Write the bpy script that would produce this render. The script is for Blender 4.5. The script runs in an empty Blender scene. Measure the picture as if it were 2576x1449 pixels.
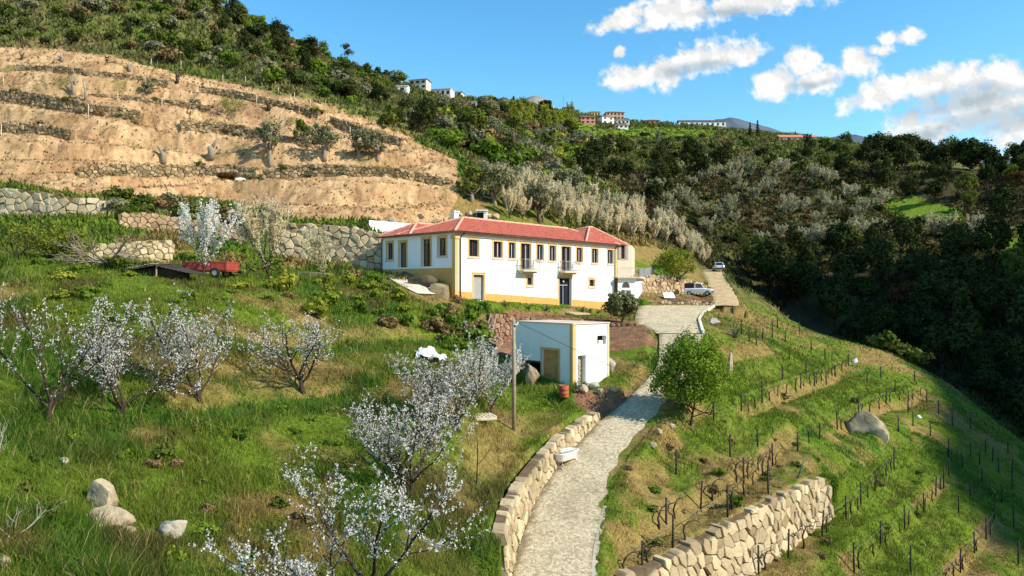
import bpy, math, random
import numpy as np
from mathutils import Vector, Matrix
random.seed(7)
RNG = np.random.default_rng(11)
SC = bpy.context.scene
COL = SC.collection
U0, V0, F = 1287.5, 735.0, 1839.0          # survey units: bearing, horizon and focal length of the view
rad = math.radians

# ------------------------------------------------------------------ mesh helpers
def mesh_np(name, V, quads=None, tris=None, mat=None, smooth=False, attrs=None):
    V = np.asarray(V, dtype=np.float32).reshape(-1, 3)
    parts = []
    nq = 0 if quads is None else len(quads)
    nt = 0 if tris is None else len(tris)
    loops = []
    if nq: loops.append(np.asarray(quads, dtype=np.int32).ravel())
    if nt: loops.append(np.asarray(tris, dtype=np.int32).ravel())
    L = np.concatenate(loops)
    starts = np.concatenate([np.arange(nq, dtype=np.int32) * 4, nq * 4 + np.arange(nt, dtype=np.int32) * 3])
    me = bpy.data.meshes.new(name)
    me.vertices.add(len(V)); me.vertices.foreach_set('co', V.ravel())
    me.loops.add(len(L)); me.loops.foreach_set('vertex_index', L)
    me.polygons.add(nq + nt); me.polygons.foreach_set('loop_start', starts)
    if smooth:
        me.polygons.foreach_set('use_smooth', np.ones(nq + nt, dtype=bool))
    else:
        me.polygons.foreach_set('use_smooth', np.zeros(nq + nt, dtype=bool))
    for k, a in (attrs or {}).items():
        a = np.asarray(a, dtype=np.float32)
        if a.ndim == 1:
            at = me.attributes.new(k, 'FLOAT', 'POINT'); at.data.foreach_set('value', a)
        else:
            at = me.attributes.new(k, 'FLOAT_COLOR', 'POINT')
            if a.shape[1] == 3: a = np.concatenate([a, np.ones((len(a), 1), np.float32)], 1)
            at.data.foreach_set('color', a.ravel())
    me.update(calc_edges=True)
    if mat: me.materials.append(mat)
    return me

class MB:
    """collects shapes, then links them as one mesh"""
    def __init__(s): s.v = []; s.q = []; s.t = []; s.n = 0
    def add(s, V, quads=(), tris=()):
        V = np.asarray(V, dtype=np.float64).reshape(-1, 3)
        if len(quads): s.q.append(np.asarray(quads, dtype=np.int64).reshape(-1, 4) + s.n)
        if len(tris): s.t.append(np.asarray(tris, dtype=np.int64).reshape(-1, 3) + s.n)
        s.v.append(V); s.n += len(V)
    def quad(s, a, b, c, d): s.add([a, b, c, d], [(0, 1, 2, 3)])
    def box(s, c, half, ax=None, taper=1.0):
        """c centre, half sizes, ax 3 unit axes"""
        c = np.asarray(c, float); ax = np.eye(3) if ax is None else np.asarray(ax, float)
        P = []
        for z in (-1, 1):
            k = 1.0 if z < 0 else taper
            for x, y in ((-1, -1), (1, -1), (1, 1), (-1, 1)):
                P.append(c + ax[0] * x * half[0] * k + ax[1] * y * half[1] * k + ax[2] * z * half[2])
        s.add(P, [(3, 2, 1, 0), (4, 5, 6, 7), (0, 1, 5, 4), (1, 2, 6, 5), (2, 3, 7, 6), (3, 0, 4, 7)])
    def bar(s, a, b, w, h=None, up=(0, 0, 1)):
        a = np.asarray(a, float); b = np.asarray(b, float); h = w if h is None else h
        d = b - a; L = np.linalg.norm(d); d = d / max(L, 1e-9)
        up = np.asarray(up, float)
        if abs(np.dot(up, d)) > 0.97: up = np.array((0, 1.0, 0))
        x = np.cross(d, up); x /= np.linalg.norm(x); y = np.cross(x, d)
        s.box((a + b) / 2, (w / 2, h / 2, L / 2), (x, y, d))
    def tube(s, pts, rads, sides=6, cap=True):
        pts = np.asarray(pts, float); n = len(pts)
        rads = np.full(n, rads, float) if np.isscalar(rads) else np.asarray(rads, float)
        V = []
        ref = np.array((0.31, 0.17, 0.93))
        for i in range(n):
            d = pts[min(i + 1, n - 1)] - pts[max(i - 1, 0)]
            d = d / max(np.linalg.norm(d), 1e-9)
            x = np.cross(d, ref)
            if np.linalg.norm(x) < 0.1: x = np.cross(d, (1, 0, 0.2))
            x /= np.linalg.norm(x); y = np.cross(d, x)
            for k in range(sides):
                a = 2 * math.pi * k / sides
                V.append(pts[i] + rads[i] * (math.cos(a) * x + math.sin(a) * y))
        Q = []
        for i in range(n - 1):
            for k in range(sides):
                k2 = (k + 1) % sides
                Q.append((i * sides + k, i * sides + k2, (i + 1) * sides + k2, (i + 1) * sides + k))
        T = []
        if cap:
            V.append(pts[0]); V.append(pts[-1])
            for k in range(sides):
                k2 = (k + 1) % sides
                T.append((n * sides, k2, k)); T.append((n * sides + 1, (n - 1) * sides + k, (n - 1) * sides + k2))
        s.add(V, Q, T)
    def lathe(s, c, prof, sides=16):
        """prof: list of (radius, z)"""
        c = np.asarray(c, float); V = []; Q = []
        for r, z in prof:
            for k in range(sides):
                a = 2 * math.pi * k / sides
                V.append(c + (r * math.cos(a), r * math.sin(a), z))
        for i in range(len(prof) - 1):
            for k in range(sides):
                k2 = (k + 1) % sides
                Q.append((i * sides + k, i * sides + k2, (i + 1) * sides + k2, (i + 1) * sides + k))
        s.add(V, Q)
    def arrays(s):
        V = np.concatenate(s.v) if s.v else np.zeros((0, 3))
        Q = np.concatenate(s.q) if s.q else None
        T = np.concatenate(s.t) if s.t else None
        return V, Q, T
    def mesh(s, name, mat, smooth=False, origin=None):
        V, Q, T = s.arrays()
        if origin is not None: V = V - np.asarray(origin, float)
        return mesh_np(name, V, Q, T, mat, smooth)
    def build(s, name, mat, parent=None, smooth=False):
        o = (0, 0, 0) if parent is None else world_of(parent)
        return link(name, s.mesh(name, mat, smooth, o), parent)

WORLD = {}
def world_of(o): return WORLD.get(o.name, (0.0, 0.0, 0.0))
def link(name, me, parent=None, loc=None):
    o = bpy.data.objects.new(name, me); COL.objects.link(o)
    if parent is not None:
        o.parent = parent
        WORLD[o.name] = world_of(parent)
    if loc is not None:
        o.location = loc
        WORLD[o.name] = tuple(np.asarray(loc, float) + (np.asarray(world_of(parent)) if parent is not None else 0))
    elif o.name not in WORLD: WORLD[o.name] = (0.0, 0.0, 0.0)
    return o
def tag(o, label=None, cat=None, group=None, kind=None):
    if label: o['label'] = label
    if cat: o['category'] = cat
    if group: o['group'] = group
    if kind: o['kind'] = kind
    return o
def thing(name, loc, label, cat, group=None, rz=0.0):
    o = bpy.data.objects.new(name, None); COL.objects.link(o)
    o.location = loc; o.rotation_euler = (0, 0, rz); o.empty_display_size = 0.2
    WORLD[o.name] = tuple(loc)
    return tag(o, label, cat, group)
def copy_tree(root, loc, rz=0.0, scale=1.0, label=None, group=None, tilt=(0, 0)):
    r = root.copy(); COL.objects.link(r); r.location = loc
    r.rotation_euler = (tilt[0], tilt[1], rz)
    r.scale = (scale, scale, scale) if np.isscalar(scale) else scale
    if label: r['label'] = label
    if group: r['group'] = group
    for ch in list(root.children):
        c = ch.copy(); COL.objects.link(c); c.parent = r
        for g in list(ch.children):
            d = g.copy(); COL.objects.link(d); d.parent = c
    return r

# ------------------------------------------------------------------ noise
def _h(ix, iy, seed):
    n = (ix.astype(np.int64) * 374761393 + iy.astype(np.int64) * 668265263 + seed * 974634777) & 0x7fffffff
    n = (n ^ (n >> 13)) * 1274126177 & 0x7fffffff
    n = n ^ (n >> 16)
    return (n & 0xffff) / 65535.0
def vnoise(x, y, seed=0):
    ix = np.floor(x); iy = np.floor(y); fx = x - ix; fy = y - iy
    fx = fx * fx * (3 - 2 * fx); fy = fy * fy * (3 - 2 * fy)
    a = _h(ix, iy, seed); b = _h(ix + 1, iy, seed); c = _h(ix, iy + 1, seed); d = _h(ix + 1, iy + 1, seed)
    return (a * (1 - fx) + b * fx) * (1 - fy) + (c * (1 - fx) + d * fx) * fy
def fbm(x, y, oct=4, seed=0, gain=0.5):
    s = 0; a = 1; t = 0
    for o in range(oct):
        s = s + a * (vnoise(x, y, seed + o * 17) - 0.5); t += a; a *= gain; x = x * 2.03 + 3.1; y = y * 2.03 + 7.7
    return s / t * 2
def sstep(a, b, x):
    t = np.clip((x - a) / (b - a), 0, 1); return t * t * (3 - 2 * t)

# ------------------------------------------------------------------ terrain
def P(u, v, Y): return np.array(((u - U0) / F * Y, Y, (V0 - v) / F * Y))
CTRL = []
def colpts(u, *pts):
    for v, Y in pts: CTRL.append((u, v, Y))
colpts(-900, (1500, 12), (1000, 20), (750, 30), (600, 40), (560, 55), (480, 66), (300, 90), (100, 120), (-150, 170), (-300, 240))
colpts(-350, (1449, 14), (1150, 18), (950, 24), (780, 32), (645, 40), (620, 55), (540, 66), (420, 78), (260, 100), (110, 128), (-30, 165), (-200, 230))
colpts(0, (1900, 10), (1449, 15), (1200, 18.5), (1065, 22), (900, 27), (760, 34), (655, 40), (648, 52), (640, 59), (530, 67), (440, 77), (330, 93), (240, 107), (135, 128), (50, 152), (-60, 180), (-160, 240), (-170, 350))
colpts(250, (1900, 10.5), (1449, 16.5), (1250, 20), (1060, 24), (900, 28.5), (760, 34), (685, 39), (675, 52), (645, 58), (540, 68), (445, 79), (330, 94), (230, 109), (150, 125), (60, 150), (-30, 180), (-90, 240), (-80, 330))
colpts(500, (1900, 11), (1449, 18), (1250, 21.5), (1015, 27), (900, 31), (780, 36), (712, 40.5), (697, 52), (660, 62), (550, 73), (455, 87), (395, 94), (300, 105), (215, 120), (120, 150), (30, 178), (0, 195), (10, 260))
colpts(750, (1900, 12), (1449, 19), (1250, 23), (1000, 30.5), (870, 36.5), (775, 42), (712, 48), (697, 58), (676, 67), (555, 74), (460, 86), (400, 94), (330, 104), (250, 118), (180, 145), (118, 190), (122, 240), (140, 330))
colpts(1000, (1900, 13), (1449, 20), (1250, 24.5), (1050, 29.5), (950, 34), (850, 44), (748, 52), (715, 60), (560, 77), (460, 88), (410, 95), (340, 108), (275, 150), (235, 220), (207, 265), (215, 330))
colpts(1150, (1900, 14), (1449, 21.5), (1250, 26), (1050, 31), (900, 42), (810, 52), (758, 60), (540, 85), (470, 92), (410, 100), (350, 135), (295, 220), (255, 310), (248, 340), (262, 420))
colpts(1300, (1900, 16), (1449, 24.6), (1300, 28), (1100, 34), (985, 41), (890, 49.5), (806, 60), (772, 66), (560, 88), (500, 97), (420, 125), (350, 190), (295, 280), (265, 350), (272, 430))
colpts(1450, (1900, 17.5), (1449, 25), (1250, 30), (1090, 36), (975, 42), (890, 49), (806, 62), (779, 72), (600, 93), (540, 108), (460, 135), (380, 200), (325, 310), (290, 390), (300, 500))
colpts(1600, (1900, 18), (1449, 25.5), (1250, 30.5), (1030, 39.5), (915, 46), (842, 52), (778, 76), (700, 88), (640, 97), (590, 108), (520, 135), (420, 200), (350, 310), (312, 400), (322, 520))
colpts(1750, (1900, 20), (1449, 27), (1330, 30), (1180, 35), (1065, 39), (915, 46), (842, 53), (768, 79), (735, 90), (690, 103), (650, 116), (640, 125), (655, 142), (610, 165), (520, 200), (430, 255), (360, 325), (320, 400), (332, 540))
colpts(1900, (1900, 24), (1449, 31), (1250, 33.5), (1100, 41), (960, 50), (850, 62), (785, 84), (740, 98), (810, 115), (770, 135), (650, 168), (540, 208), (420, 268), (348, 345), (338, 440))
colpts(2050, (1900, 24.5), (1449, 32), (1300, 36.5), (1120, 43), (1000, 53), (905, 67), (838, 86), (920, 105), (840, 130), (650, 168), (540, 208), (420, 258), (362, 315), (352, 420))
colpts(2250, (1900, 25), (1449, 33), (1290, 40), (1180, 48), (1050, 57), (930, 71), (893, 80), (1000, 100), (920, 120), (700, 152), (560, 192), (450, 232), (390, 275), (385, 340))
colpts(2400, (1900, 26.5), (1449, 36.6), (1290, 44), (1200, 50), (1100, 57), (1005, 68), (975, 75), (1100, 92), (1000, 110), (750, 142), (600, 172), (480, 207), (415, 248), (405, 290), (425, 350))
colpts(2575, (1900, 28), (1449, 40), (1320, 46), (1200, 56), (1115, 70), (1220, 86), (1070, 102), (800, 127), (640, 152), (520, 187), (445, 222), (425, 252), (440, 320))
colpts(3100, (1900, 30), (1500, 44), (1400, 56), (1330, 70), (1250, 86), (980, 104), (700, 125), (500, 150), (350, 180), (280, 220), (300, 300))
colpts(3800, (1900, 34), (1600, 46), (1450, 60), (1150, 78), (820, 98), (500, 120), (250, 150), (100, 190), (100, 260))
for u in (-900, -350, 0, 250, 500, 750, 1000, 1150, 1300, 1450, 1600, 1750, 1900, 2050, 2250, 2400, 2575, 3100, 3800):
    CTRL.append((u, 560, 900)); CTRL.append((u, 690, 2500)); CTRL.append((u, 2600, 6.0))
CT = np.array(CTRL, float)
SU, SL = 1 / 300.0, 1 / 0.22
_cx = CT[:, 0] * SU; _cy = np.log(CT[:, 2]) * SL
def _phi(dx, dy): return np.sqrt(dx * dx + dy * dy + 0.09)
_A = _phi(_cx[:, None] - _cx[None], _cy[:, None] - _cy[None])
_n = len(CT)
_M = np.zeros((_n + 3, _n + 3)); _M[:_n, :_n] = _A - np.eye(_n) * 0.015
_M[:_n, _n] = 1; _M[:_n, _n + 1] = _cx; _M[:_n, _n + 2] = _cy; _M[_n:, :_n] = _M[:_n, _n:].T
_W = np.linalg.solve(_M, np.concatenate([CT[:, 1], np.zeros(3)]))
def base_z(x, y):
    x = np.asarray(x, float); y = np.maximum(np.asarray(y, float), 4.0)
    sh = np.broadcast(x, y).shape
    x = np.broadcast_to(x, sh).ravel(); y = np.broadcast_to(y, sh).ravel()
    out = np.empty(len(x))
    for i in range(0, len(x), 60000):
        X = x[i:i + 60000]; Y = y[i:i + 60000]
        u = np.clip(U0 + F * X / Y, -1600, 4600)
        a = (u * SU).astype(np.float32); b = (np.log(Y) * SL).astype(np.float32)
        K = _phi(a[:, None] - _cx[None].astype(np.float32), b[:, None] - _cy[None].astype(np.float32))
        v = K @ _W[:_n].astype(np.float32) + _W[_n] + _W[_n + 1] * a + _W[_n + 2] * b
        out[i:i + 60000] = (V0 - v) * Y / F
    return out.reshape(sh)

# a stamp shapes the ground along a line: (points xy, lower z, upper z, reach, kind)
STAMPS = []
def near_line(x, y, pts):
    """distance, signed side (+ = left of travel) and parameter (vertex index) of the closest point"""
    best = np.full(x.shape, 1e9); side = np.zeros(x.shape); par = np.zeros(x.shape)
    for i in range(len(pts) - 1):
        ax, ay = pts[i][:2]; bx, by = pts[i + 1][:2]
        dx, dy = bx - ax, by - ay; L2 = dx * dx + dy * dy + 1e-9
        t = np.clip(((x - ax) * dx + (y - ay) * dy) / L2, 0, 1)
        ex = x - (ax + t * dx); ey = y - (ay + t * dy)
        d = np.sqrt(ex * ex + ey * ey)
        m = d < best
        best = np.where(m, d, best)
        side = np.where(m, np.sign(dx * (y - ay) - dy * (x - ax)), side)
        par = np.where(m, i + t, par)
    return best, side, par
def zat(par, zs):
    return np.interp(par, np.arange(len(zs)), zs)
def apply_stamps(x, y, z):
    for st in STAMPS:
        pts = st['pts']; R = st['reach']
        xs = [p[0] for p in pts]; ys = [p[1] for p in pts]
        m = (x > min(xs) - R) & (x < max(xs) + R) & (y > min(ys) - R) & (y < max(ys) + R)
        if not m.any(): continue
        X, Y = x[m], y[m]
        d, s, par = near_line(X, Y, pts)
        if st['kind'] == 'wall':
            # endpoints fade
            n = len(pts) - 1
            endf = sstep(0, st['endf'], par) * sstep(0, st['endf'], n - par) if st['endf'] > 0 else 1.0
            tgt = np.where(s * st['up'] > 0, zat(par, st['hi']), zat(par, st['lo']))
            sd = d * s * st['up']
            sf = st.get('soft', 0.0); lean = np.clip((sd - 0.22 + sf * .35) / (0.35 + sf), 0, 1)
            tgt = zat(par, st['lo']) * (1 - lean) + zat(par, st['hi']) * lean
            w = 1 - sstep(R * 0.35, R, d)
            w = w * (0.25 + 0.75 * endf) * (d < R)
            z[m] = z[m] * (1 - w) + tgt * w
        else:
            hw = zat(par, st['hw'])
            w = 1 - sstep(hw + st['flat'], hw + st['flat'] + R * 0.6, d)
            if st.get('open'): w = w * (par > 1e-6) * (par < len(pts) - 1 - 1e-6)
            z[m] = z[m] * (1 - w) + zat(par, st['lo']) * w
    return z
def base_hit(u, v, Yg):
    """distance at which a sight line meets the unterraced slope, near the guess Yg"""
    Y = np.linspace(Yg * 0.8, Yg * 1.25, 300); g = base_z((u - U0) / F * Y, Y) - (V0 - v) / F * Y
    k = np.nonzero((g[:-1] <= 0) & (g[1:] > 0))[0]
    if not len(k): return Yg
    k = k[np.argmin(np.abs(Y[k] - Yg))]; return float(Y[k])
def stamp_wall(rows, reach=4.0, up=1, endf=0.3, auto=False):
    """rows: (u, v_base, v_top, Y)"""
    pts, lo, hi = [], [], []
    if auto: rows = [(u, vb, vt, base_hit(u, (vb + vt) / 2, Y)) for u, vb, vt, Y in rows]
    for u, vb, vt, Y in rows:
        p = P(u, vb, Y); pts.append((p[0], p[1])); lo.append(p[2]); hi.append((V0 - vt) / F * (Y + 0.25))
    STAMPS.append(dict(kind='wall', pts=pts, lo=lo, hi=hi, reach=reach, up=up, endf=endf))
    return dict(pts=pts, lo=lo, hi=hi)
def stamp_flat(pts, zs, hw, reach=3.0, flat=0.3, open_ends=False):
    hw = [hw] * len(pts) if np.isscalar(hw) else hw
    STAMPS.append(dict(kind='flat', pts=pts, lo=zs, hw=hw, reach=reach, flat=flat, open=open_ends))
def terrace_steps(x, y, z):
    """old cultivation terraces: the bare slope climbs in steps"""
    u = U0 + F * x / np.maximum(y, 4)
    w = sstep(75, 82, y) * (1 - sstep(116, 130, y)) * (1 - sstep(1000, 1150, u))
    m = w > 0
    if not m.any(): return z
    X, Y, Z = x[m], y[m], z[m]
    t = Z / 3.1 + 0.55 * fbm(X * 0.05, Y * 0.05, 2, 77) + 0.10 * fbm(X * 0.4, Y * 0.4, 2, 78); f = t - np.floor(t)
    off = 3.1 * ((0.30 * f + 0.70 * sstep(0.62, 0.92, f)) - f)
    z = z.copy(); z[m] = Z + off * w[m] * 0.9
    return z
def height(x, y, fine=True):
    x = np.asarray(x, float); y = np.asarray(y, float)
    sh = np.broadcast(x, y).shape
    x = np.broadcast_to(x, sh).ravel(); y = np.broadcast_to(y, sh).ravel()
    z = terrace_steps(x, y, base_z(x, y))
    z = apply_stamps(x, y, z)
    return z.reshape(sh)
def h1(x, y): return float(height(np.array([x]), np.array([y]))[0])
_YM = np.exp(np.linspace(math.log(9), math.log(900), 1400))
def hit(u, v):
    """where the sight line of a survey bearing meets the ground"""
    X = (u - U0) / F * _YM; Z = (V0 - v) / F * _YM
    g = height(X, _YM) - Z
    if not (g > 0).any():      # just above the crest: stand on it
        k = int(np.argmax(g - 1e3 * (_YM < 60))); return np.array((X[k], _YM[k], Z[k] + g[k]))
    k = np.argmax(g > 0)
    if k == 0: k = len(_YM) - 1 if g[0] <= 0 else 1
    t = g[k - 1] / (g[k - 1] - g[k] + 1e-12); t = min(max(t, 0), 1)
    Y = _YM[k - 1] * (1 - t) + _YM[k] * t
    return np.array(((u - U0) / F * Y, Y, (V0 - v) / F * Y))
def onground(u, v):
    p = hit(u, v); p[2] = h1(p[0], p[1]); return p
# ------------------------------------------------------------------ road and paving lines (survey bearings)
ROAD_Y = [20, 25, 30, 35, 40, 46, 52]; ROAD_Z = [-10.85, -9.7, -8.55, -7.4, -6.2, -4.6, -3.0]
PLZ_Y = [52, 60, 66, 72, 78]; PLZ_Z = [-3.0, -2.62, -2.3, -1.9, -1.45]
DIRT_Y = [78, 84, 90, 97, 104, 112]; DIRT_Z = [-1.45, -0.75, 0.2, 1.5, 2.7, 3.4]
def vOf(Y, z): return V0 - F * z / Y
def edge(tab, v):
    t = sorted(tab, key=lambda p: p[1]); return np.interp(v, [p[1] for p in t], [p[0] for p in t])
ROAD_L = [(1262, 1700), (1290, 1449), (1297, 1400), (1325, 1320), (1352, 1250), (1397, 1185), (1440, 1129), (1472, 1098), (1508, 1060), (1532, 1042), (1582, 999), (1622, 960), (1648, 930), (1658, 900), (1657, 845)]
ROAD_R = [(1488, 1700), (1492, 1449), (1495, 1387), (1507, 1324), (1527, 1249), (1550, 1192), (1590, 1137), (1635, 1087), (1672, 1050), (1692, 1020), (1722, 970), (1742, 920), (1762, 870), (1769, 842)]
PLZ_L = [(1657, 843), (1640, 832), (1596, 812), (1598, 790), (1606, 770), (1614, 752)]
PLZ_R = [(1769, 843), (1764, 830), (1757, 804), (1766, 790), (1783, 778), (1797, 769)]
DIRT_L = [(1792, 771), (1795, 751), (1792, 727), (1772, 687), (1770, 678)]
DIRT_R = [(1860, 768), (1857, 757), (1846, 738), (1832, 714), (1814, 687), (1812, 676)]
def strip(Ys, Zs, Lt, Rt, n=None):
    """centre points, half widths, and dense cross sections of a paved strip"""
    out = []
    yy = np.linspace(Ys[0], Ys[-1], int((Ys[-1] - Ys[0]) / 0.35) + 1)
    for Y in yy:
        z = np.interp(Y, Ys, Zs); v = vOf(Y, z)
        l = (edge(Lt, v) - U0) / F * Y; r = (edge(Rt, v) - U0) / F * Y
        out.append((l, r, Y, z))
    return out
ROAD_S = strip(ROAD_Y, ROAD_Z, ROAD_L, ROAD_R)
PLZ_S = strip(PLZ_Y, PLZ_Z, PLZ_L, PLZ_R)
DIRT_S = strip(DIRT_Y, DIRT_Z, DIRT_L, DIRT_R)
def stamp_strip(S, reach, extra=0.1, step=4):
    sel = S[::step] + [S[-1]]
    stamp_flat([((l + r) / 2, Y) for l, r, Y, z in sel], [z for *_, z in sel], [(r - l) / 2 * 0.93 + extra for l, r, Y, z in sel], reach, 0.2, True)

# ------------------------------------------------------------------ house frame
HC = np.array((-4.82, 62.0)); HA = np.array((math.sin(rad(42)), math.cos(rad(42)))); HB = np.array((-HA[1], HA[0]))
def hp(a, b, z=0.0):
    q = HC + HA * a + HB * b; return np.array((q[0], q[1], z))
def front_d(u):
    k = (u - U0) / F; return (k * HC[1] - HC[0]) / (HA[0] - k * HA[1])
def left_d(u):
    k = (u - U0) / F; return (k * HC[1] - HC[0]) / (HB[0] - k * HB[1])

# terraces of the bare slope and other walls:  (u, v base, v top, Y)
WALLS = {}; VLINES = []
def addwall(key, rows, **k): WALLS[key] = stamp_wall(rows, **k); return WALLS[key]
# earth banks of the vineyard rows: (u, v, Y) of the row, height of the bank below it
VROWS = [([(2148, 1437, 33), (2215, 1377, 36.5), (2275, 1332, 39.5), (2322, 1290, 42.5), (2353, 1250, 45.5), (2376, 1215, 48)], 1.1),
         ([(2340, 1500, 34), (2415, 1440, 37), (2451, 1392, 40), (2480, 1357, 42.5), (2510, 1312, 46)], 0.9),
         ([(1560, 1330, 29), (1675, 1320, 31), (1761, 1279, 33.5), (1870, 1214, 37), (1950, 1140, 41), (2000, 1090, 45)], 0.9),
         ([(1864, 1034, 45), (1917, 1014, 48), (2013, 977, 55), (2048, 965, 58), (2100, 945, 62), (2133, 917, 66)], 1.3),
         ([(2106, 1082, 50), (2160, 1050, 53), (2228, 1014, 58), (2283, 1010, 62), (2330, 985, 66)], 1.4)]
for rows_, hb in VROWS:
    rr = []
    for u, v, Y in rows_:
        Y2 = base_hit(u, v, Y); z = (V0 - v) / F * Y2; rr.append((u, V0 - F * (z - hb * .5) / Y2, V0 - F * (z + hb * .5) / (Y2 + .25), Y2))
    st = stamp_wall(rr, reach=2.6, endf=0.6); STAMPS[-1]['soft'] = 0.5
    VLINES.append(STAMPS[-1])

addwall('f_low', [(195, 452, 420, 88.5), (270, 451, 415, 88.5), (350, 450, 414, 88.5), (500, 449, 416, 88.7), (570, 452, 412, 88.7), (645, 455, 420, 89)], auto=True, reach=6)
addwall('f_bank', [(660, 452, 425, 89.5), (760, 450, 412, 90), (850, 448, 412, 90.5), (1000, 450, 422, 91), (1140, 475, 452, 91.5)], auto=True, reach=6)
addwall('f_mid', [(452, 335, 300, 102), (510, 342, 302, 102), (560, 346, 305, 102), (620, 352, 318, 102), (700, 364, 338, 101), (780, 372, 350, 100)], auto=True, reach=6)
addwall('f_green', [(-120, 250, 205, 107), (0, 262, 224, 107), (60, 270, 230, 107), (115, 280, 238, 107), (175, 290, 248, 107), (230, 298, 262, 107), (290, 306, 266, 107), (350, 314, 276, 107)], auto=True, reach=6)
addwall('f_small', [(-100, 330, 300, 99), (0, 342, 306, 99), (90, 348, 310, 99), (180, 354, 326, 99)], auto=True, reach=6)
addwall('f_upper', [(225, 250, 236, 111), (300, 258, 237, 111), (400, 272, 247, 111), (470, 280, 256, 111), (530, 288, 268, 111)], auto=True, reach=6)
addwall('f_rubble', [(40, 188, 160, 117), (150, 193, 166, 117), (220, 200, 175, 117), (320, 210, 186, 117), (420, 226, 200, 117)], auto=True, reach=6)
addwall('f_right', [(500, 240, 216, 116), (580, 252, 226, 116), (650, 264, 240, 115), (740, 284, 262, 114), (800, 300, 280, 113)], auto=True, reach=6)
addwall('f_east', [(830, 318, 292, 110), (900, 345, 315, 108), (960, 360, 332, 106), (1010, 372, 348, 105)], auto=True, reach=6)
addwall('s_upper', [(-150, 550, 462, 66), (0, 556, 470, 66), (60, 557, 475, 66.5), (130, 556, 490, 67), (210, 552, 497, 67.5), (295, 548, 502, 68)], auto=True, reach=4, endf=0.2)
addwall('s_rubble', [(300, 590, 535, 68.5), (380, 592, 533, 69), (450, 596, 548, 69.5), (560, 610, 562, 70), (680, 640, 565, 70.5)], auto=True, reach=3)
addwall('s_lower', [(180, 664, 620, 57.5), (240, 668, 612, 57.5), (300, 670, 612, 57.7), (370, 670, 606, 58), (440, 668, 604, 58.5)], auto=True, reach=3.5, endf=0.2)
addwall('s_big', [(690, 650, 562, 70.5), (760, 662, 560, 70.5), (830, 670, 566, 70.3), (900, 680, 571, 70), (960, 690, 590, 69.7), (985, 692, 600, 69.5)], reach=3.5, endf=0.0)
# wall on the uphill side of the lane
_rows = []
for Y, hgt in ((24.0, 2.0), (25, 1.95), (26.5, 1.75), (28, 1.55), (29.5, 1.35), (31, 1.2), (32.5, 1.08), (34, 0.95), (35.5, 0.8), (37, 0.62), (38.2, 0.4)):
    z = np.interp(Y, ROAD_Y, ROAD_Z); v = vOf(Y, z); u = edge(ROAD_L, v) - 10
    _rows.append((u, v, V0 - F * (z + hgt) / (Y + 0.25), Y))
addwall('lane', _rows, reach=2.2, endf=0.0)
# vineyard wall
addwall('vine', [(1560, 1500, 1440, 25.8), (1660, 1500, 1412, 27), (1760, 1485, 1360, 28.7), (1890, 1447, 1287, 31), (1931, 1412, 1267, 32), (1981, 1382, 1242, 33.4), (2030, 1345, 1217, 35.2), (2068, 1318, 1194, 36.6), (2096, 1299, 1206, 37.2)], reach=2.6, endf=0.0)
# garden bank before the house, wall by the parked truck
addwall('garden', [(1238, 880, 786, 53.5), (1300, 865, 790, 55.5), (1380, 850, 800, 57), (1450, 842, 800, 58), (1530, 838, 806, 58.5), (1600, 838, 812, 58)], reach=2.2, endf=0.0)
addwall('truck', [(1612, 741, 690, 86), (1660, 742, 690, 87.5), (1700, 742, 694, 89), (1745, 741, 705, 91), (1785, 738, 716, 93)], reach=3, endf=0.0)

# grass banks under the cherry trees and the level track on the bare slope
GBANK = []
for rows_, hb in (([(380, 1022, 26.5), (500, 1016, 27), (620, 1002, 29), (700, 990, 30), (850, 980, 31.5), (985, 1005, 31)], 1.1), ([(560, 850, 37), (760, 862, 38), (900, 852, 42), (1060, 842, 47), (1200, 850, 52)], 1.2)):
    rr = []
    for u, v, Y in rows_:
        Y2 = base_hit(u, v, Y); z = (V0 - v) / F * Y2; rr.append((u, V0 - F * (z - hb * .6) / Y2, V0 - F * (z + hb * .4) / (Y2 + .25), Y2))
    stamp_wall(rr, reach=3.4, endf=0.8); STAMPS[-1]['soft'] = 1.2; GBANK.append(STAMPS[-1])
_tk = [(u, v, base_hit(u, v, 86)) for u, v in ((330, 474), (460, 468), (600, 460), (760, 459), (900, 461), (1020, 468), (1120, 482))]
stamp_flat([tuple(P(*q)[:2]) for q in _tk], [P(*q)[2] for q in _tk], 1.3, 2.2, 0.2)

# ground beside the house
_f = [(1150, 757, 0), (1300, 772, 0), (1420, 778, 0), (1545, 784, 0)]
_pf, _zf = [], []
for u, v, _ in _f:
    d = front_d(u); q = hp(d, -1.3); _pf.append((q[0], q[1])); _zf.append((V0 - v) / F * q[1])
stamp_flat(_pf, _zf, 1.3, 2.0, 0.2)
stamp_flat([tuple(hp(4, 4)[:2]), tuple(hp(21, 4)[:2])], [-0.6, -1.6], 3.6, 1.5, 0.2)
stamp_flat([tuple(hp(-1.6, 1.2)[:2]), tuple(hp(-1.6, 10)[:2])], [0.55, 1.65], 1.5, 1.4, 0.2)
stamp_strip(ROAD_S, 1.3); stamp_strip(PLZ_S, 1.8); stamp_strip(DIRT_S, 2.0)
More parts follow.
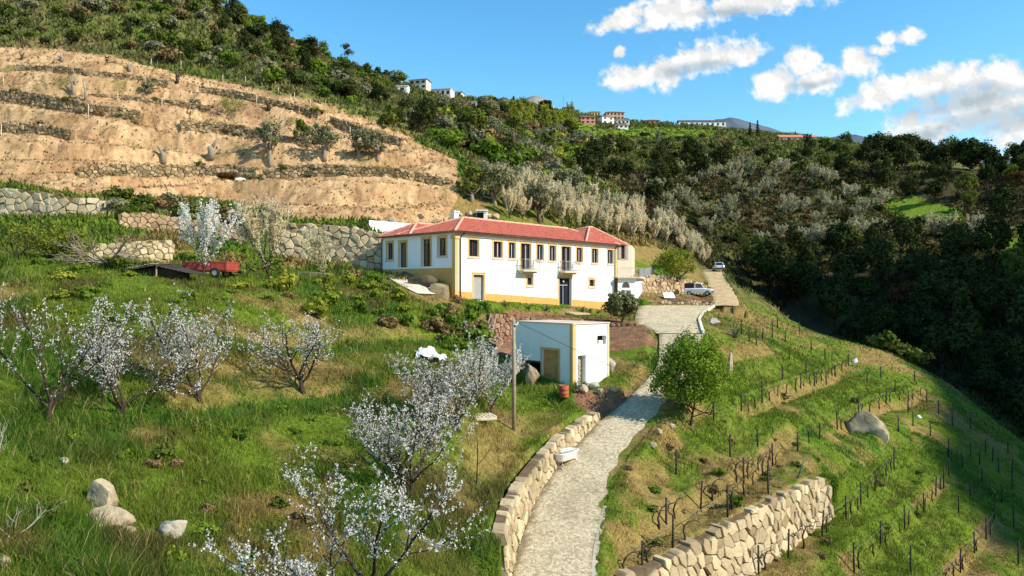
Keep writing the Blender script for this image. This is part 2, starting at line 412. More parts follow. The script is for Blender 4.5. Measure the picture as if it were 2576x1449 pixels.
# terrace of the little outbuilding
SC0 = np.array((3.49, 42.0)); SA = np.array((math.sin(rad(50)), math.cos(rad(50)))); SB = np.array((-SA[1], SA[0]))
def sp(a, b, z=0.0):
    q = SC0 + SA * a + SB * b; return np.array((q[0], q[1], z))
stamp_flat([tuple(sp(0.8, -1.0)[:2]), tuple(sp(-1.2, 0)[:2]), tuple(sp(-1.2, 4)[:2])], [-5.45, -5.45, -5.5], 1.0, 1.6, 0.2)
stamp_flat([tuple(sp(1.5, 1.0)[:2]), tuple(sp(1.5, 4.5)[:2])], [-5.3, -5.0], 1.6, 1.0, 0.1)

# ------------------------------------------------------------------ land cover (as seen in survey bearings, kept on the ground)
def inpoly(u, v, poly):
    r = np.zeros(u.shape, bool); n = len(poly); j = n - 1
    for i in range(n):
        xi, yi = poly[i]; xj, yj = poly[j]
        c = ((yi > v) != (yj > v)) & (u < (xj - xi) * (v - yi) / (yj - yi + 1e-12) + xi)
        r ^= c; j = i
    return r
SOIL = [(-900, 60), (0, 118), (130, 124), (270, 138), (450, 186), (600, 214), (720, 240), (830, 268), (930, 305), (1000, 332), (1060, 362), (1152, 408), (1150, 495), (1120, 560), (1020, 575), (930, 556), (850, 552), (760, 548), (640, 525), (460, 497), (290, 496), (130, 482), (40, 462), (-900, 420)]
REDSOIL = [[(1235, 792), (1300, 784), (1400, 792), (1560, 800), (1600, 815), (1650, 845), (1650, 880), (1590, 885), (1535, 880), (1240, 885)], [(1612, 735), (1690, 742), (1790, 745), (1790, 765), (1690, 765), (1615, 748)], [(1440, 975), (1530, 965), (1600, 985), (1545, 1035), (1490, 1040), (1430, 1010)]]
ORCH = [(1160, 500), (1300, 470), (1700, 560), (1880, 640), (1780, 655), (1590, 605), (1450, 575), (1250, 545)]
MEADOW = [[(2180, 500), (2300, 495), (2420, 530), (2430, 560), (2330, 560), (2220, 530)], [(2480, 580), (2600, 560), (2600, 640), (2500, 620)], [(1480, 330), (1640, 320), (1800, 330), (1800, 345), (1480, 352)], [(1290, 290), (1500, 300), (1500, 340), (1290, 330)]]
def cover(x, y, z):
    """soil, dry, redsoil, scrub, lush weights"""
    u = U0 + F * x / y; v = V0 - F * z / y
    w1 = fbm(x * 0.35, y * 0.35, 3, 5) * 9 * (60 / np.maximum(y, 20)); w2 = fbm(x * 0.35, y * 0.35, 3, 9) * 9 * (60 / np.maximum(y, 20))
    uu, vv = u + w1, v + w2
    soil = inpoly(uu, vv, SOIL) & (y > 60) & (y < 150)
    red = np.zeros(u.shape, bool)
    for p in REDSOIL: red |= inpoly(uu + w1 * .8, vv + w2 * .8, p)
    red &= (y > 30) & (y < 100)
    orch = inpoly(uu, vv, ORCH) & (y > 75) & (y < 135)
    mead = np.zeros(u.shape, bool)
    for p in MEADOW: mead |= inpoly(uu, vv, p) & (y > 120)
    scrub = sstep(100, 116, y) * (~soil) * (~mead)
    edge_v = (u > 1800) & (y > 88); scrub = np.maximum(scrub, edge_v * (~mead))
    n = fbm(x * 0.16, y * 0.16, 4, 21); n2 = fbm(x * 0.5, y * 0.5, 3, 33)
    dry = sstep(0.16, 0.5, n + n2 * 0.45 - 0.12 * (u < 1000) * (v > 1000) + 0.30 * sstep(1480, 1560, u) * (1 - sstep(1850, 2150, u)) + .10 * (u > 2000))
    # the drier strips the photograph shows: mid bank, lane verges, vine rows
    dry = np.maximum(dry, sstep(0.3, 0.9, np.exp(-((u - 600) / 420) ** 2 - ((v - 905) / 55) ** 2) * (y > 25) + n2 * 0.35) * 0.9)
    dry = np.maximum(dry, sstep(0.35, 0.85, np.exp(-((u - 1230) / 120) ** 2 - ((v - 1150) / 150) ** 2) * (y < 45) + n2 * 0.4) * 0.9)
    dry = np.maximum(dry, sstep(0.35, 0.85, np.exp(-((u - 1640) / 110) ** 2 - ((v - 1270) / 110) ** 2) * (y < 45) + n2 * 0.4) * 0.85)
    vl = np.zeros(u.shape)
    for st in VLINES:
        m = (x > min(p[0] for p in st['pts']) - 4) & (x < max(p[0] for p in st['pts']) + 4) & (y > min(p[1] for p in st['pts']) - 4) & (y < max(p[1] for p in st['pts']) + 4)
        if not m.any(): continue
        d, s_, par = near_line(x[m], y[m], st['pts']); d = d * s_
        dd = dry[m]; dd = np.maximum(dd, (1 - sstep(0.2, 0.55, np.abs(d - 0.1))) * (0.75 + n2[m] * .4)); dd = np.where((d > .7) & (d < 3.2), dd * .25, dd); dry[m] = np.clip(dd, 0, 1)
        vl[m] = np.maximum(vl[m], (d > .6) & (d < 3.4))
    gb = np.zeros(u.shape)
    for st in GBANK:
        m = (x > min(p[0] for p in st['pts']) - 4) & (x < max(p[0] for p in st['pts']) + 4) & (y > min(p[1] for p in st['pts']) - 4) & (y < max(p[1] for p in st['pts']) + 4)
        if not m.any(): continue
        d, s_, par = near_line(x[m], y[m], st['pts']); d = d * s_
        gb[m] = np.maximum(gb[m], (1 - sstep(.2, 2.6, -d)) * (d < .3)); dry[m] = np.clip(dry[m] + .75 * (d > .3) * (1 - sstep(1.5, 3.6, d)) * sstep(-.3, .3, n2[m]) - gb[m], 0, 1)
    rmix = sstep(1480, 1600, u) * (y < 80); dry = np.clip(dry + rmix * .5 * sstep(-.05, .35, fbm(x * 1.1, y * 1.1, 4, 151)) * (1 - vl * .7), 0, 1)
    ta = sstep(1540, 1580, u) * (1 - sstep(2020, 2080, u)) * sstep(1130, 1170, v) * (y > 26) * (y < 46); dry = np.clip(dry + ta * .8 * sstep(-.4, .15, fbm(x * .9, y * .9, 4, 161)), 0, 1)
    lush = (gb * .9 + vl * .8 + sstep(0.0, 0.35, fbm(x * 0.22 + 9, y * 0.22, 3, 44))) * (1 - dry); lush = np.clip(lush, 0, 1)
    return dict(soil=soil.astype(float), red=red.astype(float), scrub=scrub.astype(float), dry=dry, lush=lush, orch=orch.astype(float), mead=mead.astype(float), tread=vl, u=u, v=v)
C_SOIL = np.array((0.62, 0.405, 0.205)); C_SOIL2 = np.array((0.41, 0.245, 0.118)); C_RED = np.array((0.27, 0.145, 0.08))
C_GRASS = np.array((0.130, 0.190, 0.019)); C_LUSH = np.array((0.060, 0.140, 0.015)); C_DRY = np.array((0.30, 0.20, 0.075)); C_SCRUB = np.array((0.145, 0.125, 0.045))
def mixc(a, b, w): return a * (1 - w[:, None]) + b * w[:, None]
def ground_colour(x, y, z, c=None):
    c = cover(x, y, z) if c is None else c
    col = np.tile(C_GRASS, (len(x), 1))
    col = mixc(col, C_LUSH, c['lush'] * 0.9); col = mixc(col, C_DRY, c['dry'] * 0.85)
    col = mixc(col, np.array((0.14, 0.20, 0.018)), c['tread'] * (1 - c['dry']) * .75)
    col = mixc(col, C_DRY * 0.8, c['orch'] * 0.45)
    bn = sstep(0.12, 0.5, fbm(x * 0.33 + 40, y * 0.33, 4, 131)) * (c['u'] < 1300) * (y < 60); col = mixc(col, np.array((0.105, 0.085, 0.030)), bn * .8)
    sn = sstep(-0.25, 0.4, fbm(x * 0.09, y * 0.09, 4, 61))
    col = mixc(col, C_SCRUB * np.array((1.0, 1.15, 1.0)), c['scrub'] * (0.75 + 0.25 * sn))
    cloud_shade = (c['u'] > 1560) * (c['v'] > 425) * (y > 112) * (1 - c['mead']); col = mixc(col, np.array((0.062, 0.050, 0.024)), cloud_shade * (.55 + .45 * sn))  # cloud shadow painted as dark brown into the ground of the valley slope
    col = mixc(col, C_GRASS * 1.25, c['mead'])
    sc2 = sstep(-.1, .45, fbm(x * .06 + 3, y * .06, 4, 181)) * c['scrub'] * (c['u'] < 1300); col = mixc(col, np.array((0.30, 0.21, 0.095)), sc2 * .6)
    st = sstep(-0.45, 0.55, fbm(x * 0.3, y * 0.3, 4, 71) + .5 * fbm(x * 1.3, y * 1.3, 3, 72))
    so = C_SOIL[None] * st[:, None] + C_SOIL2[None] * (1 - st[:, None])
    gr = sstep(0.28, 0.55, fbm(x * 0.25, y * 0.25, 4, 83))
    so = mixc(so, np.array((0.17, 0.15, 0.04)), gr * 0.7)
    col = mixc(col, so, c['soil'])
    col = mixc(col, C_RED * 1.0, c['red'])
    sp = fbm(x * 2.2, y * 2.2, 3, 171); col = col * (1 - (c['soil'] * .45 * sstep(.18, .45, sp) + (1 - c['soil']) * .25 * sstep(.1, .5, sp)))[:, None]
    return col
def rough_z(x, y, c):
    f1 = fbm(x * 0.9, y * 0.9, 4, 3); f2 = fbm(x * 2.6, y * 2.6, 3, 13)
    a = 0.10 * (1 - c['soil']) + 0.26 * c['soil'] + 0.25 * c['scrub']
    return f1 * a + f2 * 0.07 * (1 + c['soil'] * 1.2)
PAVED = []
def paved_mask(x, y):
    m = np.zeros(x.shape, bool)
    for S in (ROAD_S, PLZ_S, DIRT_S):
        Y = np.array([s[2] for s in S]); L = np.array([s[0] for s in S]); R = np.array([s[1] for s in S])
        m |= (y > Y[0] - 0.2) & (y < Y[-1] + 0.2) & (x > np.interp(y, Y, L) - 0.08) & (x < np.interp(y, Y, R) + 0.08)
    return m
# ------------------------------------------------------------------ materials
def nodes(name):
    m = bpy.data.materials.new(name); m.use_nodes = True
    nt = m.node_tree; b = nt.nodes['Principled BSDF']
    b.inputs['Roughness'].default_value = 0.9; b.inputs['Specular IOR Level'].default_value = 0.15
    return m, nt, b
def nd(nt, typ, ins=None, **props):
    n = nt.nodes.new(typ)
    for k, v in props.items(): setattr(n, k, v)
    for k, v in (ins or {}).items():
        if hasattr(v, 'node'): nt.links.new(v, n.inputs[k])
        else: n.inputs[k].default_value = v
    return n
def mixrgb(nt, a, b, f, mode='MIX'):
    n = nt.nodes.new('ShaderNodeMix'); n.data_type = 'RGBA'; n.blend_type = mode
    for s, v in ((6, a), (7, b), (0, f)):
        if hasattr(v, 'node'): nt.links.new(v, n.inputs[s])
        else: n.inputs[s].default_value = (*v, 1.0) if (s != 0 and len(v) == 3) else v
    return n.outputs[2]
def noise(nt, scale, detail=4, rough=0.55, coord=None, dim='3D'):
    n = nd(nt, 'ShaderNodeTexNoise', {'Scale': scale, 'Detail': detail, 'Roughness': rough})
    if coord is not None: nt.links.new(coord, n.inputs['Vector'])
    return n.outputs['Fac']
def ramp(nt, fac, stops):
    r = nt.nodes.new('ShaderNodeValToRGB'); nt.links.new(fac, r.inputs[0]); e = r.color_ramp.elements
    while len(e) < len(stops): e.new(0.5)
    for i, (p, c) in enumerate(stops):
        e[i].position = p; e[i].color = (*c, 1.0) if len(c) == 3 else c
    return r.outputs[0]
def maprange(nt, v, a, b, c, d):
    n = nd(nt, 'ShaderNodeMapRange', {'From Min': a, 'From Max': b, 'To Min': c, 'To Max': d}); nt.links.new(v, n.inputs['Value']); return n.outputs[0]
def bump(nt, bsdf, h, strength=0.4, dist=0.05):
    n = nd(nt, 'ShaderNodeBump', {'Strength': strength, 'Distance': dist}); nt.links.new(h, n.inputs['Height']); nt.links.new(n.outputs[0], bsdf.inputs['Normal'])
def wpos(nt): return nd(nt, 'ShaderNodeNewGeometry').outputs['Position']
def plain(name, col, rough=0.8, var=0.12, scale=3.0, spec=0.2, metal=0.0, bmp=0.0, dark=None):
    m, nt, b = nodes(name)
    c = nd(nt, 'ShaderNodeTexCoord').outputs['Object']
    f = noise(nt, scale, 5, 0.6, c)
    lo = tuple(x * (1 - var) for x in col) if dark is None else dark
    hi = tuple(min(1, x * (1 + var)) for x in col)
    r = ramp(nt, f, [(0.3, lo), (0.7, hi)])
    nt.links.new(r, b.inputs['Base Color'])
    b.inputs['Roughness'].default_value = rough; b.inputs['Specular IOR Level'].default_value = spec; b.inputs['Metallic'].default_value = metal
    if bmp: bump(nt, b, noise(nt, scale * 6, 4, 0.6, c), bmp, 0.03)
    return m
def ground_mat():
    m, nt, b = nodes('ground')
    p = wpos(nt)
    a = nd(nt, 'ShaderNodeAttribute', attribute_name='cover').outputs['Color']
    f1 = noise(nt, 1.6, 6, 0.65, p); f2 = noise(nt, 9.0, 5, 0.7, p)
    k = nd(nt, 'ShaderNodeMath', operation='MULTIPLY'); nt.links.new(maprange(nt, f1, 0.25, 0.75, 0.62, 1.3), k.inputs[0]); nt.links.new(maprange(nt, f2, 0.28, 0.72, 0.45, 1.45), k.inputs[1])
    cm = nd(nt, 'ShaderNodeCombineColor'); [nt.links.new(k.outputs[0], cm.inputs[i]) for i in range(3)]
    c = mixrgb(nt, a, cm.outputs[0], 1.0, 'MULTIPLY')
    nt.links.new(c, b.inputs['Base Color']); b.inputs['Roughness'].default_value = 1.0; b.inputs['Specular IOR Level'].default_value = 0.05
    bump(nt, b, f2, 0.9, 0.12)
    return m
def leaf_mat(name, c1, c2, trans=0.25, objvar=0.3, spec=0.04):
    m, nt, b = nodes(name)
    g = nd(nt, 'ShaderNodeNewGeometry').outputs['Random Per Island']
    o = nd(nt, 'ShaderNodeObjectInfo').outputs['Random']
    c = mixrgb(nt, c1, c2, g)
    hs = nd(nt, 'ShaderNodeHueSaturation', {'Saturation': 1.0})
    nt.links.new(c, hs.inputs['Color']); nt.links.new(maprange(nt, o, 0, 1, 1 - objvar, 1 + objvar), hs.inputs['Value'])
    nt.links.new(maprange(nt, o, 0, 1, 0.5 + objvar * 0.07, 0.5 - objvar * 0.07), hs.inputs['Hue'])
    out = nt.nodes['Material Output']
    b.inputs['Roughness'].default_value = 0.8; b.inputs['Specular IOR Level'].default_value = spec
    nt.links.new(hs.outputs[0], b.inputs['Base Color'])
    if trans > 0:
        t = nd(nt, 'ShaderNodeBsdfTranslucent'); nt.links.new(hs.outputs[0], t.inputs['Color'])
        mx = nd(nt, 'ShaderNodeMixShader', {0: trans}); nt.links.new(b.outputs[0], mx.inputs[1]); nt.links.new(t.outputs[0], mx.inputs[2])
        nt.links.new(mx.outputs[0], out.inputs['Surface'])
    return m
M_GROUND = ground_mat()

# ------------------------------------------------------------------ the ground: one sheet out to the far hills
_us = np.concatenate([np.linspace(-1500, -80, 70, endpoint=False), np.arange(-80, 2660, 4.0), np.linspace(2660, 4400, 90)])
_ys = np.concatenate([np.linspace(4, 14, 14, endpoint=False), np.exp(np.arange(math.log(14), math.log(130), 0.0045)), np.exp(np.arange(math.log(130), math.log(450), 0.011)), np.exp(np.linspace(math.log(450), math.log(6000), 30))])
GU, GY = np.meshgrid(_us, _ys)
GX = (GU - U0) / F * GY
_x, _y = GX.ravel(), GY.ravel()
GZ = height(_x, _y)
_c = cover(_x, _y, GZ)
_pv = paved_mask(_x, _y)
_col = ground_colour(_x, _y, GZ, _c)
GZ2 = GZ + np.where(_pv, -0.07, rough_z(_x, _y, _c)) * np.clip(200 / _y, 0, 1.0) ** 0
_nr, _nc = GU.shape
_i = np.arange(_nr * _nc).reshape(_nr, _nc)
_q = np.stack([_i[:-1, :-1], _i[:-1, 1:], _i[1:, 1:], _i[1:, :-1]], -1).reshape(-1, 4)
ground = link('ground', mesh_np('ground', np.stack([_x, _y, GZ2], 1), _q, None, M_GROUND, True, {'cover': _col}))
tag(ground, kind='structure')
# ------------------------------------------------------------------ stone walls
def stone_mat(name, c1, c2, c3, moss=0.25):
    m, nt, b = nodes(name)
    g = nd(nt, 'ShaderNodeNewGeometry'); p = g.outputs['Position']
    c = ramp(nt, g.outputs['Random Per Island'], [(0.0, c1), (0.5, c2), (1.0, c3)])
    f = noise(nt, 2.2, 6, 0.65, p); f2 = noise(nt, 11, 5, 0.7, p)
    c = mixrgb(nt, c, tuple(x * 0.45 for x in c2), maprange(nt, f2, 0.5, 0.8, 0, 0.75))
    c = mixrgb(nt, c, tuple(x * .55 for x in c3), maprange(nt, noise(nt, 0.9, 5, 0.7, p), 0.5, 0.7, 0, 0.45))
    c = mixrgb(nt, c, (0.10, 0.10, 0.035), maprange(nt, f, 0.55, 0.75, 0, moss))
    nt.links.new(c, b.inputs['Base Color']); b.inputs['Roughness'].default_value = 0.95; b.inputs['Specular IOR Level'].default_value = 0.1
    bump(nt, b, f2, 0.7, 0.05)
    return m
M_STONE = stone_mat('pale granite', (0.62, 0.50, 0.30), (0.48, 0.38, 0.23), (0.33, 0.25, 0.14), 0.35)
M_STONE_B = stone_mat('warm granite', (0.50, 0.37, 0.22), (0.40, 0.28, 0.16), (0.30, 0.20, 0.12), 0.35)
M_STONE_F = stone_mat('field stone', (0.46, 0.34, 0.19), (0.29, 0.205, 0.11), (0.13, 0.10, 0.05), 0.6)
M_STONE_R = stone_mat('red earth stone', (0.36, 0.22, 0.14), (0.27, 0.15, 0.09), (0.20, 0.11, 0.07), 0.2)
M_MORTAR = plain('earth between stones', (0.13, 0.095, 0.055), 1.0, 0.3, 4.0, 0.05)
def clip_poly(poly, nx, ny, c):
    out = []
    for i in range(len(poly)):
        p, q = poly[i], poly[(i + 1) % len(poly)]
        dp = p[0] * nx + p[1] * ny - c; dq = q[0] * nx + q[1] * ny - c
        if dp <= 0: out.append(p)
        if (dp < 0 < dq) or (dq < 0 < dp):
            t = dp / (dp - dq); out.append((p[0] + (q[0] - p[0]) * t, p[1] + (q[1] - p[1]) * t))
    return out
def rubble_cells(L, H, s, rng, flat=1.35):
    """irregular stones that fill L x H(s); yields polygons in wall coordinates"""
    sx, sy = s * flat, s
    nx, ny = int(L / sx) + 2, int(max(H(x) for x in np.linspace(0, L, 12)) / sy) + 3
    pts = {}
    for j in range(-1, ny):
        for i in range(-1, nx + 1):
            k = 0.5 * (j % 2)
            pts[(i, j)] = ((i + k + rng.uniform(-0.36, 0.36)) * sx, (j + 0.5 + rng.uniform(-0.34, 0.34)) * sy)
    wt = {k: rng.uniform(-.22, .30) * s * s for k in pts}
    for (i, j), (cx, cy) in pts.items():
        if cx < -sx * 0.2 or cx > L + sx * 0.2: continue
        if cy > H(min(max(cx, 0), L)) - sy * 0.15 or cy < -sy * 0.3: continue
        poly = [(cx - sx * 1.2, cy - sy * 1.2), (cx + sx * 1.2, cy - sy * 1.2), (cx + sx * 1.2, cy + sy * 1.2), (cx - sx * 1.2, cy + sy * 1.2)]
        for dj in (-2, -1, 0, 1, 2):
            for di in (-2, -1, 0, 1, 2):
                q = pts.get((i + di, j + dj))
                if q is None or (di == 0 and dj == 0): continue
                ex, ey = q[0] - cx, q[1] - cy
                poly = clip_poly(poly, ex, ey, ex * (cx + q[0]) / 2 + ey * (cy + q[1]) / 2 + (wt[(i, j)] - wt[(i + di, j + dj)]) / 2)
                if len(poly) < 3: break
            if len(poly) < 3: break
        if len(poly) >= 3: xx = min(max(cx, .3), L - .3); sl_ = (H(xx + .3) - H(xx - .3)) / .6; poly = clip_poly(poly, -sl_, 1, H(xx) - sl_ * xx + rng.uniform(-.16, .10) * s)
        if len(poly) >= 3: yield (cx, cy), poly
def stone_wall(name, W, label, stone, mat, lean=0.12, depth=0.5, seed=1, bulge=0.06, group=None, lift=0.0, mort=M_MORTAR, gap=0.022):
    rng = random.Random(seed)
    pts = np.array(W['pts'], float); lo = np.array(W['lo']) ; hi = np.array(W['hi']) + lift
    seg = np.concatenate([[0], np.cumsum(np.linalg.norm(np.diff(pts, axis=0), axis=1))]); L = seg[-1]
    tx = lambda s: np.array((np.interp(s, seg, pts[:, 0]), np.interp(s, seg, pts[:, 1])))
    zl = lambda s: float(np.interp(s, seg, lo)) - 0.25
    zh = lambda s: float(np.interp(s, seg, hi))
    def at(s, t, d):
        e = 0.3
        s = min(max(s, 0), L)
        tg = tx(min(s + e, L)) - tx(max(s - e, 0)); tg /= np.linalg.norm(tg)
        n = np.array((tg[1], -tg[0]))
        q = tx(s) + n * (d + 0.12 - lean * t)
        return (q[0], q[1], zl(s) + t)
    mb = MB()
    for (cx, cy), poly in rubble_cells(L, lambda s: zh(s) - zl(s), stone, rng):
        d = rng.uniform(-0.5, 1.0) * bulge; n = len(poly); V = []
        tx_, ty_ = rng.uniform(-.16, .16), rng.uniform(-.16, .16); gx_ = gap * rng.uniform(.4, 2.2)
        for k, dd in ((1.0, -depth), (1.0 - gx_ / stone, d - 0.03), (0.90 - gx_ / stone, d + bulge * 0.45)):
            for p in poly:
                jx = cx + (p[0] - cx) * k; jy = cy + (p[1] - cy) * k; dd_ = dd + ((p[0] - cx) * tx_ + (p[1] - cy) * ty_ if dd > -depth else 0)
                V.append(at(jx, jy, dd_ + rng.uniform(-0.018, 0.018)))
        V.append(at(cx + rng.uniform(-.1, .1) * stone, cy + rng.uniform(-.1, .1) * stone, d + bulge * rng.uniform(0.4, 0.9)))
        Q = []; T = []
        for r in range(2):
            for i in range(n):
                j = (i + 1) % n; Q.append((r * n + i, r * n + j, (r + 1) * n + j, (r + 1) * n + i))
        for i in range(n): T.append((2 * n + i, 2 * n + (i + 1) % n, 3 * n))
        mb.add(V, Q, T)
    m0 = len(pts) // 2
    root = thing(name, (pts[m0][0], pts[m0][1], lo[m0]), label, 'wall', group)
    mb.build('stonework', mat, root)
    bk = MB(); ss = np.linspace(0, L, max(8, int(L / 0.6)))
    V = []; Q = []
    for i, s in enumerate(ss):
        hh = zh(s) - zl(s) - 0.06
        V += [at(s, -0.2, -0.05 - bulge * 0.6), at(s, hh * 0.97, -0.05 - bulge * 0.6), at(s, hh * 0.99, -depth)]
    for i in range(len(ss) - 1):
        Q += [(i * 3, i * 3 + 3, i * 3 + 4, i * 3 + 1), (i * 3 + 1, i * 3 + 4, i * 3 + 5, i * 3 + 2)]
    bk.add(V, Q); bk.build('earth_core', mort, root)
    return root
g = 'dry stone terrace walls on the bare slope'
stone_wall('retaining_wall', WALLS['lane'], 'pale granite retaining wall curving along the uphill side of the cobbled lane', 0.34, M_STONE, 0.1, 0.4, 3, 0.035, lift=0.03)
stone_wall('retaining_wall', WALLS['vine'], 'sunlit stone retaining wall of angular blocks below the vineyard terrace', 0.42, M_STONE, 0.14, 0.5, 4, 0.045, lift=0.0)
stone_wall('retaining_wall', WALLS['s_big'], 'tall wall of big pale boulders running up to the shaded side of the farmhouse', 0.62, M_STONE, 0.08, 0.6, 5, 0.12)
stone_wall('retaining_wall', WALLS['s_upper'], 'long grey boulder wall under the tilled slope above the bare fig trees', 0.6, stone_mat('grey granite', (0.52, 0.45, 0.30), (0.42, 0.35, 0.22), (0.30, 0.25, 0.15), 0.4), 0.1, 0.6, 6, 0.12)
stone_wall('retaining_wall', WALLS['s_lower'], 'low pale stone wall behind the bare spreading fig tree', 0.42, M_STONE, 0.1, 0.5, 7, 0.1)
stone_wall('retaining_wall', WALLS['s_rubble'], 'crumbling rubble wall with brambles between two blossoming cherry trees', 0.45, M_STONE_B, 0.14, 0.6, 8, 0.1)
stone_wall('retaining_wall', WALLS['truck'], 'squared stone retaining wall behind the parked white off-roader', 0.45, stone_mat('tan blocks', (0.56, 0.42, 0.26), (0.48, 0.34, 0.20), (0.38, 0.25, 0.15), 0.1), 0.06, 0.5, 9, 0.05)
stone_wall('garden_wall', WALLS['garden'], 'reddish rubble bank wall between the farmhouse garden and the small outbuilding', 0.34, M_STONE_R, 0.14, 0.5, 10, 0.07)
for k, lab, sd in (('f_low', 'mossy dry stone terrace wall just above the tilled track, with a dark notch at one end', 11), ('f_bank', 'brushy terrace bank of loose stone below the row of olive trees', 12),
                   ('f_mid', 'short dry stone terrace wall above the tall cut olive stump', 13), ('f_green', 'dark overgrown terrace wall with a pale post standing before it', 14),
                   ('f_small', 'low overgrown terrace wall under the dark overgrown one', 15), ('f_upper', 'thin terrace wall of small stones under the grey shrub', 16),
                   ('f_rubble', 'topmost rubble terrace wall below the standing person', 17), ('f_right', 'brown terrace wall below the upper edge fence of the tilled slope', 18), ('f_east', 'terrace wall of loose stones above the grey olive trees', 19)):
    stone_wall('terrace_wall', WALLS[k], lab, 0.40, M_STONE_F, 0.12, 0.6, sd, 0.12, g)
# low kerb wall in front of the parked truck
def free_wall(name, rows, h, label, stone, mat, **k):
    pts = []; lo = []; hi = []
    for u, v, Y in rows:
        p = P(u, v, Y); pts.append((p[0], p[1])); lo.append(p[2]); hi.append(p[2] + h)
    return stone_wall(name, dict(pts=pts, lo=lo, hi=hi), label, stone, mat, **k)
free_wall('low_wall', [(1662, 766, 79.2), (1700, 768, 79.2), (1745, 769, 79.3), (1797, 770, 79.4)], 0.55, 'low pale stone wall edging the paved yard below the parked off-roader', 0.3, M_STONE, lean=0.0, depth=0.45, seed=21, bulge=0.04)

# ------------------------------------------------------------------ lane, yard and dirt road
def cobble_mat(name, base, scale, gapd=0.5):
    m, nt, b = nodes(name)
    p = wpos(nt)
    vo = nd(nt, 'ShaderNodeTexVoronoi', {'Scale': scale, 'Randomness': 0.85}); nt.links.new(p, vo.inputs['Vector'])
    ve = nd(nt, 'ShaderNodeTexVoronoi', {'Scale': scale, 'Randomness': 0.85}, feature='DISTANCE_TO_EDGE'); nt.links.new(p, ve.inputs['Vector'])
    sep = nd(nt, 'ShaderNodeSeparateColor'); nt.links.new(vo.outputs['Color'], sep.inputs[0])
    c = ramp(nt, sep.outputs[0], [(0.0, tuple(x * 0.62 for x in base)), (0.5, base), (1.0, tuple(min(1, x * 1.25) for x in base))])
    c = mixrgb(nt, c, tuple(x * 0.33 for x in base), maprange(nt, ve.outputs['Distance'], 0.0, 0.09, gapd, 0.0))
    f = noise(nt, 0.5, 6, 0.7, p)
    c = mixrgb(nt, c, (0.22, 0.17, 0.09), maprange(nt, f, 0.48, 0.75, 0.0, 0.6))
    at = nd(nt, 'ShaderNodeAttribute', attribute_name='side').outputs['Fac']
    ed = nd(nt, 'ShaderNodeMath', operation='ADD'); nt.links.new(at, ed.inputs[0]); nt.links.new(maprange(nt, noise(nt, 1.1, 6, 0.7, p), 0.3, 0.7, -.35, .35), ed.inputs[1])
    c = mixrgb(nt, c, (0.16, 0.125, 0.06), maprange(nt, ed.outputs[0], 0.62, 1.0, 0.0, 0.85))
    nt.links.new(c, b.inputs['Base Color']); b.inputs['Roughness'].default_value = 0.9
    bump(nt, b, ve.outputs['Distance'], 0.5, 0.04)
    return m
M_COB = cobble_mat('granite cobbles', (0.50, 0.42, 0.275), 11.0)
M_YARD = cobble_mat('pale paving blocks', (0.55, 0.455, 0.29), 6.0, 0.3)
M_DIRT = plain('packed dirt', (0.46, 0.34, 0.19), 1.0, 0.3, 1.6, 0.05, 0, 0.6)
M_CONC = plain('concrete', (0.55, 0.49, 0.39), 0.9, 0.15, 1.5, 0.15, 0, 0.2)
def pave(name, S, mat, lift=0.0, n=10, rough=0.012, ragged=0.0):
    V = []; Q = []; A_s = []
    for l, r, Y, z in S:
        if ragged: l = l - ragged * (1 + float(fbm(np.array([Y * .9]), np.array([1.0]), 3, 7)[0])); r = r + ragged * (1 + float(fbm(np.array([Y * .9]), np.array([9.0]), 3, 7)[0]))
        for i in range(n + 1):
            x = l + (r - l) * i / n
            A_s.append(abs(2 * i / n - 1) ** 2 * (1.0 if 2 * i < n else .75)); V.append((x, Y, z + lift + rough * math.sin(x * 3.1 + Y * 1.7) + 0.03 * (1 - (2 * i / n - 1) ** 2) - (0.10 if ragged and i in (0, n) else 0)))
    for j in range(len(S) - 1):
        for i in range(n): Q.append((j * (n + 1) + i, j * (n + 1) + i + 1, (j + 1) * (n + 1) + i + 1, (j + 1) * (n + 1) + i))
    o = link(name, mesh_np(name, V, Q, None, mat, True, {'side': A_s})); return tag(o, kind='structure')
pave('road', ROAD_S, M_COB, 0.01)
pave('yard_pavement', PLZ_S, M_YARD, 0.015, 14)
pave('dirt_road', DIRT_S, M_DIRT, 0.0, 12, 0.02, 0.25)
def ribbon_bar(name, pts, w, h, mat, label=None, cat=None, zoff=0.0):
    mb = MB(); pts = [np.array(p, float) for p in pts]
    for a, b in zip(pts[:-1], pts[1:]): mb.bar(a + (0, 0, zoff), b + (0, 0, zoff), w, h)
    o = mb.build(name, mat)
    if label: tag(o, label, cat)
    else: tag(o, kind='structure')
    return o
M_KERB = plain('kerb stone', (0.66, 0.60, 0.47), 0.9, 0.12, 2.0)
ribbon_bar('kerb', [(s[1] + 0.05, s[2], s[3] + 0.04) for s in PLZ_S[::3]] , 0.22, 0.22, M_KERB)
ribbon_bar('kerb', [(s[1] + 0.04, s[2], s[3] - 0.075) for s in ROAD_S[6:-28:3]], 0.2, 0.2, plain('weathered kerb', (0.42, 0.37, 0.26), 0.95, 0.3, 3.0))
_s = ROAD_S[-1]
_mb = MB(); _mb.bar((_s[0] - 0.1, _s[2] + 0.15, _s[3] + 0.03), (_s[1] + 0.1, _s[2] + 0.15, _s[3] + 0.03), 0.22, 0.06)
for i in range(40):
    x = _s[0] + (_s[1] - _s[0]) * (i + 0.5) / 40; _mb.box((x, _s[2] + 0.15, _s[3] + 0.067), (0.02, 0.1, 0.006))
tag(_mb.build('drain_grate', plain('dark iron', (0.05, 0.045, 0.04), 0.7, 0.2)), 'dark iron drain grate across the lane where the paved yard begins', 'drain grate')
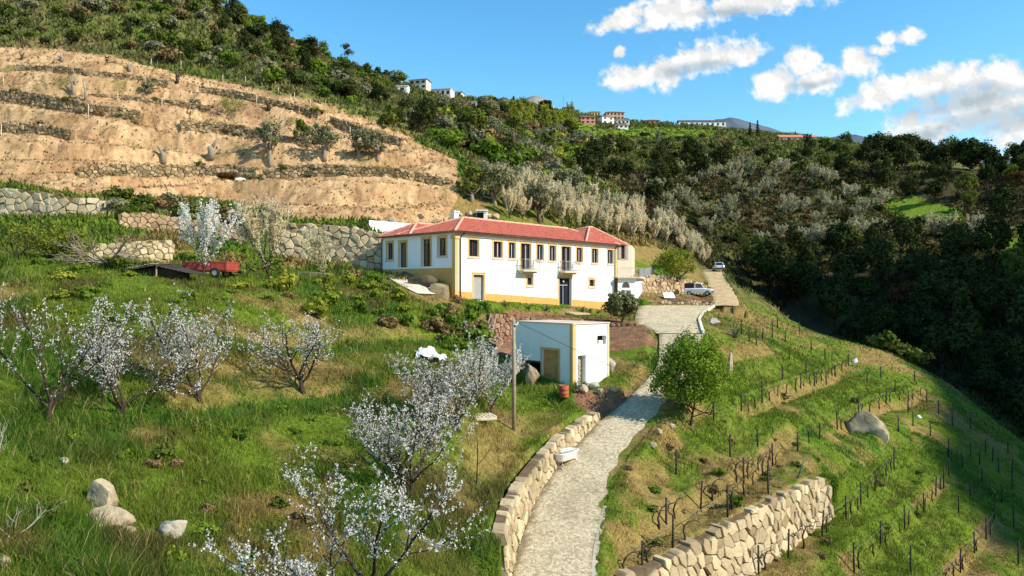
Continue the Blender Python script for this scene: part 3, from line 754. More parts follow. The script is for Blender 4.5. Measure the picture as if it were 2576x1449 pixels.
# concrete ramp up the side of the farmhouse
_l = [(880, 677), (905, 683), (950, 692), (985, 707), (1010, 722), (1050, 742)]; _r = [(962, 681), (968, 688), (1005, 692), (1040, 703), (1075, 720), (1112, 742)]
_V = []; _Q = []
for i in range(6):
    a = onground(*_l[i]); b = onground(*_r[i])
    for k in range(5):
        q = a + (b - a) * k / 4; q[2] = max(h1(q[0], q[1]), a[2] * (1 - k / 4) + b[2] * k / 4) + 0.12; _V.append(q)
for i in range(5):
    for k in range(4): _Q.append((i * 5 + k, i * 5 + k + 1, i * 5 + k + 6, i * 5 + k + 5))
tag(link('path', mesh_np('path', _V, _Q, None, M_CONC, True)), kind='structure')
# ------------------------------------------------------------------ buildings
def render_mat():
    m, nt, b = nodes('white render'); p = wpos(nt)
    mp = nd(nt, 'ShaderNodeMapping', {'Scale': (1.6, 1.6, 0.22)}); nt.links.new(p, mp.inputs[0]); f = noise(nt, 1.0, 6, 0.65, mp.outputs[0]); f2 = noise(nt, 0.6, 4, 0.6, p)
    c = mixrgb(nt, (0.81, 0.80, 0.77), (0.62, 0.58, 0.52), maprange(nt, f, 0.54, 0.78, 0, 0.55)); c = mixrgb(nt, c, (0.70, 0.67, 0.62), maprange(nt, f2, 0.5, 0.75, 0, 0.4))
    nt.links.new(c, b.inputs['Base Color']); bump(nt, b, noise(nt, 7, 4, 0.6, p), 0.12, 0.02); return m
M_WHITE = render_mat()
M_OCHRE = plain('ochre trim', (0.60, 0.40, 0.16), 0.85, 0.1, 1.5, 0.15)
M_PLINTH = plain('orange ochre plinth', (0.62, 0.33, 0.10), 0.9, 0.12, 1.0, 0.1, 0, 0.1)
M_SILL = plain('stone sill', (0.58, 0.48, 0.33), 0.9, 0.12, 2.0)
M_SASH = plain('dark brown wood', (0.075, 0.035, 0.022), 0.6, 0.25, 5.0)
M_PIPE = plain('brown metal pipe', (0.12, 0.07, 0.045), 0.5, 0.1)
M_TILE = plain('red clay tiles', (0.43, 0.125, 0.085), 0.85, 0.35, 3.5, 0.1)
M_CAP = plain('ridge tile mortar', (0.60, 0.33, 0.23), 0.9, 0.2, 3.0)
M_GREYDOOR = plain('grey shutter', (0.33, 0.32, 0.30), 0.6, 0.08)
M_RAIL = plain('grey steel rail', (0.42, 0.42, 0.42), 0.5, 0.1, 3, 0.4, 0.4)
M_BEIGE = plain('beige render', (0.62, 0.50, 0.38), 0.9, 0.1, 1.0, 0.1, 0, 0.1)
M_CURT = plain('white curtain', (0.55, 0.55, 0.58), 0.9, 0.1, 4)
M_DARKIN = plain('dark interior', (0.02, 0.018, 0.016), 0.9, 0.1)
def glass_mat(name, col):
    m, nt, b = nodes(name)
    b.inputs['Base Color'].default_value = (*col, 1); b.inputs['Roughness'].default_value = 0.06; b.inputs['Specular IOR Level'].default_value = 0.6
    return m
M_GLASS = glass_mat('window glass', (0.018, 0.022, 0.035)); M_GLASS_REFL = glass_mat('painted reflection glass', (0.17, 0.105, 0.06))  # brown base colour paints a warm reflection into the side panes
M_WOODDOOR = plain('orange brown planks', (0.52, 0.25, 0.09), 0.6, 0.25, 4.0)

class Face:
    """a wall plane: origin (x, y), unit direction d, outward normal n"""
    def __init__(s, o, d, n): s.o = np.array(o, float); s.d = np.array(d, float); s.n = np.array(n, float)
    def p(s, a, z, out=0.0): q = s.o + s.d * a + s.n * out; return np.array((q[0], q[1], z))
    def du(s, u): k = (u - U0) / F; return (k * s.o[1] - s.o[0]) / (s.d[0] - k * s.d[1])
    def rect(s, u0, v0, u1, v1):
        a0, a1 = s.du(u0), s.du(u1); Y = s.p((a0 + a1) / 2, 0)[1]
        a0, a1 = min(a0, a1), max(a0, a1)
        return a0, a1, (V0 - v1) / F * Y, (V0 - v0) / F * Y
    def ax(s): return np.array([(s.d[0], s.d[1], 0), (s.n[0], s.n[1], 0), (0, 0, 1)])
    def slab(s, mb, a0, a1, z0, z1, o0, o1):
        c = s.p((a0 + a1) / 2, (z0 + z1) / 2, (o0 + o1) / 2)
        mb.box(c, ((a1 - a0) / 2, abs(o1 - o0) / 2, (z1 - z0) / 2), s.ax())
    def wall(s, mb, a0, a1, z0, z1, holes, depth=0.24):
        A = sorted({a0, a1, *[h[0] for h in holes], *[h[1] for h in holes]}); Z = sorted({z0, z1, *[h[2] for h in holes], *[h[3] for h in holes]})
        for i in range(len(A) - 1):
            for j in range(len(Z) - 1):
                ca, cz = (A[i] + A[i + 1]) / 2, (Z[j] + Z[j + 1]) / 2
                if any(h[0] < ca < h[1] and h[2] < cz < h[3] for h in holes): continue
                mb.quad(s.p(A[i], Z[j]), s.p(A[i + 1], Z[j]), s.p(A[i + 1], Z[j + 1]), s.p(A[i], Z[j + 1]))
        for x0, x1, y0, y1 in holes:
            c = [(x0, y0), (x1, y0), (x1, y1), (x0, y1)]
            for k in range(4):
                p, q = c[k], c[(k + 1) % 4]
                mb.quad(s.p(*p), s.p(*q), s.p(*q, -depth), s.p(*p, -depth))
def window(face, root, r, kind='window', trim=0.17, sash=M_SASH, glass=M_GLASS, nb=2, bars=0, depth=0.2, trimmat=M_OCHRE, sill=True, curtain=False, panel=None):
    a0, a1, z0, z1 = r
    t = MB(); pr = 0.035
    face.slab(t, a0 - trim, a0 - 0.002, z0 - (trim if sill else 0), z1 + trim, 0.003, pr); face.slab(t, a1 + 0.002, a1 + trim, z0 - (trim if sill else 0), z1 + trim, 0.003, pr)
    face.slab(t, a0 - 0.002, a1 + 0.002, z1 + 0.002, z1 + trim, 0.003, pr)
    face.slab(t, a0 - trim - 0.04, a1 + trim + 0.04, z1 + trim, z1 + trim + 0.05, 0.003, pr + 0.05)
    w = t.build(kind, trimmat, root)
    if sill:
        sm = MB(); face.slab(sm, a0 - trim, a1 + trim, z0 - trim, z0 - 0.02, 0.0, 0.07); face.slab(sm, a0 + 0.01, a1 - 0.01, z0 - 0.05, z0 + 0.03, -depth - 0.05, 0.0); sm.build('sill', M_SILL, w)
    f = MB(); k = 0.07; o0, o1 = -depth - 0.04, -depth + 0.02
    face.slab(f, a0, a0 + k, z0, z1, o0, o1); face.slab(f, a1 - k, a1, z0, z1, o0, o1)
    face.slab(f, a0 + k, a1 - k, z1 - k, z1, o0, o1); face.slab(f, a0 + k, a1 - k, z0, z0 + k * 1.3, o0, o1)
    for i in range(1, nb):
        x = a0 + (a1 - a0) * i / nb; face.slab(f, x - 0.045, x + 0.045, z0 + k, z1 - k, o0, o1 + 0.01)
    for i in range(bars):
        z = z0 + (z1 - z0) * (i + 1) / (bars + 1); face.slab(f, a0 + k, a1 - k, z - 0.02, z + 0.02, o0, o1 - 0.01)
    f.build('frame', sash, w)
    g_ = MB(); face.slab(g_, a0 + k * 0.5, a1 - k * 0.5, z0 + k * 0.5, z1 - k * 0.5, -depth - 0.07, -depth - 0.045)
    if panel is None: g_.build('pane', glass, w)
    else: g_.build('leaf', panel, w)
    if curtain:
        c = MB(); x = (a0 + a1) / 2 + (a1 - a0) * 0.12; face.slab(c, x - 0.035, x + 0.035, z0 + 0.1, z1 - 0.1, o1 + 0.012, o1 + 0.025); c.build('centre_post', M_CURT, w)
    return w
house = thing('farmhouse', tuple(hp(0, 0, -1.0)), 'long two storey white farmhouse with a red tiled roof and ochre window trim', 'house')
FF = Face(HC, HA, -HB); FL = Face(HC, HB, -HA)
EAVE = 5.1; LEN = front_d(1551); DEP = left_d(960.5)
up = [(1179.4, 602.8, 1203.1, 645.2), (1241.1, 608.3, 1262.6, 647.9), (1279.6, 610.5, 1295.6, 649), (1350.2, 615.4, 1366.1, 654.5), (1381.7, 618.7, 1397.2, 657.1), (1449.9, 623.5, 1464.3, 660.3), (1488.3, 625.7, 1503.2, 661.9), (1527.8, 628.3, 1541.6, 664)]
bd = [(1309.9, 613.2, 1334.2, 677.1), (1412.1, 620.3, 1435, 682.7)]
sw = [(1325.9, 698.5, 1339.1, 717.5), (1482.2, 703.5, 1494.8, 720.5)]
gd = (1190.3, 691.5, 1216.9, 755); md = (1406.1, 699.5, 1436.1, 773.6)
R = lambda q: FF.rect(*q)
zt = np.mean([R(q)[3] for q in up]); zb = np.mean([R(q)[2] for q in up[2:]])
ups = [R(q) for q in up]; bds = [R(q) for q in bd]; sws = [R(q) for q in sw]; gdr = R(gd); mdr = R(md)
ups = [(a0, a1, z0 * 0.4 + zb * 0.6, z1 * 0.4 + zt * 0.6) for a0, a1, z0, z1 in ups]
bz0 = np.mean([q[2] for q in bds]); bds = [(a0, a1, bz0, z1 * 0.4 + zt * 0.6) for a0, a1, z0, z1 in bds]
wl = MB()
FF.wall(wl, 0, LEN, -3.2, EAVE + 0.1, ups + bds + sws + [gdr, mdr])
lw = [FL.rect(973.1, 611.5, 987.8, 653.5), FL.rect(1102.6, 598.9, 1121.5, 643.7)]; ld = [FL.rect(1004.6, 610.1, 1022.1, 672.4), FL.rect(1062, 601.7, 1083, 670.3)]
FL.wall(wl, 0, DEP, -3.2, EAVE + 0.1, lw + ld)
# back and far end
q0, q1, q2 = hp(LEN, 0), hp(LEN, DEP), hp(0, DEP)
for a, b in ((q0, q1), (q1, q2)):
    wl.quad((a[0], a[1], -3.2), (b[0], b[1], -3.2), (b[0], b[1], EAVE + 0.1), (a[0], a[1], EAVE + 0.1))
wl.build('wall', M_WHITE, house)
for i, r in enumerate(ups): window(FF, house, r, 'window', nb=1 if i > 1 else 2, curtain=i > 0)
for r in sws: window(FF, house, r, 'window', trim=0.2)
for r in lw: window(FL, house, r, 'window', glass=M_GLASS_REFL, bars=3)
for i, r in enumerate(ld): window(FL, house, r, 'door', glass=M_GLASS_REFL, bars=4 if i else 1, sill=False, nb=2 if i else 1)
for r in bds: window(FF, house, r, 'balcony_door', sill=False, curtain=True)
window(FF, house, gdr, 'door', sill=False, nb=1, panel=M_GREYDOOR)
d_ = window(FF, house, mdr, 'entrance_door', sill=False, glass=M_GLASS, depth=0.3)
t_ = MB(); zz = mdr[3] - 0.75; FF.slab(t_, mdr[0] + 0.02, mdr[1] - 0.35, zz, zz + 0.09, -0.27, -0.2); x = (mdr[0] + mdr[1]) / 2 - 0.1; FF.slab(t_, x - 0.04, x + 0.04, mdr[2], zz, -0.27, -0.2); t_.build('transom', M_RAIL, d_)
lm = MB(); c = FF.p(x, zz + 0.4, -0.16); lm.lathe(c - (0, 0, 0.09), [(0.0, 0.0), (0.08, 0.03), (0.1, 0.09), (0.08, 0.15), (0.0, 0.18)], 10); lm.build('lamp_globe', plain('white globe', (0.85, 0.85, 0.85), 0.3, 0.02), d_)
# plinth follows the sloping ground, cut at the doors
pl = MB()
def pz(a): return np.interp(a, [0, LEN], [0.10, -1.17])
segs = [0.36, gdr[0] - 0.175, gdr[1] + 0.175, mdr[0] - 0.175, mdr[1] + 0.175, LEN - 0.36]
for a0, a1 in ((segs[0], segs[1]), (segs[2], segs[3]), (segs[4], segs[5])):
    A, B = FF.p(a0, pz(a0), 0.03), FF.p(a1, pz(a1), 0.03)
    pl.quad(FF.p(a0, -3.2, 0.03), FF.p(a1, -3.2, 0.03), B, A); pl.quad(A, B, FF.p(a1, pz(a1), 0.001), FF.p(a0, pz(a0), 0.001))
zl0 = FL.rect(1100, 670, 1120, 674.5)[2]
A, B = FL.p(0.36, zl0, 0.03), FL.p(DEP, zl0 + 0.06, 0.03); pl.quad(FL.p(DEP, -3.2, 0.03), FL.p(0.36, -3.2, 0.03), A, B); pl.quad(B, A, FL.p(0.36, zl0, 0.001), FL.p(DEP, zl0, 0.001))
pl.build('plinth', M_PLINTH, house)
pi = MB(); FF.slab(pi, 0.0, 0.34, -3.2, EAVE - 0.25, 0.002, 0.05); FL.slab(pi, -0.05, 0.34, -3.2, EAVE - 0.25, 0.002, 0.05); pi.build('corner_pilaster', M_OCHRE, house)
pi = MB(); FF.slab(pi, LEN - 0.34, LEN + 0.02, -3.2, EAVE - 0.25, 0.002, 0.05); pi.build('corner_pilaster', M_OCHRE, house)
pi = MB(); FF.slab(pi, -0.02, 0.46, EAVE - 0.55, EAVE - 0.2, 0.052, 0.12); FL.slab(pi, -0.12, 0.46, EAVE - 0.55, EAVE - 0.2, 0.052, 0.12); pi.build('capital', M_OCHRE, house)
for aa in (0.55, LEN - 0.5):
    pp = MB(); pp.tube([FF.p(aa + 0.3, EAVE - 0.05, 0.3), FF.p(aa + 0.1, EAVE - 0.25, 0.14), FF.p(aa, EAVE - 0.5, 0.1), FF.p(aa, 0, 0.1), FF.p(aa, -2.2, 0.1)], 0.055, 8); pp.build('downpipe', M_PIPE, house, True)
pp = MB(); pp.tube([FL.p(DEP - 0.1, EAVE - 0.1, 0.1), FL.p(DEP - 0.1, 1.0, 0.1)], 0.05, 8); pp.build('downpipe', M_PIPE, house, True)
# roof: hipped planes of corrugated tile, eave line E0-E1 and top line R0-R1
def tile_plane(mb, E0, E1, R0, R1, pitch=0.30, course=0.40, amp=0.06):
    E0, E1, R0, R1 = [np.array(q, float) for q in (E0, E1, R0, R1)]
    ex = E1 - E0; L = np.linalg.norm(ex); ex = ex / L
    m = (R0 + R1) / 2 - (E0 + E1) / 2; uy = m - ex * np.dot(m, ex); H = np.linalg.norm(uy); uy = uy / H; n = np.cross(ex, uy); n *= np.sign(n[2])
    l1 = np.dot(R0 - E0, ex); r1 = np.dot(R1 - E0, ex)
    nr = max(2, int(H / course)); xs = np.arange(min(0, l1), max(L, r1) + pitch / 4, pitch / 4); V = []; Q = []; nc = len(xs)
    rows = []
    for j in range(nr): rows += [(j / nr, 0.035), ((j + 1) / nr - 1e-4, 0.0)]
    for t, lift in rows:
        x0, x1 = l1 * t, L + (r1 - L) * t
        X = np.clip(xs, x0, x1)
        bumpz = amp * np.abs(np.sin(np.pi * X / pitch)) + lift
        V.append(E0[None] + ex[None] * X[:, None] + uy[None] * (H * t) + n[None] * bumpz[:, None])
    V = np.concatenate(V); k = np.arange(len(rows) * nc).reshape(len(rows), nc)
    mb.add(V, np.stack([k[:-1, :-1], k[:-1, 1:], k[1:, 1:], k[1:, :-1]], -1).reshape(-1, 4))
def hip_roof(mb, caps, a0, a1, b0, b1, ze, A0, A1, bm, zr):
    """eaves rectangle a0..a1, b0..b1 at ze; ridge from A0 to A1 at depth bm and height zr"""
    c = [hp(a0, b0, ze), hp(a1, b0, ze), hp(a1, b1, ze), hp(a0, b1, ze)]; r0, r1 = hp(A0, bm, zr), hp(A1, bm, zr)
    tile_plane(mb, c[0], c[1], r0, r1); tile_plane(mb, c[2], c[3], r1, r0)
    tile_plane(mb, c[3], c[0], r0, r0); tile_plane(mb, c[1], c[2], r1, r1)
    mb.quad(c[0] - (0, 0, .02), c[3] - (0, 0, .02), c[2] - (0, 0, .02), c[1] - (0, 0, .02))
    lift = np.array((0, 0, 0.05))
    for a, b in ((c[0], r0), (c[3], r0), (c[1], r1), (c[2], r1), (r0, r1)):
        if np.linalg.norm(a - b) > 0.2:
            n = max(2, int(np.linalg.norm(b - a) / 0.4)); pts = [a + (b - a) * i / n + lift for i in range(n + 1)]
            caps.tube(pts, [0.12 + 0.02 * (i % 2) for i in range(n + 1)], 8)
rf = MB(); cp = MB(); ov = 0.38
hip_roof(rf, cp, -ov, LEN + 0.1, -ov, 7.6, EAVE + 0.05, 4.4, 20.2, 3.6, 6.85)
hip_roof(rf, cp, -ov, 9.0, 5.5, DEP + ov, EAVE + 0.03, 2.3, 7.0, 7.7, 6.45)
hip_roof(rf, cp, 18.2, LEN + 1.9, -ov + 0.05, DEP + 1.5, EAVE + 0.07, 22.0, 22.6, 2.0, 7.05)
roof = rf.build('roof', M_TILE, house)
cp.build('ridge_tiles', M_CAP, roof, True)
gt = MB()
gt.tube([hp(-ov - .05, -ov - .06, EAVE), hp(LEN + .1, -ov - .06, EAVE)], 0.055, 6); gt.tube([hp(-ov - .06, -ov - .05, EAVE), hp(-ov - .06, DEP + ov, EAVE)], 0.055, 6); gt.build('gutter', M_PIPE, roof, True)
ch = MB(); ch.box(hp(4.9, 5.2, 7.0), (0.3, 0.25, 0.55), np.array([(*HA, 0), (*HB, 0), (0, 0, 1)])); ch.box(hp(4.9, 5.2, 7.6), (0.38, 0.33, 0.06), np.array([(*HA, 0), (*HB, 0), (0, 0, 1)])); ch.build('chimney', M_WHITE, roof)
# balconies
for r in bds:
    ac = (r[0] + r[1]) / 2; z = r[2] - 0.05; hw = 1.2; pr = 0.8
    s = MB(); FF.slab(s, ac - hw, ac + hw, z - 0.16, z, 0.002, pr); FF.slab(s, ac - hw + 0.15, ac + hw - 0.15, z - 0.3, z - 0.16, 0.002, pr * 0.6)
    bal = s.build('balcony', M_SILL, house)
    q = MB(); e = 0.04
    crn = [(ac - hw + e, 0.02), (ac - hw + e, pr - e), (ac + hw - e, pr - e), (ac + hw - e, 0.02)]
    for (x0, o0), (x1, o1) in zip(crn[:-1], crn[1:]):
        for zz in (0.12, 0.98): q.bar(FF.p(x0, z + zz, o0), FF.p(x1, z + zz, o1), 0.035 if zz < .5 else 0.05)
        n = max(4, int(np.hypot(x1 - x0, o1 - o0) / 0.13))
        for i in range(n + 1):
            x = x0 + (x1 - x0) * i / n; o = o0 + (o1 - o0) * i / n; q.bar(FF.p(x, z, o), FF.p(x, z + 0.98, o), 0.018 if 0 < i < n else 0.04)
    q.build('railing', M_RAIL, bal)
# annexe and porch at the far end
A_, B_, C_ = P(1553, 690, 80.4), P(1588.5, 690, 81.4), P(1596, 690, 88)
FX = Face(A_[:2], (B_ - A_)[:2] / np.linalg.norm((B_ - A_)[:2]), np.array(((B_ - A_)[1], -(B_ - A_)[0])) / np.linalg.norm((B_ - A_)[:2]))
LX = np.linalg.norm((B_ - A_)[:2]); an = MB(); rx = FX.rect(1561.5, 617, 1571.5, 652)
FX.wall(an, 0, LX, -2.5, EAVE + 0.1, [rx]); an.quad((B_[0], B_[1], -2.5), (C_[0], C_[1], -2.5), (C_[0], C_[1], EAVE + .1), (B_[0], B_[1], EAVE + .1)); an.build('annexe_wall', M_BEIGE, house)
wx = window(FX, house, rx, 'window', trim=0.06, trimmat=M_SILL)
for a0, a1 in ((rx[0] - 0.42, rx[0] - 0.08), (rx[1] + 0.08, rx[1] + 0.42)):
    s = MB(); FX.slab(s, a0, a1, rx[2], rx[3], 0.04, 0.08)
    for i in range(12): z = rx[2] + (rx[3] - rx[2]) * (i + .5) / 12; FX.slab(s, a0 + .03, a1 - .03, z - .02, z + .02, 0.08, 0.09)
    s.build('shutter', M_GREYDOOR, wx)
PA, PB, PC = P(1553.5, 700, 79.2), P(1599, 700, 79.6), P(1614.5, 700, 83.0)
zp = (V0 - 700) / F * 79.4
def mkface(a, b):
    d = (b - a)[:2]; L = np.linalg.norm(d); d = d / L; return Face(a[:2], d, np.array((d[1], -d[0]))), L
FP, LP = mkface(PA, PB); FQ, LQ = mkface(PB, PC)
pr_ = MB(); dr = FP.rect(1562, 730, 1587, 776); arch = FP.rect(1564, 709, 1584, 724)
FP.wall(pr_, 0, LP, -2.8, zp, [dr, arch]); FQ.wall(pr_, 0, LQ, -2.8, zp, []); pr_.quad((PC[0], PC[1], -2.8), (PC[0] - 3, PC[1] + 4, -2.8), (PC[0] - 3, PC[1] + 4, zp), (PC[0], PC[1], zp)); porch = pr_.build('porch', M_WHITE, house)
gl = MB(); FP.slab(gl, dr[0], dr[1], dr[2], dr[3], -0.2, -0.17); FP.slab(gl, arch[0], arch[1], arch[2], arch[3], -0.2, -0.17); gl.build('pane', M_GLASS, porch)
fm = MB(); xm = (dr[0] + dr[1]) / 2
for x in (dr[0] + .05, xm, dr[1] - .05): FP.slab(fm, x - .06, x + .06, dr[2], dr[3], -.17, -.12)
FP.slab(fm, dr[0], dr[1], dr[3] - .1, dr[3], -.17, -.11)
for i in range(9):       # the round head of the fanlight: white spandrels
    t0 = math.pi * i / 18; w = (arch[1] - arch[0]) / 2; cx = (arch[0] + arch[1]) / 2; hgt = arch[3] - arch[2]
    zc = arch[2] + hgt * math.sin(math.acos(min(1, (i + .5) / 9)))
    for sg in (-1, 1):
        x0, x1 = sorted((cx + sg * w * i / 9, cx + sg * w * (i + 1) / 9)); FP.slab(fm, x0, x1, zc, arch[3], -.16, -.004)
fm.build('door_frame', M_WHITE, porch)
sl_ = MB(); T_ = [FP.p(-0.1, zp, 0.35), FQ.p(0, zp, 0.35) + np.array((0.1, -0.2, 0)), FQ.p(LQ + .1, zp, 0.35), np.array((PC[0] - 3, PC[1] + 4, zp)), np.array((PA[0] - .1, PA[1] + 6, zp))]
V = [q + (0, 0, .002) for q in T_] + [q + (0, 0, .16) for q in T_]; sl_.add(V, [(i, (i + 1) % 5, (i + 1) % 5 + 5, i + 5) for i in range(5)], [(5, 6, 7), (5, 7, 8), (5, 8, 9), (0, 2, 1), (0, 3, 2), (0, 4, 3)]); trc = sl_.build('terrace_slab', M_BEIGE, house)
ra = MB(); path = [T_[0] + (0.1, 0.1, .16), T_[1] + (-.1, .1, .16), T_[2] + (-.1, 0, .16), onground(1645, 690) + (0, 0, .1)]
for a, b in zip(path[:-1], path[1:]):
    ra.bar(a + (0, 0, .95), b + (0, 0, .95), 0.05); ra.bar(a + (0, 0, .1), b + (0, 0, .1), 0.03)
    n = max(3, int(np.linalg.norm(b - a) / 0.16))
    for i in range(n + 1): q = a + (b - a) * i / n; ra.bar(q, q + (0, 0, .95), 0.02)
ra.build('terrace_railing', M_RAIL, trc)
# front door steps
st = MB(); ax = FF.ax(); ac = (mdr[0] + mdr[1]) / 2; zg = h1(*FF.p(ac, 0, 0.8)[:2])
for i in range(3): FF.slab(st, ac - 1.0 - .15 * i, ac + 1.6 + .15 * i, zg - .5, max(mdr[2] - 0.05 - .15 * i, zg + 0.08), 0.05, 0.45 + 0.35 * i)
st.build('door_step', M_SILL, house)

# ---- the small outbuilding
shed = thing('outbuilding', tuple(sp(0, 0, -5.4)), 'small flat topped white outbuilding with an ochre corner and brown plank door', 'outbuilding')
S1 = Face(SC0, SA, -SB); S2 = Face(SC0, SB, -SA); SL1, SL2 = S1.du(1531), S2.du(1297); ST = -1.86
wn = S1.rect(1502, 844, 1525, 866); sd_ = S1.rect(1453, 894, 1473, 966); od = S2.rect(1364, 880, 1405, 966)
sm = MB(); S1.wall(sm, 0, SL1, -6.3, ST, [wn, sd_], 0.35)
under = S2.rect(1290, 905, 1361, 985); und = (under[0], SL2 + .001, -6.3, under[3])
S2.wall(sm, 0, SL2, -6.3, ST, [od, (od[1] + 0.17, SL2, -6.3, und[3])], 0.25)
e1, e2 = sp(SL1, 0), sp(SL1, SL2); e3 = sp(0, SL2)
for a, b in ((e1, e2), (e2, e3)): sm.quad((a[0], a[1], -6.3), (b[0], b[1], -6.3), (b[0], b[1], ST), (a[0], a[1], ST))
sm.build('wall', M_WHITE, shed)
cpg = MB(); axs = np.array([(*SA, 0), (*SB, 0), (0, 0, 1)])
cpg.box(sp(SL1 / 2, SL2 / 2, ST + 0.03), (SL1 / 2 + .06, SL2 / 2 + .06, 0.035), axs); cpg.build('roof', M_BEIGE, shed)
pi = MB(); S1.slab(pi, -0.03, 0.22, -6.3, ST - .01, .002, .03); S2.slab(pi, 0.0, 0.22, -6.3, ST - .01, .002, .03); pi.build('corner_pilaster', M_OCHRE, shed)
pi = MB(); S1.slab(pi, SL1 - .12, SL1 + .01, -6.3, ST - .01, .002, .03); pi.build('corner_pilaster', plain('pale ochre', (0.7, 0.56, 0.32), 0.9), shed)
dr_ = MB(); S2.slab(dr_, od[0] - .13, od[0], od[2], od[3] + .13, .003, .04); S2.slab(dr_, od[1], od[1] + .13, od[2], od[3] + .13, .003, .04); S2.slab(dr_, od[0], od[1], od[3], od[3] + .13, .003, .04)
dd = dr_.build('door', M_OCHRE, shed); lf = MB()
nb = 6
for i in range(nb):
    x0 = od[0] + (od[1] - od[0]) * i / nb; x1 = od[0] + (od[1] - od[0]) * (i + 1) / nb; S2.slab(lf, x0 + .006, x1 - .006, od[2], od[3] - .01, -.12, -.07 - .004 * (i % 2))
S2.slab(lf, od[0], od[1], od[2], od[3], -.16, -.125); lf.build('leaf', M_WOODDOOR, dd)
hd = MB(); hd.tube([S2.p(od[0] + .15, od[2] + .95, -.06), S2.p(od[0] + .15, od[2] + .95, -.01), S2.p(od[0] + .15, od[2] + 1.1, -.01), S2.p(od[0] + .15, od[2] + 1.1, -.06)], .012, 6); hd.build('handle', M_RAIL, dd)
iw = MB(); S1.slab(iw, wn[0], wn[1], wn[2], wn[3], -.36, -.34); wo = iw.build('window', M_DARKIN, shed)
iw = MB(); S1.slab(iw, wn[0] + .35, wn[1] - .12, wn[2], wn[2] + .22, -.3, -.2); iw.build('shelf', M_WHITE, wo)
iw = MB(); S1.slab(iw, sd_[0], sd_[1], sd_[2] - .3, sd_[3], -.6, -.58); sdo = iw.build('doorway', M_DARKIN, shed)
W_ = dict(pts=[tuple(S1.p(sd_[0], 0, -0.3)[:2]), tuple(S1.p((sd_[0] + sd_[1]) / 2, 0, -0.3)[:2]), tuple(S1.p(sd_[1] - .22, 0, -0.3)[:2])], lo=[sd_[2]] * 3, hi=[sd_[3] - .02] * 3)
so_ = MB(); rng = random.Random(4)
for i in range(22):
    for j in range(2):
        z0 = sd_[2] + (sd_[3] - sd_[2]) * i / 22; xa = sd_[0] + .02 + j * .3 + rng.uniform(-.03, .03); S1.slab(so_, xa, xa + .28, z0 + .006, z0 + (sd_[3] - sd_[2]) / 22 - .004, -.45, -.25 - rng.uniform(0, .07))
so_.build('stacked_boards', plain('grey boards', (0.45, 0.36, 0.25), 0.9, 0.3, 8), sdo)
dk = MB(); S2.slab(dk, od[1] + .17, SL2, -6.3, und[3] + .05, -1.3, -1.25); dk.build('undercroft', M_DARKIN, shed)
kp = MB(); S2.slab(kp, od[1] + .17, SL2, und[3] - .12, und[3], -.6, -.02); kp.build('lintel', plain('dark slate beam', (0.06, 0.06, 0.06), 0.9, 0.2), shed)
kp = MB(); S2.slab(kp, SL2 - .75, SL2 - .55, -6.3, und[3] - .12, -.55, -.1); kp.build('pillar', M_STONE_B, shed)
# ------------------------------------------------------------------ plants: shapes
M_BARK = plain('dark bark', (0.062, 0.043, 0.032), 0.95, 0.35, 9.0, 0.05, 0, 0.5)
M_BARK_G = plain('grey bark', (0.26, 0.22, 0.16), 0.95, 0.3, 7.0, 0.05, 0, 0.5)
M_BARK_B = plain('bleached branch', (0.45, 0.40, 0.32), 0.95, 0.25, 7.0, 0.05)
M_BLOS = leaf_mat('white blossom', (0.95, 0.93, 0.86), (0.88, 0.84, 0.74), 0.5, 0.06, 0.1)
M_BLOS_F = leaf_mat('cream blossom', (0.95, 0.85, 0.60), (0.70, 0.60, 0.38), 0.5, 0.16, 0.1)
M_BLOS_D = leaf_mat('pale lichen twigs', (0.62, 0.57, 0.38), (0.36, 0.34, 0.20), 0.35, 0.25, 0.1)
M_SPRIG = leaf_mat('young leaf', (0.22, 0.28, 0.04), (0.14, 0.22, 0.03), 0.35, 0.1)
M_LGREEN = leaf_mat('bright green leaf', (0.19, 0.27, 0.030), (0.09, 0.155, 0.018), 0.35, 0.2)
M_LYELL = leaf_mat('yellow green leaf', (0.34, 0.34, 0.04), (0.19, 0.23, 0.028), 0.35, 0.2)
M_LOLIVE = leaf_mat('olive leaf', (0.27, 0.265, 0.145), (0.15, 0.155, 0.075), 0.2, 0.2)
M_LDARK = leaf_mat('dark evergreen leaf', (0.060, 0.076, 0.020), (0.028, 0.038, 0.011), 0.12, 0.3)
M_LMID = leaf_mat('mid green leaf', (0.135, 0.165, 0.028), (0.07, 0.10, 0.018), 0.25, 0.25)
M_LBROWN = leaf_mat('brown scrub leaf', (0.26, 0.175, 0.075), (0.14, 0.105, 0.042), 0.2, 0.25)
M_LRUST = leaf_mat('rusty leaf', (0.13, 0.06, 0.025), (0.07, 0.035, 0.015), 0.2, 0.2)
def frames(n, rng, normal=None, spread=1.0):
    a = rng.normal(size=(n, 3)) * spread
    if normal is not None: a = a + normal
    a /= np.linalg.norm(a, axis=1, keepdims=True) + 1e-9
    b = np.cross(a, rng.normal(size=(n, 3))); b /= np.linalg.norm(b, axis=1, keepdims=True) + 1e-9
    return b, np.cross(a, b)
def cards(P, size, rng, aspect=0.7, normal=None, spread=1.0):
    n = len(P); b, c = frames(n, rng, normal, spread)
    s = (size if np.ndim(size) else np.full(n, size))[:, None] * rng.uniform(0.65, 1.35, (n, 1))
    b = b * s; c = c * s * aspect
    V = np.stack([P - b * 0.5, P + c * 0.5 + b * 0.05, P + b * 0.5, P - c * 0.5 + b * 0.05], 1).reshape(-1, 3)
    return V, np.arange(n * 4).reshape(n, 4)
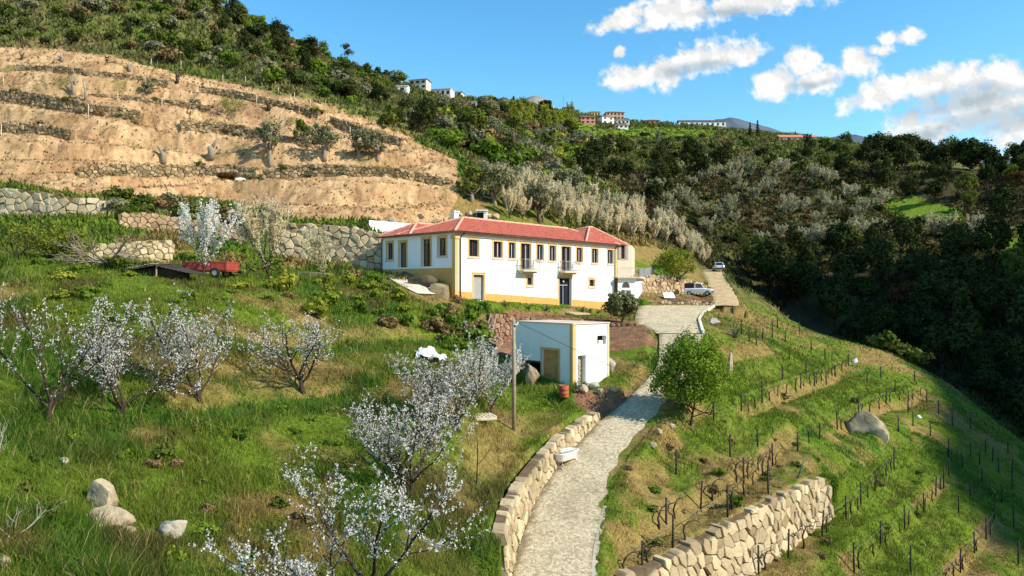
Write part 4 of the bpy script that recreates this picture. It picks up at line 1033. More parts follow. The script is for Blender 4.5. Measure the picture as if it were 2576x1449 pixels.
def grow(mb, rng, p, d, L, r, lvl, sp, twigs):
    ns = sp['seg'][lvl]; pts = [np.array(p)]; rads = [r]; d = np.array(d, float)
    for i in range(ns):
        d = d + rng.normal(size=3) * sp['wob'][lvl] + np.array((0, 0, sp['trop'][lvl])); d /= np.linalg.norm(d)
        pts.append(pts[-1] + d * L / ns); rads.append(max(0.004, r * (1 - (i + 1) / ns * (1 - sp['tip']))))
    mb.tube(pts, rads, sp['sides'][lvl], cap=False)
    if lvl >= sp['leaf']: twigs.append(np.array(pts))
    if lvl + 1 >= len(sp['seg']): return
    n = int(rng.integers(sp['kids'][lvl][0], sp['kids'][lvl][1] + 1)); az = rng.uniform(0, 6.28)
    for k in range(n):
        t = sp['t0'][lvl] + (1 - sp['t0'][lvl]) * (k + rng.uniform(0.2, 1.0)) / n; t = min(t, 0.99)
        f = t * ns; i = min(int(f), ns - 1); q = pts[i] + (pts[i + 1] - pts[i]) * (f - i)
        dd = pts[i + 1] - pts[i]; dd /= np.linalg.norm(dd)
        x = np.cross(dd, (0.3, 0.5, 0.8)); x /= np.linalg.norm(x); y = np.cross(dd, x); az += 2.4 + rng.uniform(-.5, .5)
        an = rad(rng.uniform(*sp['ang'][lvl])); nd_ = dd * math.cos(an) + (x * math.cos(az) + y * math.sin(az)) * math.sin(an)
        grow(mb, rng, q, nd_, L * rng.uniform(*sp['ratio'][lvl]) * (1.15 - 0.4 * t), max(0.005, rads[i] * sp['thin'][lvl]), lvl + 1, sp, twigs)
def along(twigs, per_m, rng, off, start=0.0):
    out = []
    for tw in twigs:
        seg = np.linalg.norm(np.diff(tw, axis=0), axis=1); L = seg.sum(); n = rng.poisson(L * per_m)
        if n == 0: continue
        s = (start + (1 - start) * rng.random(n)) * L; c = np.concatenate([[0], np.cumsum(seg)])
        q = np.stack([np.interp(s, c, tw[:, k]) for k in range(3)], 1); out.append(q + rng.normal(size=(n, 3)) * off)
    return np.concatenate(out) if out else np.zeros((0, 3))
def cat_mesh(name, parts, mat):
    V = []; Q = []; n = 0
    for v, q in parts: V.append(v); Q.append(q + n); n += len(v)
    return mesh_np(name, np.concatenate(V), np.concatenate(Q), None, mat)
VASE = dict(seg=[3, 5, 5, 4], wob=[.07, .13, .14, .14], trop=[.0, .10, .20, .16], tip=0.45, sides=[8, 6, 4, 3], leaf=1, kids=[(4, 6), (7, 10), (4, 6)], t0=[.55, .25, .2], ang=[(24, 44), (22, 48), (25, 50)], ratio=[(3.2, 4.2), (.38, .62), (.35, .6)], thin=[.55, .5, .6])
def sized(V, H):
    return V
def blossom_tree(seed, H, density=55, size=0.075, trunk=0.55, r=0.075, spec=None, bm=M_BLOS, far=False, sprig=0.12, wide=1.0):
    """returns trunk mesh, blossom mesh, leaf mesh for a vase shaped cherry of height about H"""
    rng = np.random.default_rng(seed); sp = dict(VASE)
    if spec: sp.update(spec)
    mb = MB(); tw = []
    grow(mb, rng, (0, 0, -0.15), (rng.uniform(-.08, .08), rng.uniform(-.08, .08), 1), trunk, r, 0, sp, tw)
    V, Q, T = mb.arrays(); top = max(t[:, 2].max() for t in tw); k = H / top
    S3 = np.array((k * wide, k * wide, k)); V = V * S3; tw = [t * S3 for t in tw]
    trunk_me = mesh_np('trunk', V, Q, T, M_BARK, True)
    P_ = along(tw[0:], density, rng, 0.02 if not far else 0.045)
    zmin = H * 0.16; P_ = P_[P_[:, 2] > zmin]
    k_ = 2 if far else 4; P3 = np.repeat(P_, k_, 0) + rng.normal(size=(len(P_) * k_, 3)) * size * 0.34
    parts = [cards(P3, size * (1 if far else 0.72), rng, 0.85)]
    bl = cat_mesh('blossom', parts, bm)
    lf = None
    if sprig > 0:
        G_ = along(tw, max(density, 20) * sprig, rng, 0.05); lf = cat_mesh('foliage', [cards(G_, size * 0.9, rng, 0.5)], M_SPRIG)
    return trunk_me, bl, lf
def clumps(rng, R3, nclump, ncard, size, flat=0.75, shell=0.65, jit=0.35, low=0.0):
    """leaf cards gathered in clumps through a crown of half sizes R3 centred at z = R3[2]"""
    c = rng.normal(size=(nclump, 3)); c /= np.linalg.norm(c, axis=1, keepdims=True)
    c = c * (shell + (1 - shell) * rng.random((nclump, 1)) ** 0.5) * rng.uniform(0.7, 1.05, (nclump, 1))
    c[:, 2] = np.where(c[:, 2] < low - 0.6, -c[:, 2] * 0.5, c[:, 2])
    idx = rng.integers(0, nclump, ncard)
    o = rng.normal(size=(ncard, 3)); o /= np.linalg.norm(o, axis=1, keepdims=True)
    rr = jit * rng.uniform(0.35, 1.1, (ncard, 1)) * rng.uniform(0.6, 1.3, nclump)[idx][:, None]
    q = (c[idx] + o * rr); nrm = o + c[idx] * 0.6
    P_ = q * np.array(R3) + np.array((0, 0, R3[2]))
    return cards(P_, size, rng, flat, nrm, 0.55)
def leafy(seed, R3, base, nclump, ncard, size, leaf, bark=M_BARK, r=0.12, limbs=5, shell=0.6, jit=0.36, flat=0.75, extra=None, low=0.0):
    """trunk mesh and crown mesh: crown half sizes R3, its underside at height base"""
    rng = np.random.default_rng(seed); mb = MB()
    top = np.array((rng.uniform(-.1, .1) * R3[0], rng.uniform(-.1, .1) * R3[1], base + R3[2] * 0.35))
    mid = np.array((rng.uniform(-.15, .15), rng.uniform(-.15, .15), base * 0.55 + 0.1))
    mb.tube([(0, 0, -0.4), mid * 0.4, mid, top], [r * 1.3, r * 1.05, r * 0.9, r * 0.5], 8)
    for k in range(limbs):
        a = 6.28 * k / limbs + rng.uniform(-.4, .4); e = np.array((math.cos(a) * R3[0] * .7, math.sin(a) * R3[1] * .7, base + R3[2] * rng.uniform(.5, 1.4)))
        s = mid + (top - mid) * rng.uniform(0, .6); m = (s + e) / 2 + rng.normal(size=3) * 0.12 * R3[0]; m[2] -= 0.1 * R3[2]
        mb.tube([s, m, e], [r * .55, r * .38, r * .12], 5)
        for j in range(2):
            e2 = m + (e - m) * .4 + rng.normal(size=3) * .4 * R3[0]; mb.tube([m, (m + e2) / 2 + rng.normal(size=3) * .05, e2], [r * .25, r * .18, r * .06], 4)
    V, Q = clumps(rng, R3, nclump, ncard, size, flat, shell, jit, low); V = V + np.array((0, 0, base))
    return mb.mesh('trunk', bark, True), mesh_np('crown', V, Q, None, leaf)
def bush(seed, R3, nclump, ncard, size, leaf, jit=0.4, shell=0.55):
    rng = np.random.default_rng(seed)
    V, Q = clumps(rng, R3, nclump, ncard, size, 0.7, shell, jit, 0.2)
    V[:, 2] -= R3[2] * 0.25
    return mesh_np('foliage', V, Q, None, leaf)
def conifer(seed, H, R, ncard, size, leaf, r=0.16):
    rng = np.random.default_rng(seed); mb = MB(); mb.tube([(0, 0, -.4), (0.05, 0, H * .5), (0, 0, H * .97)], [r, r * .7, .02], 6)
    t = rng.random(ncard) ** 0.8; lay = np.floor(t * 11) / 11 + rng.normal(size=ncard) * 0.012; a = rng.uniform(0, 6.28, ncard)
    rr = (1 - lay) * R * rng.uniform(0.15, 1.0, ncard) * (0.8 + 0.35 * np.sin(a * 3 + lay * 40))
    P_ = np.stack([np.cos(a) * rr, np.sin(a) * rr, H * (0.08 + 0.92 * lay) - rr * 0.35], 1); nrm = np.stack([np.cos(a) * .4, np.sin(a) * .4, np.ones(ncard) * .7], 1)
    V, Q = cards(P_, size, rng, 0.5, nrm, .5)
    return mb.mesh('trunk', M_BARK, True), mesh_np('crown', V, Q, None, leaf)
def plant_thing(name, meshes, loc, label, cat, group=None, rz=0.0, sc=1.0, parts=('trunk', 'crown')):
    t = thing(name, tuple(loc), label, cat, group, rz); t.scale = (sc, sc, sc) if np.isscalar(sc) else sc
    for pn, me in zip(parts, meshes):
        if me is None: continue
        o = bpy.data.objects.new(pn, me); COL.objects.link(o); o.parent = t
    return t
def single(name, me, loc, label, cat, group=None, rz=0.0, sc=1.0):
    o = bpy.data.objects.new(name, me); COL.objects.link(o); o.location = loc; o.rotation_euler = (0, 0, rz); o.scale = (sc, sc, sc) if np.isscalar(sc) else sc
    return tag(o, label, cat, group)
# ------------------------------------------------------------------ grass and undergrowth
def blades(name, u, Y, hgt, wid, nb, spread, colfun, mat, seed):
    rng = np.random.default_rng(seed); x = (u - U0) / F * Y
    x = np.repeat(x, nb); y = np.repeat(Y, nb); n = len(x); k = np.repeat(hgt, nb); wd = np.repeat(wid, nb)
    x = x + rng.normal(size=n) * spread; y = y + rng.normal(size=n) * spread
    pm = paved_mask(x, y); x, y, k, wd = x[~pm], y[~pm], k[~pm], wd[~pm]; n = len(x)
    z = height(x, y); c = cover(x, y, z); col, keep, hk = colfun(x, y, z, c, rng)
    x, y, z, k, wd, col, hk = x[keep], y[keep], z[keep], k[keep], wd[keep], col[keep], hk[keep]; n = len(x)
    hh = k * hk * rng.uniform(0.5, 1.3, n); a = rng.uniform(0, 6.28, n); ln = rng.normal(size=(n, 2)) * 0.45
    b = np.stack([x, y, z - 0.03], 1); d = np.stack([np.cos(a) * wd / 2, np.sin(a) * wd / 2, np.zeros(n)], 1)
    m = b + np.stack([ln[:, 0] * hh * .35, ln[:, 1] * hh * .35, hh * 0.6], 1); t = b + np.stack([ln[:, 0] * hh, ln[:, 1] * hh, hh], 1)
    V = np.stack([b - d, b + d, m + d * .7, m - d * .7, t], 1).reshape(-1, 3)
    i = np.arange(n) * 5; Q = np.stack([i, i + 1, i + 2, i + 3], 1); T = np.stack([i + 3, i + 2, i + 4], 1)
    col = np.repeat(col, 5, 0)
    return link(name, mesh_np(name, V, Q, T, mat, False, {'cover': col}))
def attr_leaf(name, trans=0.4):
    m, nt, b = nodes(name); a = nd(nt, 'ShaderNodeAttribute', attribute_name='cover').outputs['Color']
    nt.links.new(a, b.inputs['Base Color']); b.inputs['Roughness'].default_value = 0.7
    t = nd(nt, 'ShaderNodeBsdfTranslucent'); nt.links.new(a, t.inputs['Color'])
    mx = nd(nt, 'ShaderNodeMixShader', {0: trans}); nt.links.new(b.outputs[0], mx.inputs[1]); nt.links.new(t.outputs[0], mx.inputs[2]); nt.links.new(mx.outputs[0], nt.nodes['Material Output'].inputs['Surface'])
    return m
M_GRASS = attr_leaf('grass')
INHOUSE = lambda x, y: (((x - HC[0]) * HA[0] + (y - HC[1]) * HA[1] > -0.1) & ((x - HC[0]) * HB[0] + (y - HC[1]) * HB[1] > -0.15) & ((x - HC[0]) * HB[0] + (y - HC[1]) * HB[1] < DEP)) | (((x - SC0[0]) * SA[0] + (y - SC0[1]) * SA[1] > -.1) & ((x - SC0[0]) * SA[0] + (y - SC0[1]) * SA[1] < SL1) & ((x - SC0[0]) * SB[0] + (y - SC0[1]) * SB[1] > -.1) & ((x - SC0[0]) * SB[0] + (y - SC0[1]) * SB[1] < SL2))
def grasscol(x, y, z, c, rng):
    n = len(x); col = ground_colour(x, y, z, c)
    v = rng.uniform(0.6, 1.55, (n, 1)); yel = rng.random(n) < 0.16
    col = col * v; col[yel] = col[yel] * 0.4 + np.array((0.30, 0.26, 0.05)) * 0.75
    stalk = rng.random(n) < 0.014; col[stalk] = np.array((0.42, 0.33, 0.15)) * v[stalk]
    patch = sstep(-0.3, 0.35, fbm(x * 0.45, y * 0.45, 3, 91))
    keep = (rng.random(n) < (1 - c['soil'] * 0.9) * (1 - c['red'] * 0.7) * (0.35 + 0.65 * patch)) & (~INHOUSE(x, y))
    hk = np.where(stalk, 1.45, 1.0) * (0.5 + 0.6 * sstep(-.1, .4, fbm(x * .8, y * .8, 3, 141)) + 0.9 * c['lush'] + 0.2 * (1 - c['dry'])) * np.where(c['u'] > 1480, .55, 1.0) * (1 - 0.6 * c['red']) * (1 - .4 * c['soil'])
    return col, keep, hk
_r = np.random.default_rng(5); NG = 150000
_u = _r.uniform(-60, 2640, NG); _Yg = np.exp(_r.uniform(math.log(12.5), math.log(66), NG))
grass = blades('grass', _u, _Yg, np.full(NG, 0.26), np.maximum(0.02, _Yg * 0.00095), 5, 0.09, grasscol, M_GRASS, 6); tag(grass, kind='stuff')
def scrubcol(x, y, z, c, rng):
    n = len(x); col = ground_colour(x, y, z, c); v = rng.uniform(0.5, 1.7, (n, 1)); col = col * v
    g = sstep(-.2, .3, fbm(x * 0.07, y * 0.07, 4, 101)); k = rng.random(n) < g * .6; col[k] = np.array((0.12, 0.16, 0.026)) * v[k]
    dk = (rng.random(n) < .16); col[dk] = np.array((0.045, 0.05, 0.018)) * v[dk]
    shade_m = (c['u'] > 1560) & (c['v'] > 425) & (y > 112); col[shade_m] = col[shade_m] * .45 + np.array((.02, .014, .004))  # same painted cloud shadow, darkening the undergrowth blades
    so_ = c['soil'] > .5; col[so_] = np.array((0.26, 0.16, 0.06)) * v[so_]
    keep = (rng.random(n) < np.where(c['soil'] > .5, 0.22, 0.95)) & (~INHOUSE(x, y)) & (y < 430)
    return col, keep, np.where(c['soil'] > .5, .45, 1.0) * np.where(c['mead'] > .5, .35, 1)
_u = _r.uniform(-60, 2640, 60000); _Yg = np.exp(_r.uniform(math.log(62), math.log(420), 60000))
_sh_ = 1.0
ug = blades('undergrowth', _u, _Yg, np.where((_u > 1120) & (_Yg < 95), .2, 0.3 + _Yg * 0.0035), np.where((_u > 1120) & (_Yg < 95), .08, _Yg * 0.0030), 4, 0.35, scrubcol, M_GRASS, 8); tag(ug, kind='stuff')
# ------------------------------------------------------------------ trees placed one by one
def top_h(u, vb, vt):
    p = onground(u, vb); return p, (vb - vt) / F * p[1]
def set_blossom(name, u, vb, vt, seed, label, density=55, size=0.075, spec=None, trunk=.55, r=.075, rz=None, bm=M_BLOS, sprig=.12, group=None, below=None, wide=1.15):
    p, H = top_h(u, vb, vt)
    me = blossom_tree(seed, H, density, size, trunk, r, spec, bm, sprig=sprig, wide=wide)
    return plant_thing(name, me, p, label, 'tree', group, rz if rz is not None else seed * 1.3, 1.0, ('trunk', 'blossom', 'foliage'))
UP = dict(ang=[(12, 24), (14, 30), (15, 35)], trop=[0, .16, .2, .15])
WIDE = dict(ang=[(26, 52), (26, 60), (30, 60)], trop=[0, .05, .22, .2])
gN = 'blossoming cherry trees on the grass slope'
set_blossom('cherry_tree', 122, 1068, 690, 1, 'tall open cherry at the outer edge of the grass slope with a long bare stem', 7.3, .062, dict(kids=[(4, 5), (5, 6), (2, 4)]), .6, .060, 0.4)
set_blossom('cherry_tree', 303, 1040, 750, 2, 'blossoming cherry with low white sprays right down to the grass', 9.9, .062, WIDE, .3, .05, 1.0)
set_blossom('cherry_tree', 256, 1022, 850, 3, 'thin young cherry stem squeezed between two blossoming cherries', 5.3, .060, UP, .6, .04)
set_blossom('cherry_tree', 505, 1015, 715, 4, 'wide vase shaped cherry with dark forked limbs over a patch of brown grass', 8.6, .060, WIDE, .5, .062, 2.2)
set_blossom('cherry_tree', 438, 1002, 770, 5, 'slim cherry with two thin stems behind the dark forked cherry', 6.0, .060, UP, .9, .045)
set_blossom('cherry_tree', 762, 985, 765, 6, 'sparse old cherry with thick pale trunk and level limbs under the green bank', 5.3, .062, WIDE, .8, .10, 0.7, wide=1.6)
set_blossom('cherry_tree', 1150, 1082, 800, 7, 'dense blossoming cherry in front of the ladder and white sheet', 10.1, .060, None, .7, .085, 0.2, wide=1.3)
set_blossom('cherry_tree', 1232, 1048, 850, 8, 'narrow blossoming cherry beside the wooden utility pole', 13.2, .062, UP, .7, .055)
set_blossom('cherry_tree', 1035, 1250, 930, 9, 'pinkish twiggy cherry just behind the big front cherry', 8.8, .060, None, .6, .060, 1.9)
set_blossom('cherry_tree', 925, 1540, 1095, 10, 'largest front cherry whose white branches rise from the bottom edge of the view', 14.5, .060, WIDE, .6, .085, 0.9, wide=1.3)
set_blossom('cherry_tree', 760, 1500, 1395, 12, 'low white flowering shoots at the bottom edge of the grass', 13.2, .060, UP, .3, .03)
set_blossom('cherry_tree', 512, 702, 492, 13, 'tall upright white cherry in front of the red trailer', 12, .11, UP, .9, .09, sprig=.2)
set_blossom('cherry_tree', 682, 705, 488, 14, 'tall upright creamy cherry beside the leaning metal poles', 13, .11, UP, .6, .060, bm=M_BLOS_F, sprig=.25)
set_blossom('cherry_tree', 815, 705, 572, 15, 'small thin cherry in front of the stacked planks and boulder wall', 14, .11, UP, .7, .05, bm=M_BLOS_F)
set_blossom('cherry_tree', 1085, 1120, 900, 17, 'greyish twiggy cherry between the ladder cherry and the pinkish one', 8.4, .060, None, .4, .062, 2.9)
set_blossom('cherry_tree', 990, 1215, 985, 18, 'low spreading cherry filling the gap behind the big front cherry', 7.3, .060, WIDE, .4, .062, 1.2)
BARE = dict(seg=[3, 5, 4, 4], kids=[(4, 5), (7, 9), (5, 6)], leaf=2)
def bare(name, u, vb, vt, seed, label, spec, trunk, r, mat=M_BARK_G, cat='tree', leaves=None, dens=0, size=.1, wide=None):
    p, H = top_h(u, vb, vt); rng = np.random.default_rng(seed); sp = dict(VASE); sp.update(spec); mb = MB(); tw = []
    grow(mb, rng, (0, 0, -.15), (0.02, 0, 1), trunk, r, 0, sp, tw); V, Q, T = mb.arrays(); k = H / max(t[:, 2].max() for t in tw)
    S = np.array((k, k, k)) if wide is None else np.array((k * wide, k * wide, k)); V = V * S; tw = [t * S for t in tw]
    lf = None
    if leaves is not None: lf = cat_mesh('crown', [cards(along(tw, dens, rng, size * .8), size, rng, .6)], leaves)
    return plant_thing(name, (mesh_np('trunk', V, Q, T, mat, True), lf), p, label, cat, None, seed)
bare('fig_tree', 283, 678, 578, 21, 'bare grey fig tree with wide spreading limbs before the low pale wall', dict(BARE, ang=[(48, 72), (25, 50), (25, 50)], trop=[0, .05, .06, .05], kids=[(5, 6), (8, 9), (5, 6)]), .45, .15, wide=1.4, leaves=M_SPRIG, dens=1.5, size=.08)
bare('fig_tree', 120, 655, 560, 22, 'twiggy tree with fresh yellow green shoots below the long boulder wall', dict(BARE, ang=[(35, 60), (25, 50), (25, 50)], kids=[(5, 6), (8, 9), (6, 7)]), .4, .08, M_BARK, leaves=M_LYELL, dens=34, size=.15, wide=1.5)
bare('fig_tree', 40, 652, 580, 23, 'brownish twiggy tree next to the yellow green one at the end of the boulder wall', dict(BARE, ang=[(35, 60), (25, 50), (25, 50)]), .4, .07, M_BARK, leaves=M_LMID, dens=6, size=.12, wide=1.5)
bare('sapling', 1197, 1216, 1055, 24, 'bare dark sapling with a single straight stem on the dry grass', dict(BARE, kids=[(3, 4), (3, 4), (2, 3)], ang=[(30, 50), (30, 50), (30, 50)], t0=[.25, .3, .2], ratio=[(.5, .7), (.4, .5), (.4, .5)]), 2.2, .04, M_BARK)
bare('sapling', 645, 1008, 930, 25, 'small leafless sapling leaning beside the sparse old cherry', dict(BARE, kids=[(2, 3), (2, 3), (2, 3)]), .5, .03, M_BARK)
bare('sapling', 975, 1135, 1075, 26, 'small leafless forked sapling at the foot of the green hump', dict(BARE, kids=[(2, 3), (3, 4), (2, 3)], ang=[(40, 60), (25, 45), (25, 45)]), .3, .03, M_BARK)
bare('dry_branch', -15, 1220, 1040, 27, 'bleached bare branches sticking out of the grass at the outer edge', dict(BARE, kids=[(3, 4), (3, 4), (2, 3)], ang=[(20, 45), (25, 45), (25, 45)]), .4, .04, M_BARK_B, 'branch')
bare('dry_branch', 20, 1360, 1215, 28, 'fallen bleached branch with forked twigs on the lower grass', dict(BARE, kids=[(3, 3), (3, 3), (2, 2)], ang=[(45, 75), (25, 45), (25, 45)]), .3, .03, M_BARK_B, 'branch')
bare('sapling', 578, 300, 238, 29, 'yellow budding sapling standing alone on the tilled terraces', dict(BARE), .8, .06, M_BARK_G, leaves=M_LYELL, dens=5, size=.22)
def set_leafy(name, u, vb, vt, wpx, seed, leaf, label, base=.25, n=70, cards_=5000, size=.16, bark=M_BARK, r=.1, group=None, jit=.3, shell=.5, low=0.0, limbs=6):
    p, H = top_h(u, vb, vt); w = wpx / F * p[1] / 2; b = H * base
    me = leafy(seed, (w * .92, w * .92, (H - b) / 2), b, n, cards_, size, leaf, bark, r, limbs, shell, jit, low=low)
    return plant_thing(name, me, p, label, 'tree', group)
set_leafy('leafy_tree', 1737, 1070, 845, 225, 31, leaf_mat('spring leaf', (0.24, 0.33, 0.035), (0.11, 0.19, 0.02), .4, 0), 'round bright green tree casting its shadow across the cobbled lane', .12, 170, 17000, .13, r=.07, jit=.26, shell=.35)
set_leafy('leafy_tree', 1700, 738, 618, 125, 32, M_LYELL, 'olive green tree with a forked dark trunk beside the parked off-roader', .3, 70, 5000, .2, r=.13, jit=.3, shell=.4)
set_leafy('shrub_tree', 1563, 812, 738, 95, 33, leaf_mat('drooping leaf', (0.19, 0.20, 0.075), (0.085, 0.10, 0.03), .25, 0, .4), 'rounded shrub with drooping grey green leaves at the corner of the paved yard', .12, 45, 2400, .26, r=.07, jit=.34, shell=.5)
gO = 'olive trees on the tilled terraces'
set_leafy('olive_tree', 680, 415, 300, 66, 34, M_LOLIVE, 'grey olive tree with a tall bare trunk, tallest of the row on the tilled slope', .38, 26, 1500, .28, M_BARK_G, .24, gO)
set_leafy('olive_tree', 754, 362, 296, 52, 35, M_LMID, 'low dark green olive bush behind the tallest olive tree', .12, 24, 1300, .28, M_BARK_G, .2, gO)
set_leafy('olive_tree', 815, 398, 310, 92, 36, M_LOLIVE, 'broad grey olive tree with a leaning trunk in the middle of the row', .25, 34, 2000, .28, M_BARK_G, .3, gO)
set_leafy('olive_tree', 905, 398, 322, 66, 37, M_LOLIVE, 'grey green olive tree between the broad leaning olive and the end one', .2, 30, 1600, .28, M_BARK_G, .25, gO)
set_leafy('olive_tree', 950, 402, 330, 70, 38, M_LOLIVE, 'pale olive tree at the house end of the row', .2, 30, 1600, .28, M_BARK_G, .22, gO)
set_leafy('olive_tree', 1245, 515, 400, 120, 39, M_LOLIVE, 'large grey olive tree rising behind the ridge of the red roof', .12, 50, 3000, .3, M_BARK_G, .25)
set_leafy('olive_tree', 1185, 505, 415, 80, 40, M_LMID, 'dark green olive at the end of the tilled slope, casting a dark shadow', .1, 34, 2200, .3, M_BARK_G, .25)
set_leafy('olive_tree', 1355, 560, 455, 90, 41, M_LOLIVE, 'olive tree with a crooked dark trunk above the white orchard rows', .32, 34, 1700, .3, M_BARK, .2)
set_leafy('olive_tree', 1330, 478, 408, 95, 42, M_LOLIVE, 'hazy grey olive above the crooked one', .2, 34, 1800, .32, M_BARK_G, .2)
set_leafy('olive_tree', 1440, 492, 425, 90, 43, M_LOLIVE, 'grey olive tree at the upper edge of the white orchard', .2, 34, 1800, .32, M_BARK_G, .2)
set_leafy('olive_tree', 372, 238, 205, 40, 44, M_LOLIVE, 'small rounded grey shrub alone on the tilled terraces', .05, 20, 800, .3, M_BARK_G, .1)
# ------------------------------------------------------------------ hillside vegetation, each plant by itself
KEEP = [(1030, 1165, 196, 250), (995, 1030, 200, 236), (1175, 1205, 236, 272), (1412, 1460, 262, 288), (1480, 1512, 272, 290), (1458, 1600, 278, 328), (1620, 1660, 300, 316), (1360, 1382, 274, 286), (1700, 1830, 300, 322), (1955, 2055, 340, 356)]
def scatter(poly, n, Ymin, Ymax, seed, mind=0.0, sizef=None):
    rng = np.random.default_rng(seed); us = [p[0] for p in poly]
    N = n * 60; u = rng.uniform(min(us), max(us), N); Y = np.exp(rng.uniform(math.log(Ymin), math.log(Ymax), N)); x = (u - U0) / F * Y
    z = height(x, Y); v = V0 - F * z / Y; m = inpoly(u, v, poly); x, Y, z, u = x[m], Y[m], z[m], u[m]
    vv = V0 - F * z / Y; ok = np.ones(len(x), bool)
    for a, b, c, d in KEEP: ok &= ~((u > a - 5000 / Y) & (u < b + 5000 / Y) & (vv > c) & (vv - 7500 / Y < d - 4))
    if Ymax > 200: x, Y, z, u = x[ok], Y[ok], z[ok], u[ok]
    out = []; X = np.zeros((0, 2))
    for i in range(len(x)):
        if len(out) >= n: break
        q = np.array((x[i], Y[i]))
        if len(X) and (np.hypot(*(X - q).T).min() < mind * (0.4 + Y[i] / 150)): continue
        X = np.vstack([X, q]); out.append((x[i], Y[i], z[i]))
    return out
def bushset(mat, s0, R=(1, 1, .8), n=16, c=420, size=.34, k=4, jit=.42): return [bush(s0 + i, (R[0], R[1] * (0.8 + .1 * i), R[2] * (.85 + .1 * i)), n, c, size, mat, jit) for i in range(k)]
B_DARK, B_GREEN, B_OLIVE, B_BROWN, B_YEL, B_MID = [bushset(m, 200 + 10 * i) for i, m in enumerate((M_LDARK, M_LGREEN, M_LOLIVE, M_LBROWN, M_LYELL, M_LMID))]
def trees(mat, s0, R, base, n, c, size, k=3, bark=M_BARK, r=.16): return [leafy(s0 + i, (R[0] * (0.9 + .1 * i), R[1], R[2] * (.9 + .12 * i)), base, n, c, size, mat, bark, r, 4) for i in range(k)]
T_DARK = trees(M_LDARK, 300, (2.3, 2.3, 2.3), 1.2, 34, 1500, .42, 4); T_MID = trees(M_LMID, 310, (2.2, 2.2, 2.2), 1.2, 30, 1300, .42); T_RUST = trees(M_LRUST, 320, (2.2, 2.2, 2.1), 1.4, 26, 1000, .4); T_OLV = trees(M_LOLIVE, 330, (1.9, 1.9, 1.5), .8, 26, 1100, .36, 3, M_BARK_G)
T_YEL = trees(M_LYELL, 340, (1.4, 1.4, 2.2), .5, 22, 900, .36)
def place(pts, sets, weights, labels, group, seed, smin, smax, name, cat, up=(.8, 1.15)):
    rng = np.random.default_rng(seed); w = np.array(weights, float); w /= w.sum()
    for x, y, z in pts:
        k = rng.choice(len(sets), p=w); me = sets[k][rng.integers(len(sets[k]))]; s = rng.uniform(smin, smax); sc = (s * rng.uniform(.85, 1.2), s * rng.uniform(.85, 1.2), s * rng.uniform(*up))
        nm, lb, gr = (name[k] if isinstance(name, (list, tuple)) else name), labels[k], group + ' ' + str(labels[k].split(' ')[0])
        if isinstance(me, tuple): plant_thing(nm, me, (x, y, z), lb, cat, lb, rng.uniform(0, 6.28), sc)
        else: single(nm, me, (x, y, z - .1), lb, 'shrub', lb, rng.uniform(0, 6.28), sc)
HILL_A = [(-40, -60), (-40, 105), (130, 112), (270, 122), (450, 172), (600, 200), (720, 226), (830, 255), (940, 300), (1060, 350), (1160, 398), (1190, 330), (1080, 245), (1000, 205), (860, 140), (740, 85), (640, 50), (520, -30)]
ALL6 = [B_DARK, B_GREEN, B_OLIVE, B_BROWN, B_MID]
place(scatter(HILL_A, 165, 108, 260, 51, 3.0), ALL6, (1.2, 2.8, 1.8, 2.4, 2.8), ['dark evergreen shrub on the wild hillside above the tilled slope', 'bright green shrub on the wild hillside above the tilled slope', 'greyish shrub on the wild hillside above the tilled slope', 'brown dry shrub on the wild hillside above the tilled slope', 'mid green shrub on the wild hillside above the tilled slope'], 'a', 52, 1.0, 2.5, 'shrub', 'shrub')
place(scatter(HILL_A, 38, 112, 250, 53, 6), [T_DARK, T_MID], (1.4, 1), ['dark tree among the shrubs of the wild hillside', 'green tree among the shrubs of the wild hillside'], 'a', 54, .45, .85, 'tree', 'tree', (.8, 1.3))
HILL_B = [(1010, 215), (1180, 248), (1320, 268), (1470, 305), (1490, 345), (1560, 372), (1500, 400), (1480, 470), (1340, 470), (1250, 420), (1170, 400), (1100, 330)]
place(scatter(HILL_B, 230, 112, 360, 55, 2.6), [B_DARK, B_GREEN, B_OLIVE, B_BROWN, B_YEL], (1.3, 2, 3.2, 2.4, 1.2), ['dark shrub on the hillside below the village', 'green shrub on the hillside below the village', 'grey green shrub on the hillside below the village', 'brown shrub on the hillside below the village', 'yellowish shrub on the hillside below the village'], 'b', 56, 1.3, 2.9, 'bush', 'shrub')
place(scatter(HILL_B, 75, 120, 350, 57, 6), [T_OLV, T_MID, T_DARK], (2.2, 1, .8), ['grey olive tree on the hillside below the village', 'green tree on the hillside below the village', 'dark tree on the hillside below the village'], 'b', 58, .7, 1.2, ['olive_tree', 'tree', 'tree'], 'tree')
place(scatter([(1290, 288), (1470, 300), (1480, 340), (1300, 335)], 34, 230, 380, 59, 3), [T_YEL], (1,), ['young yellow green tree in the bright stand under the village'], 'b', 60, .8, 1.4, 'young_tree', 'tree', (.9, 1.3))
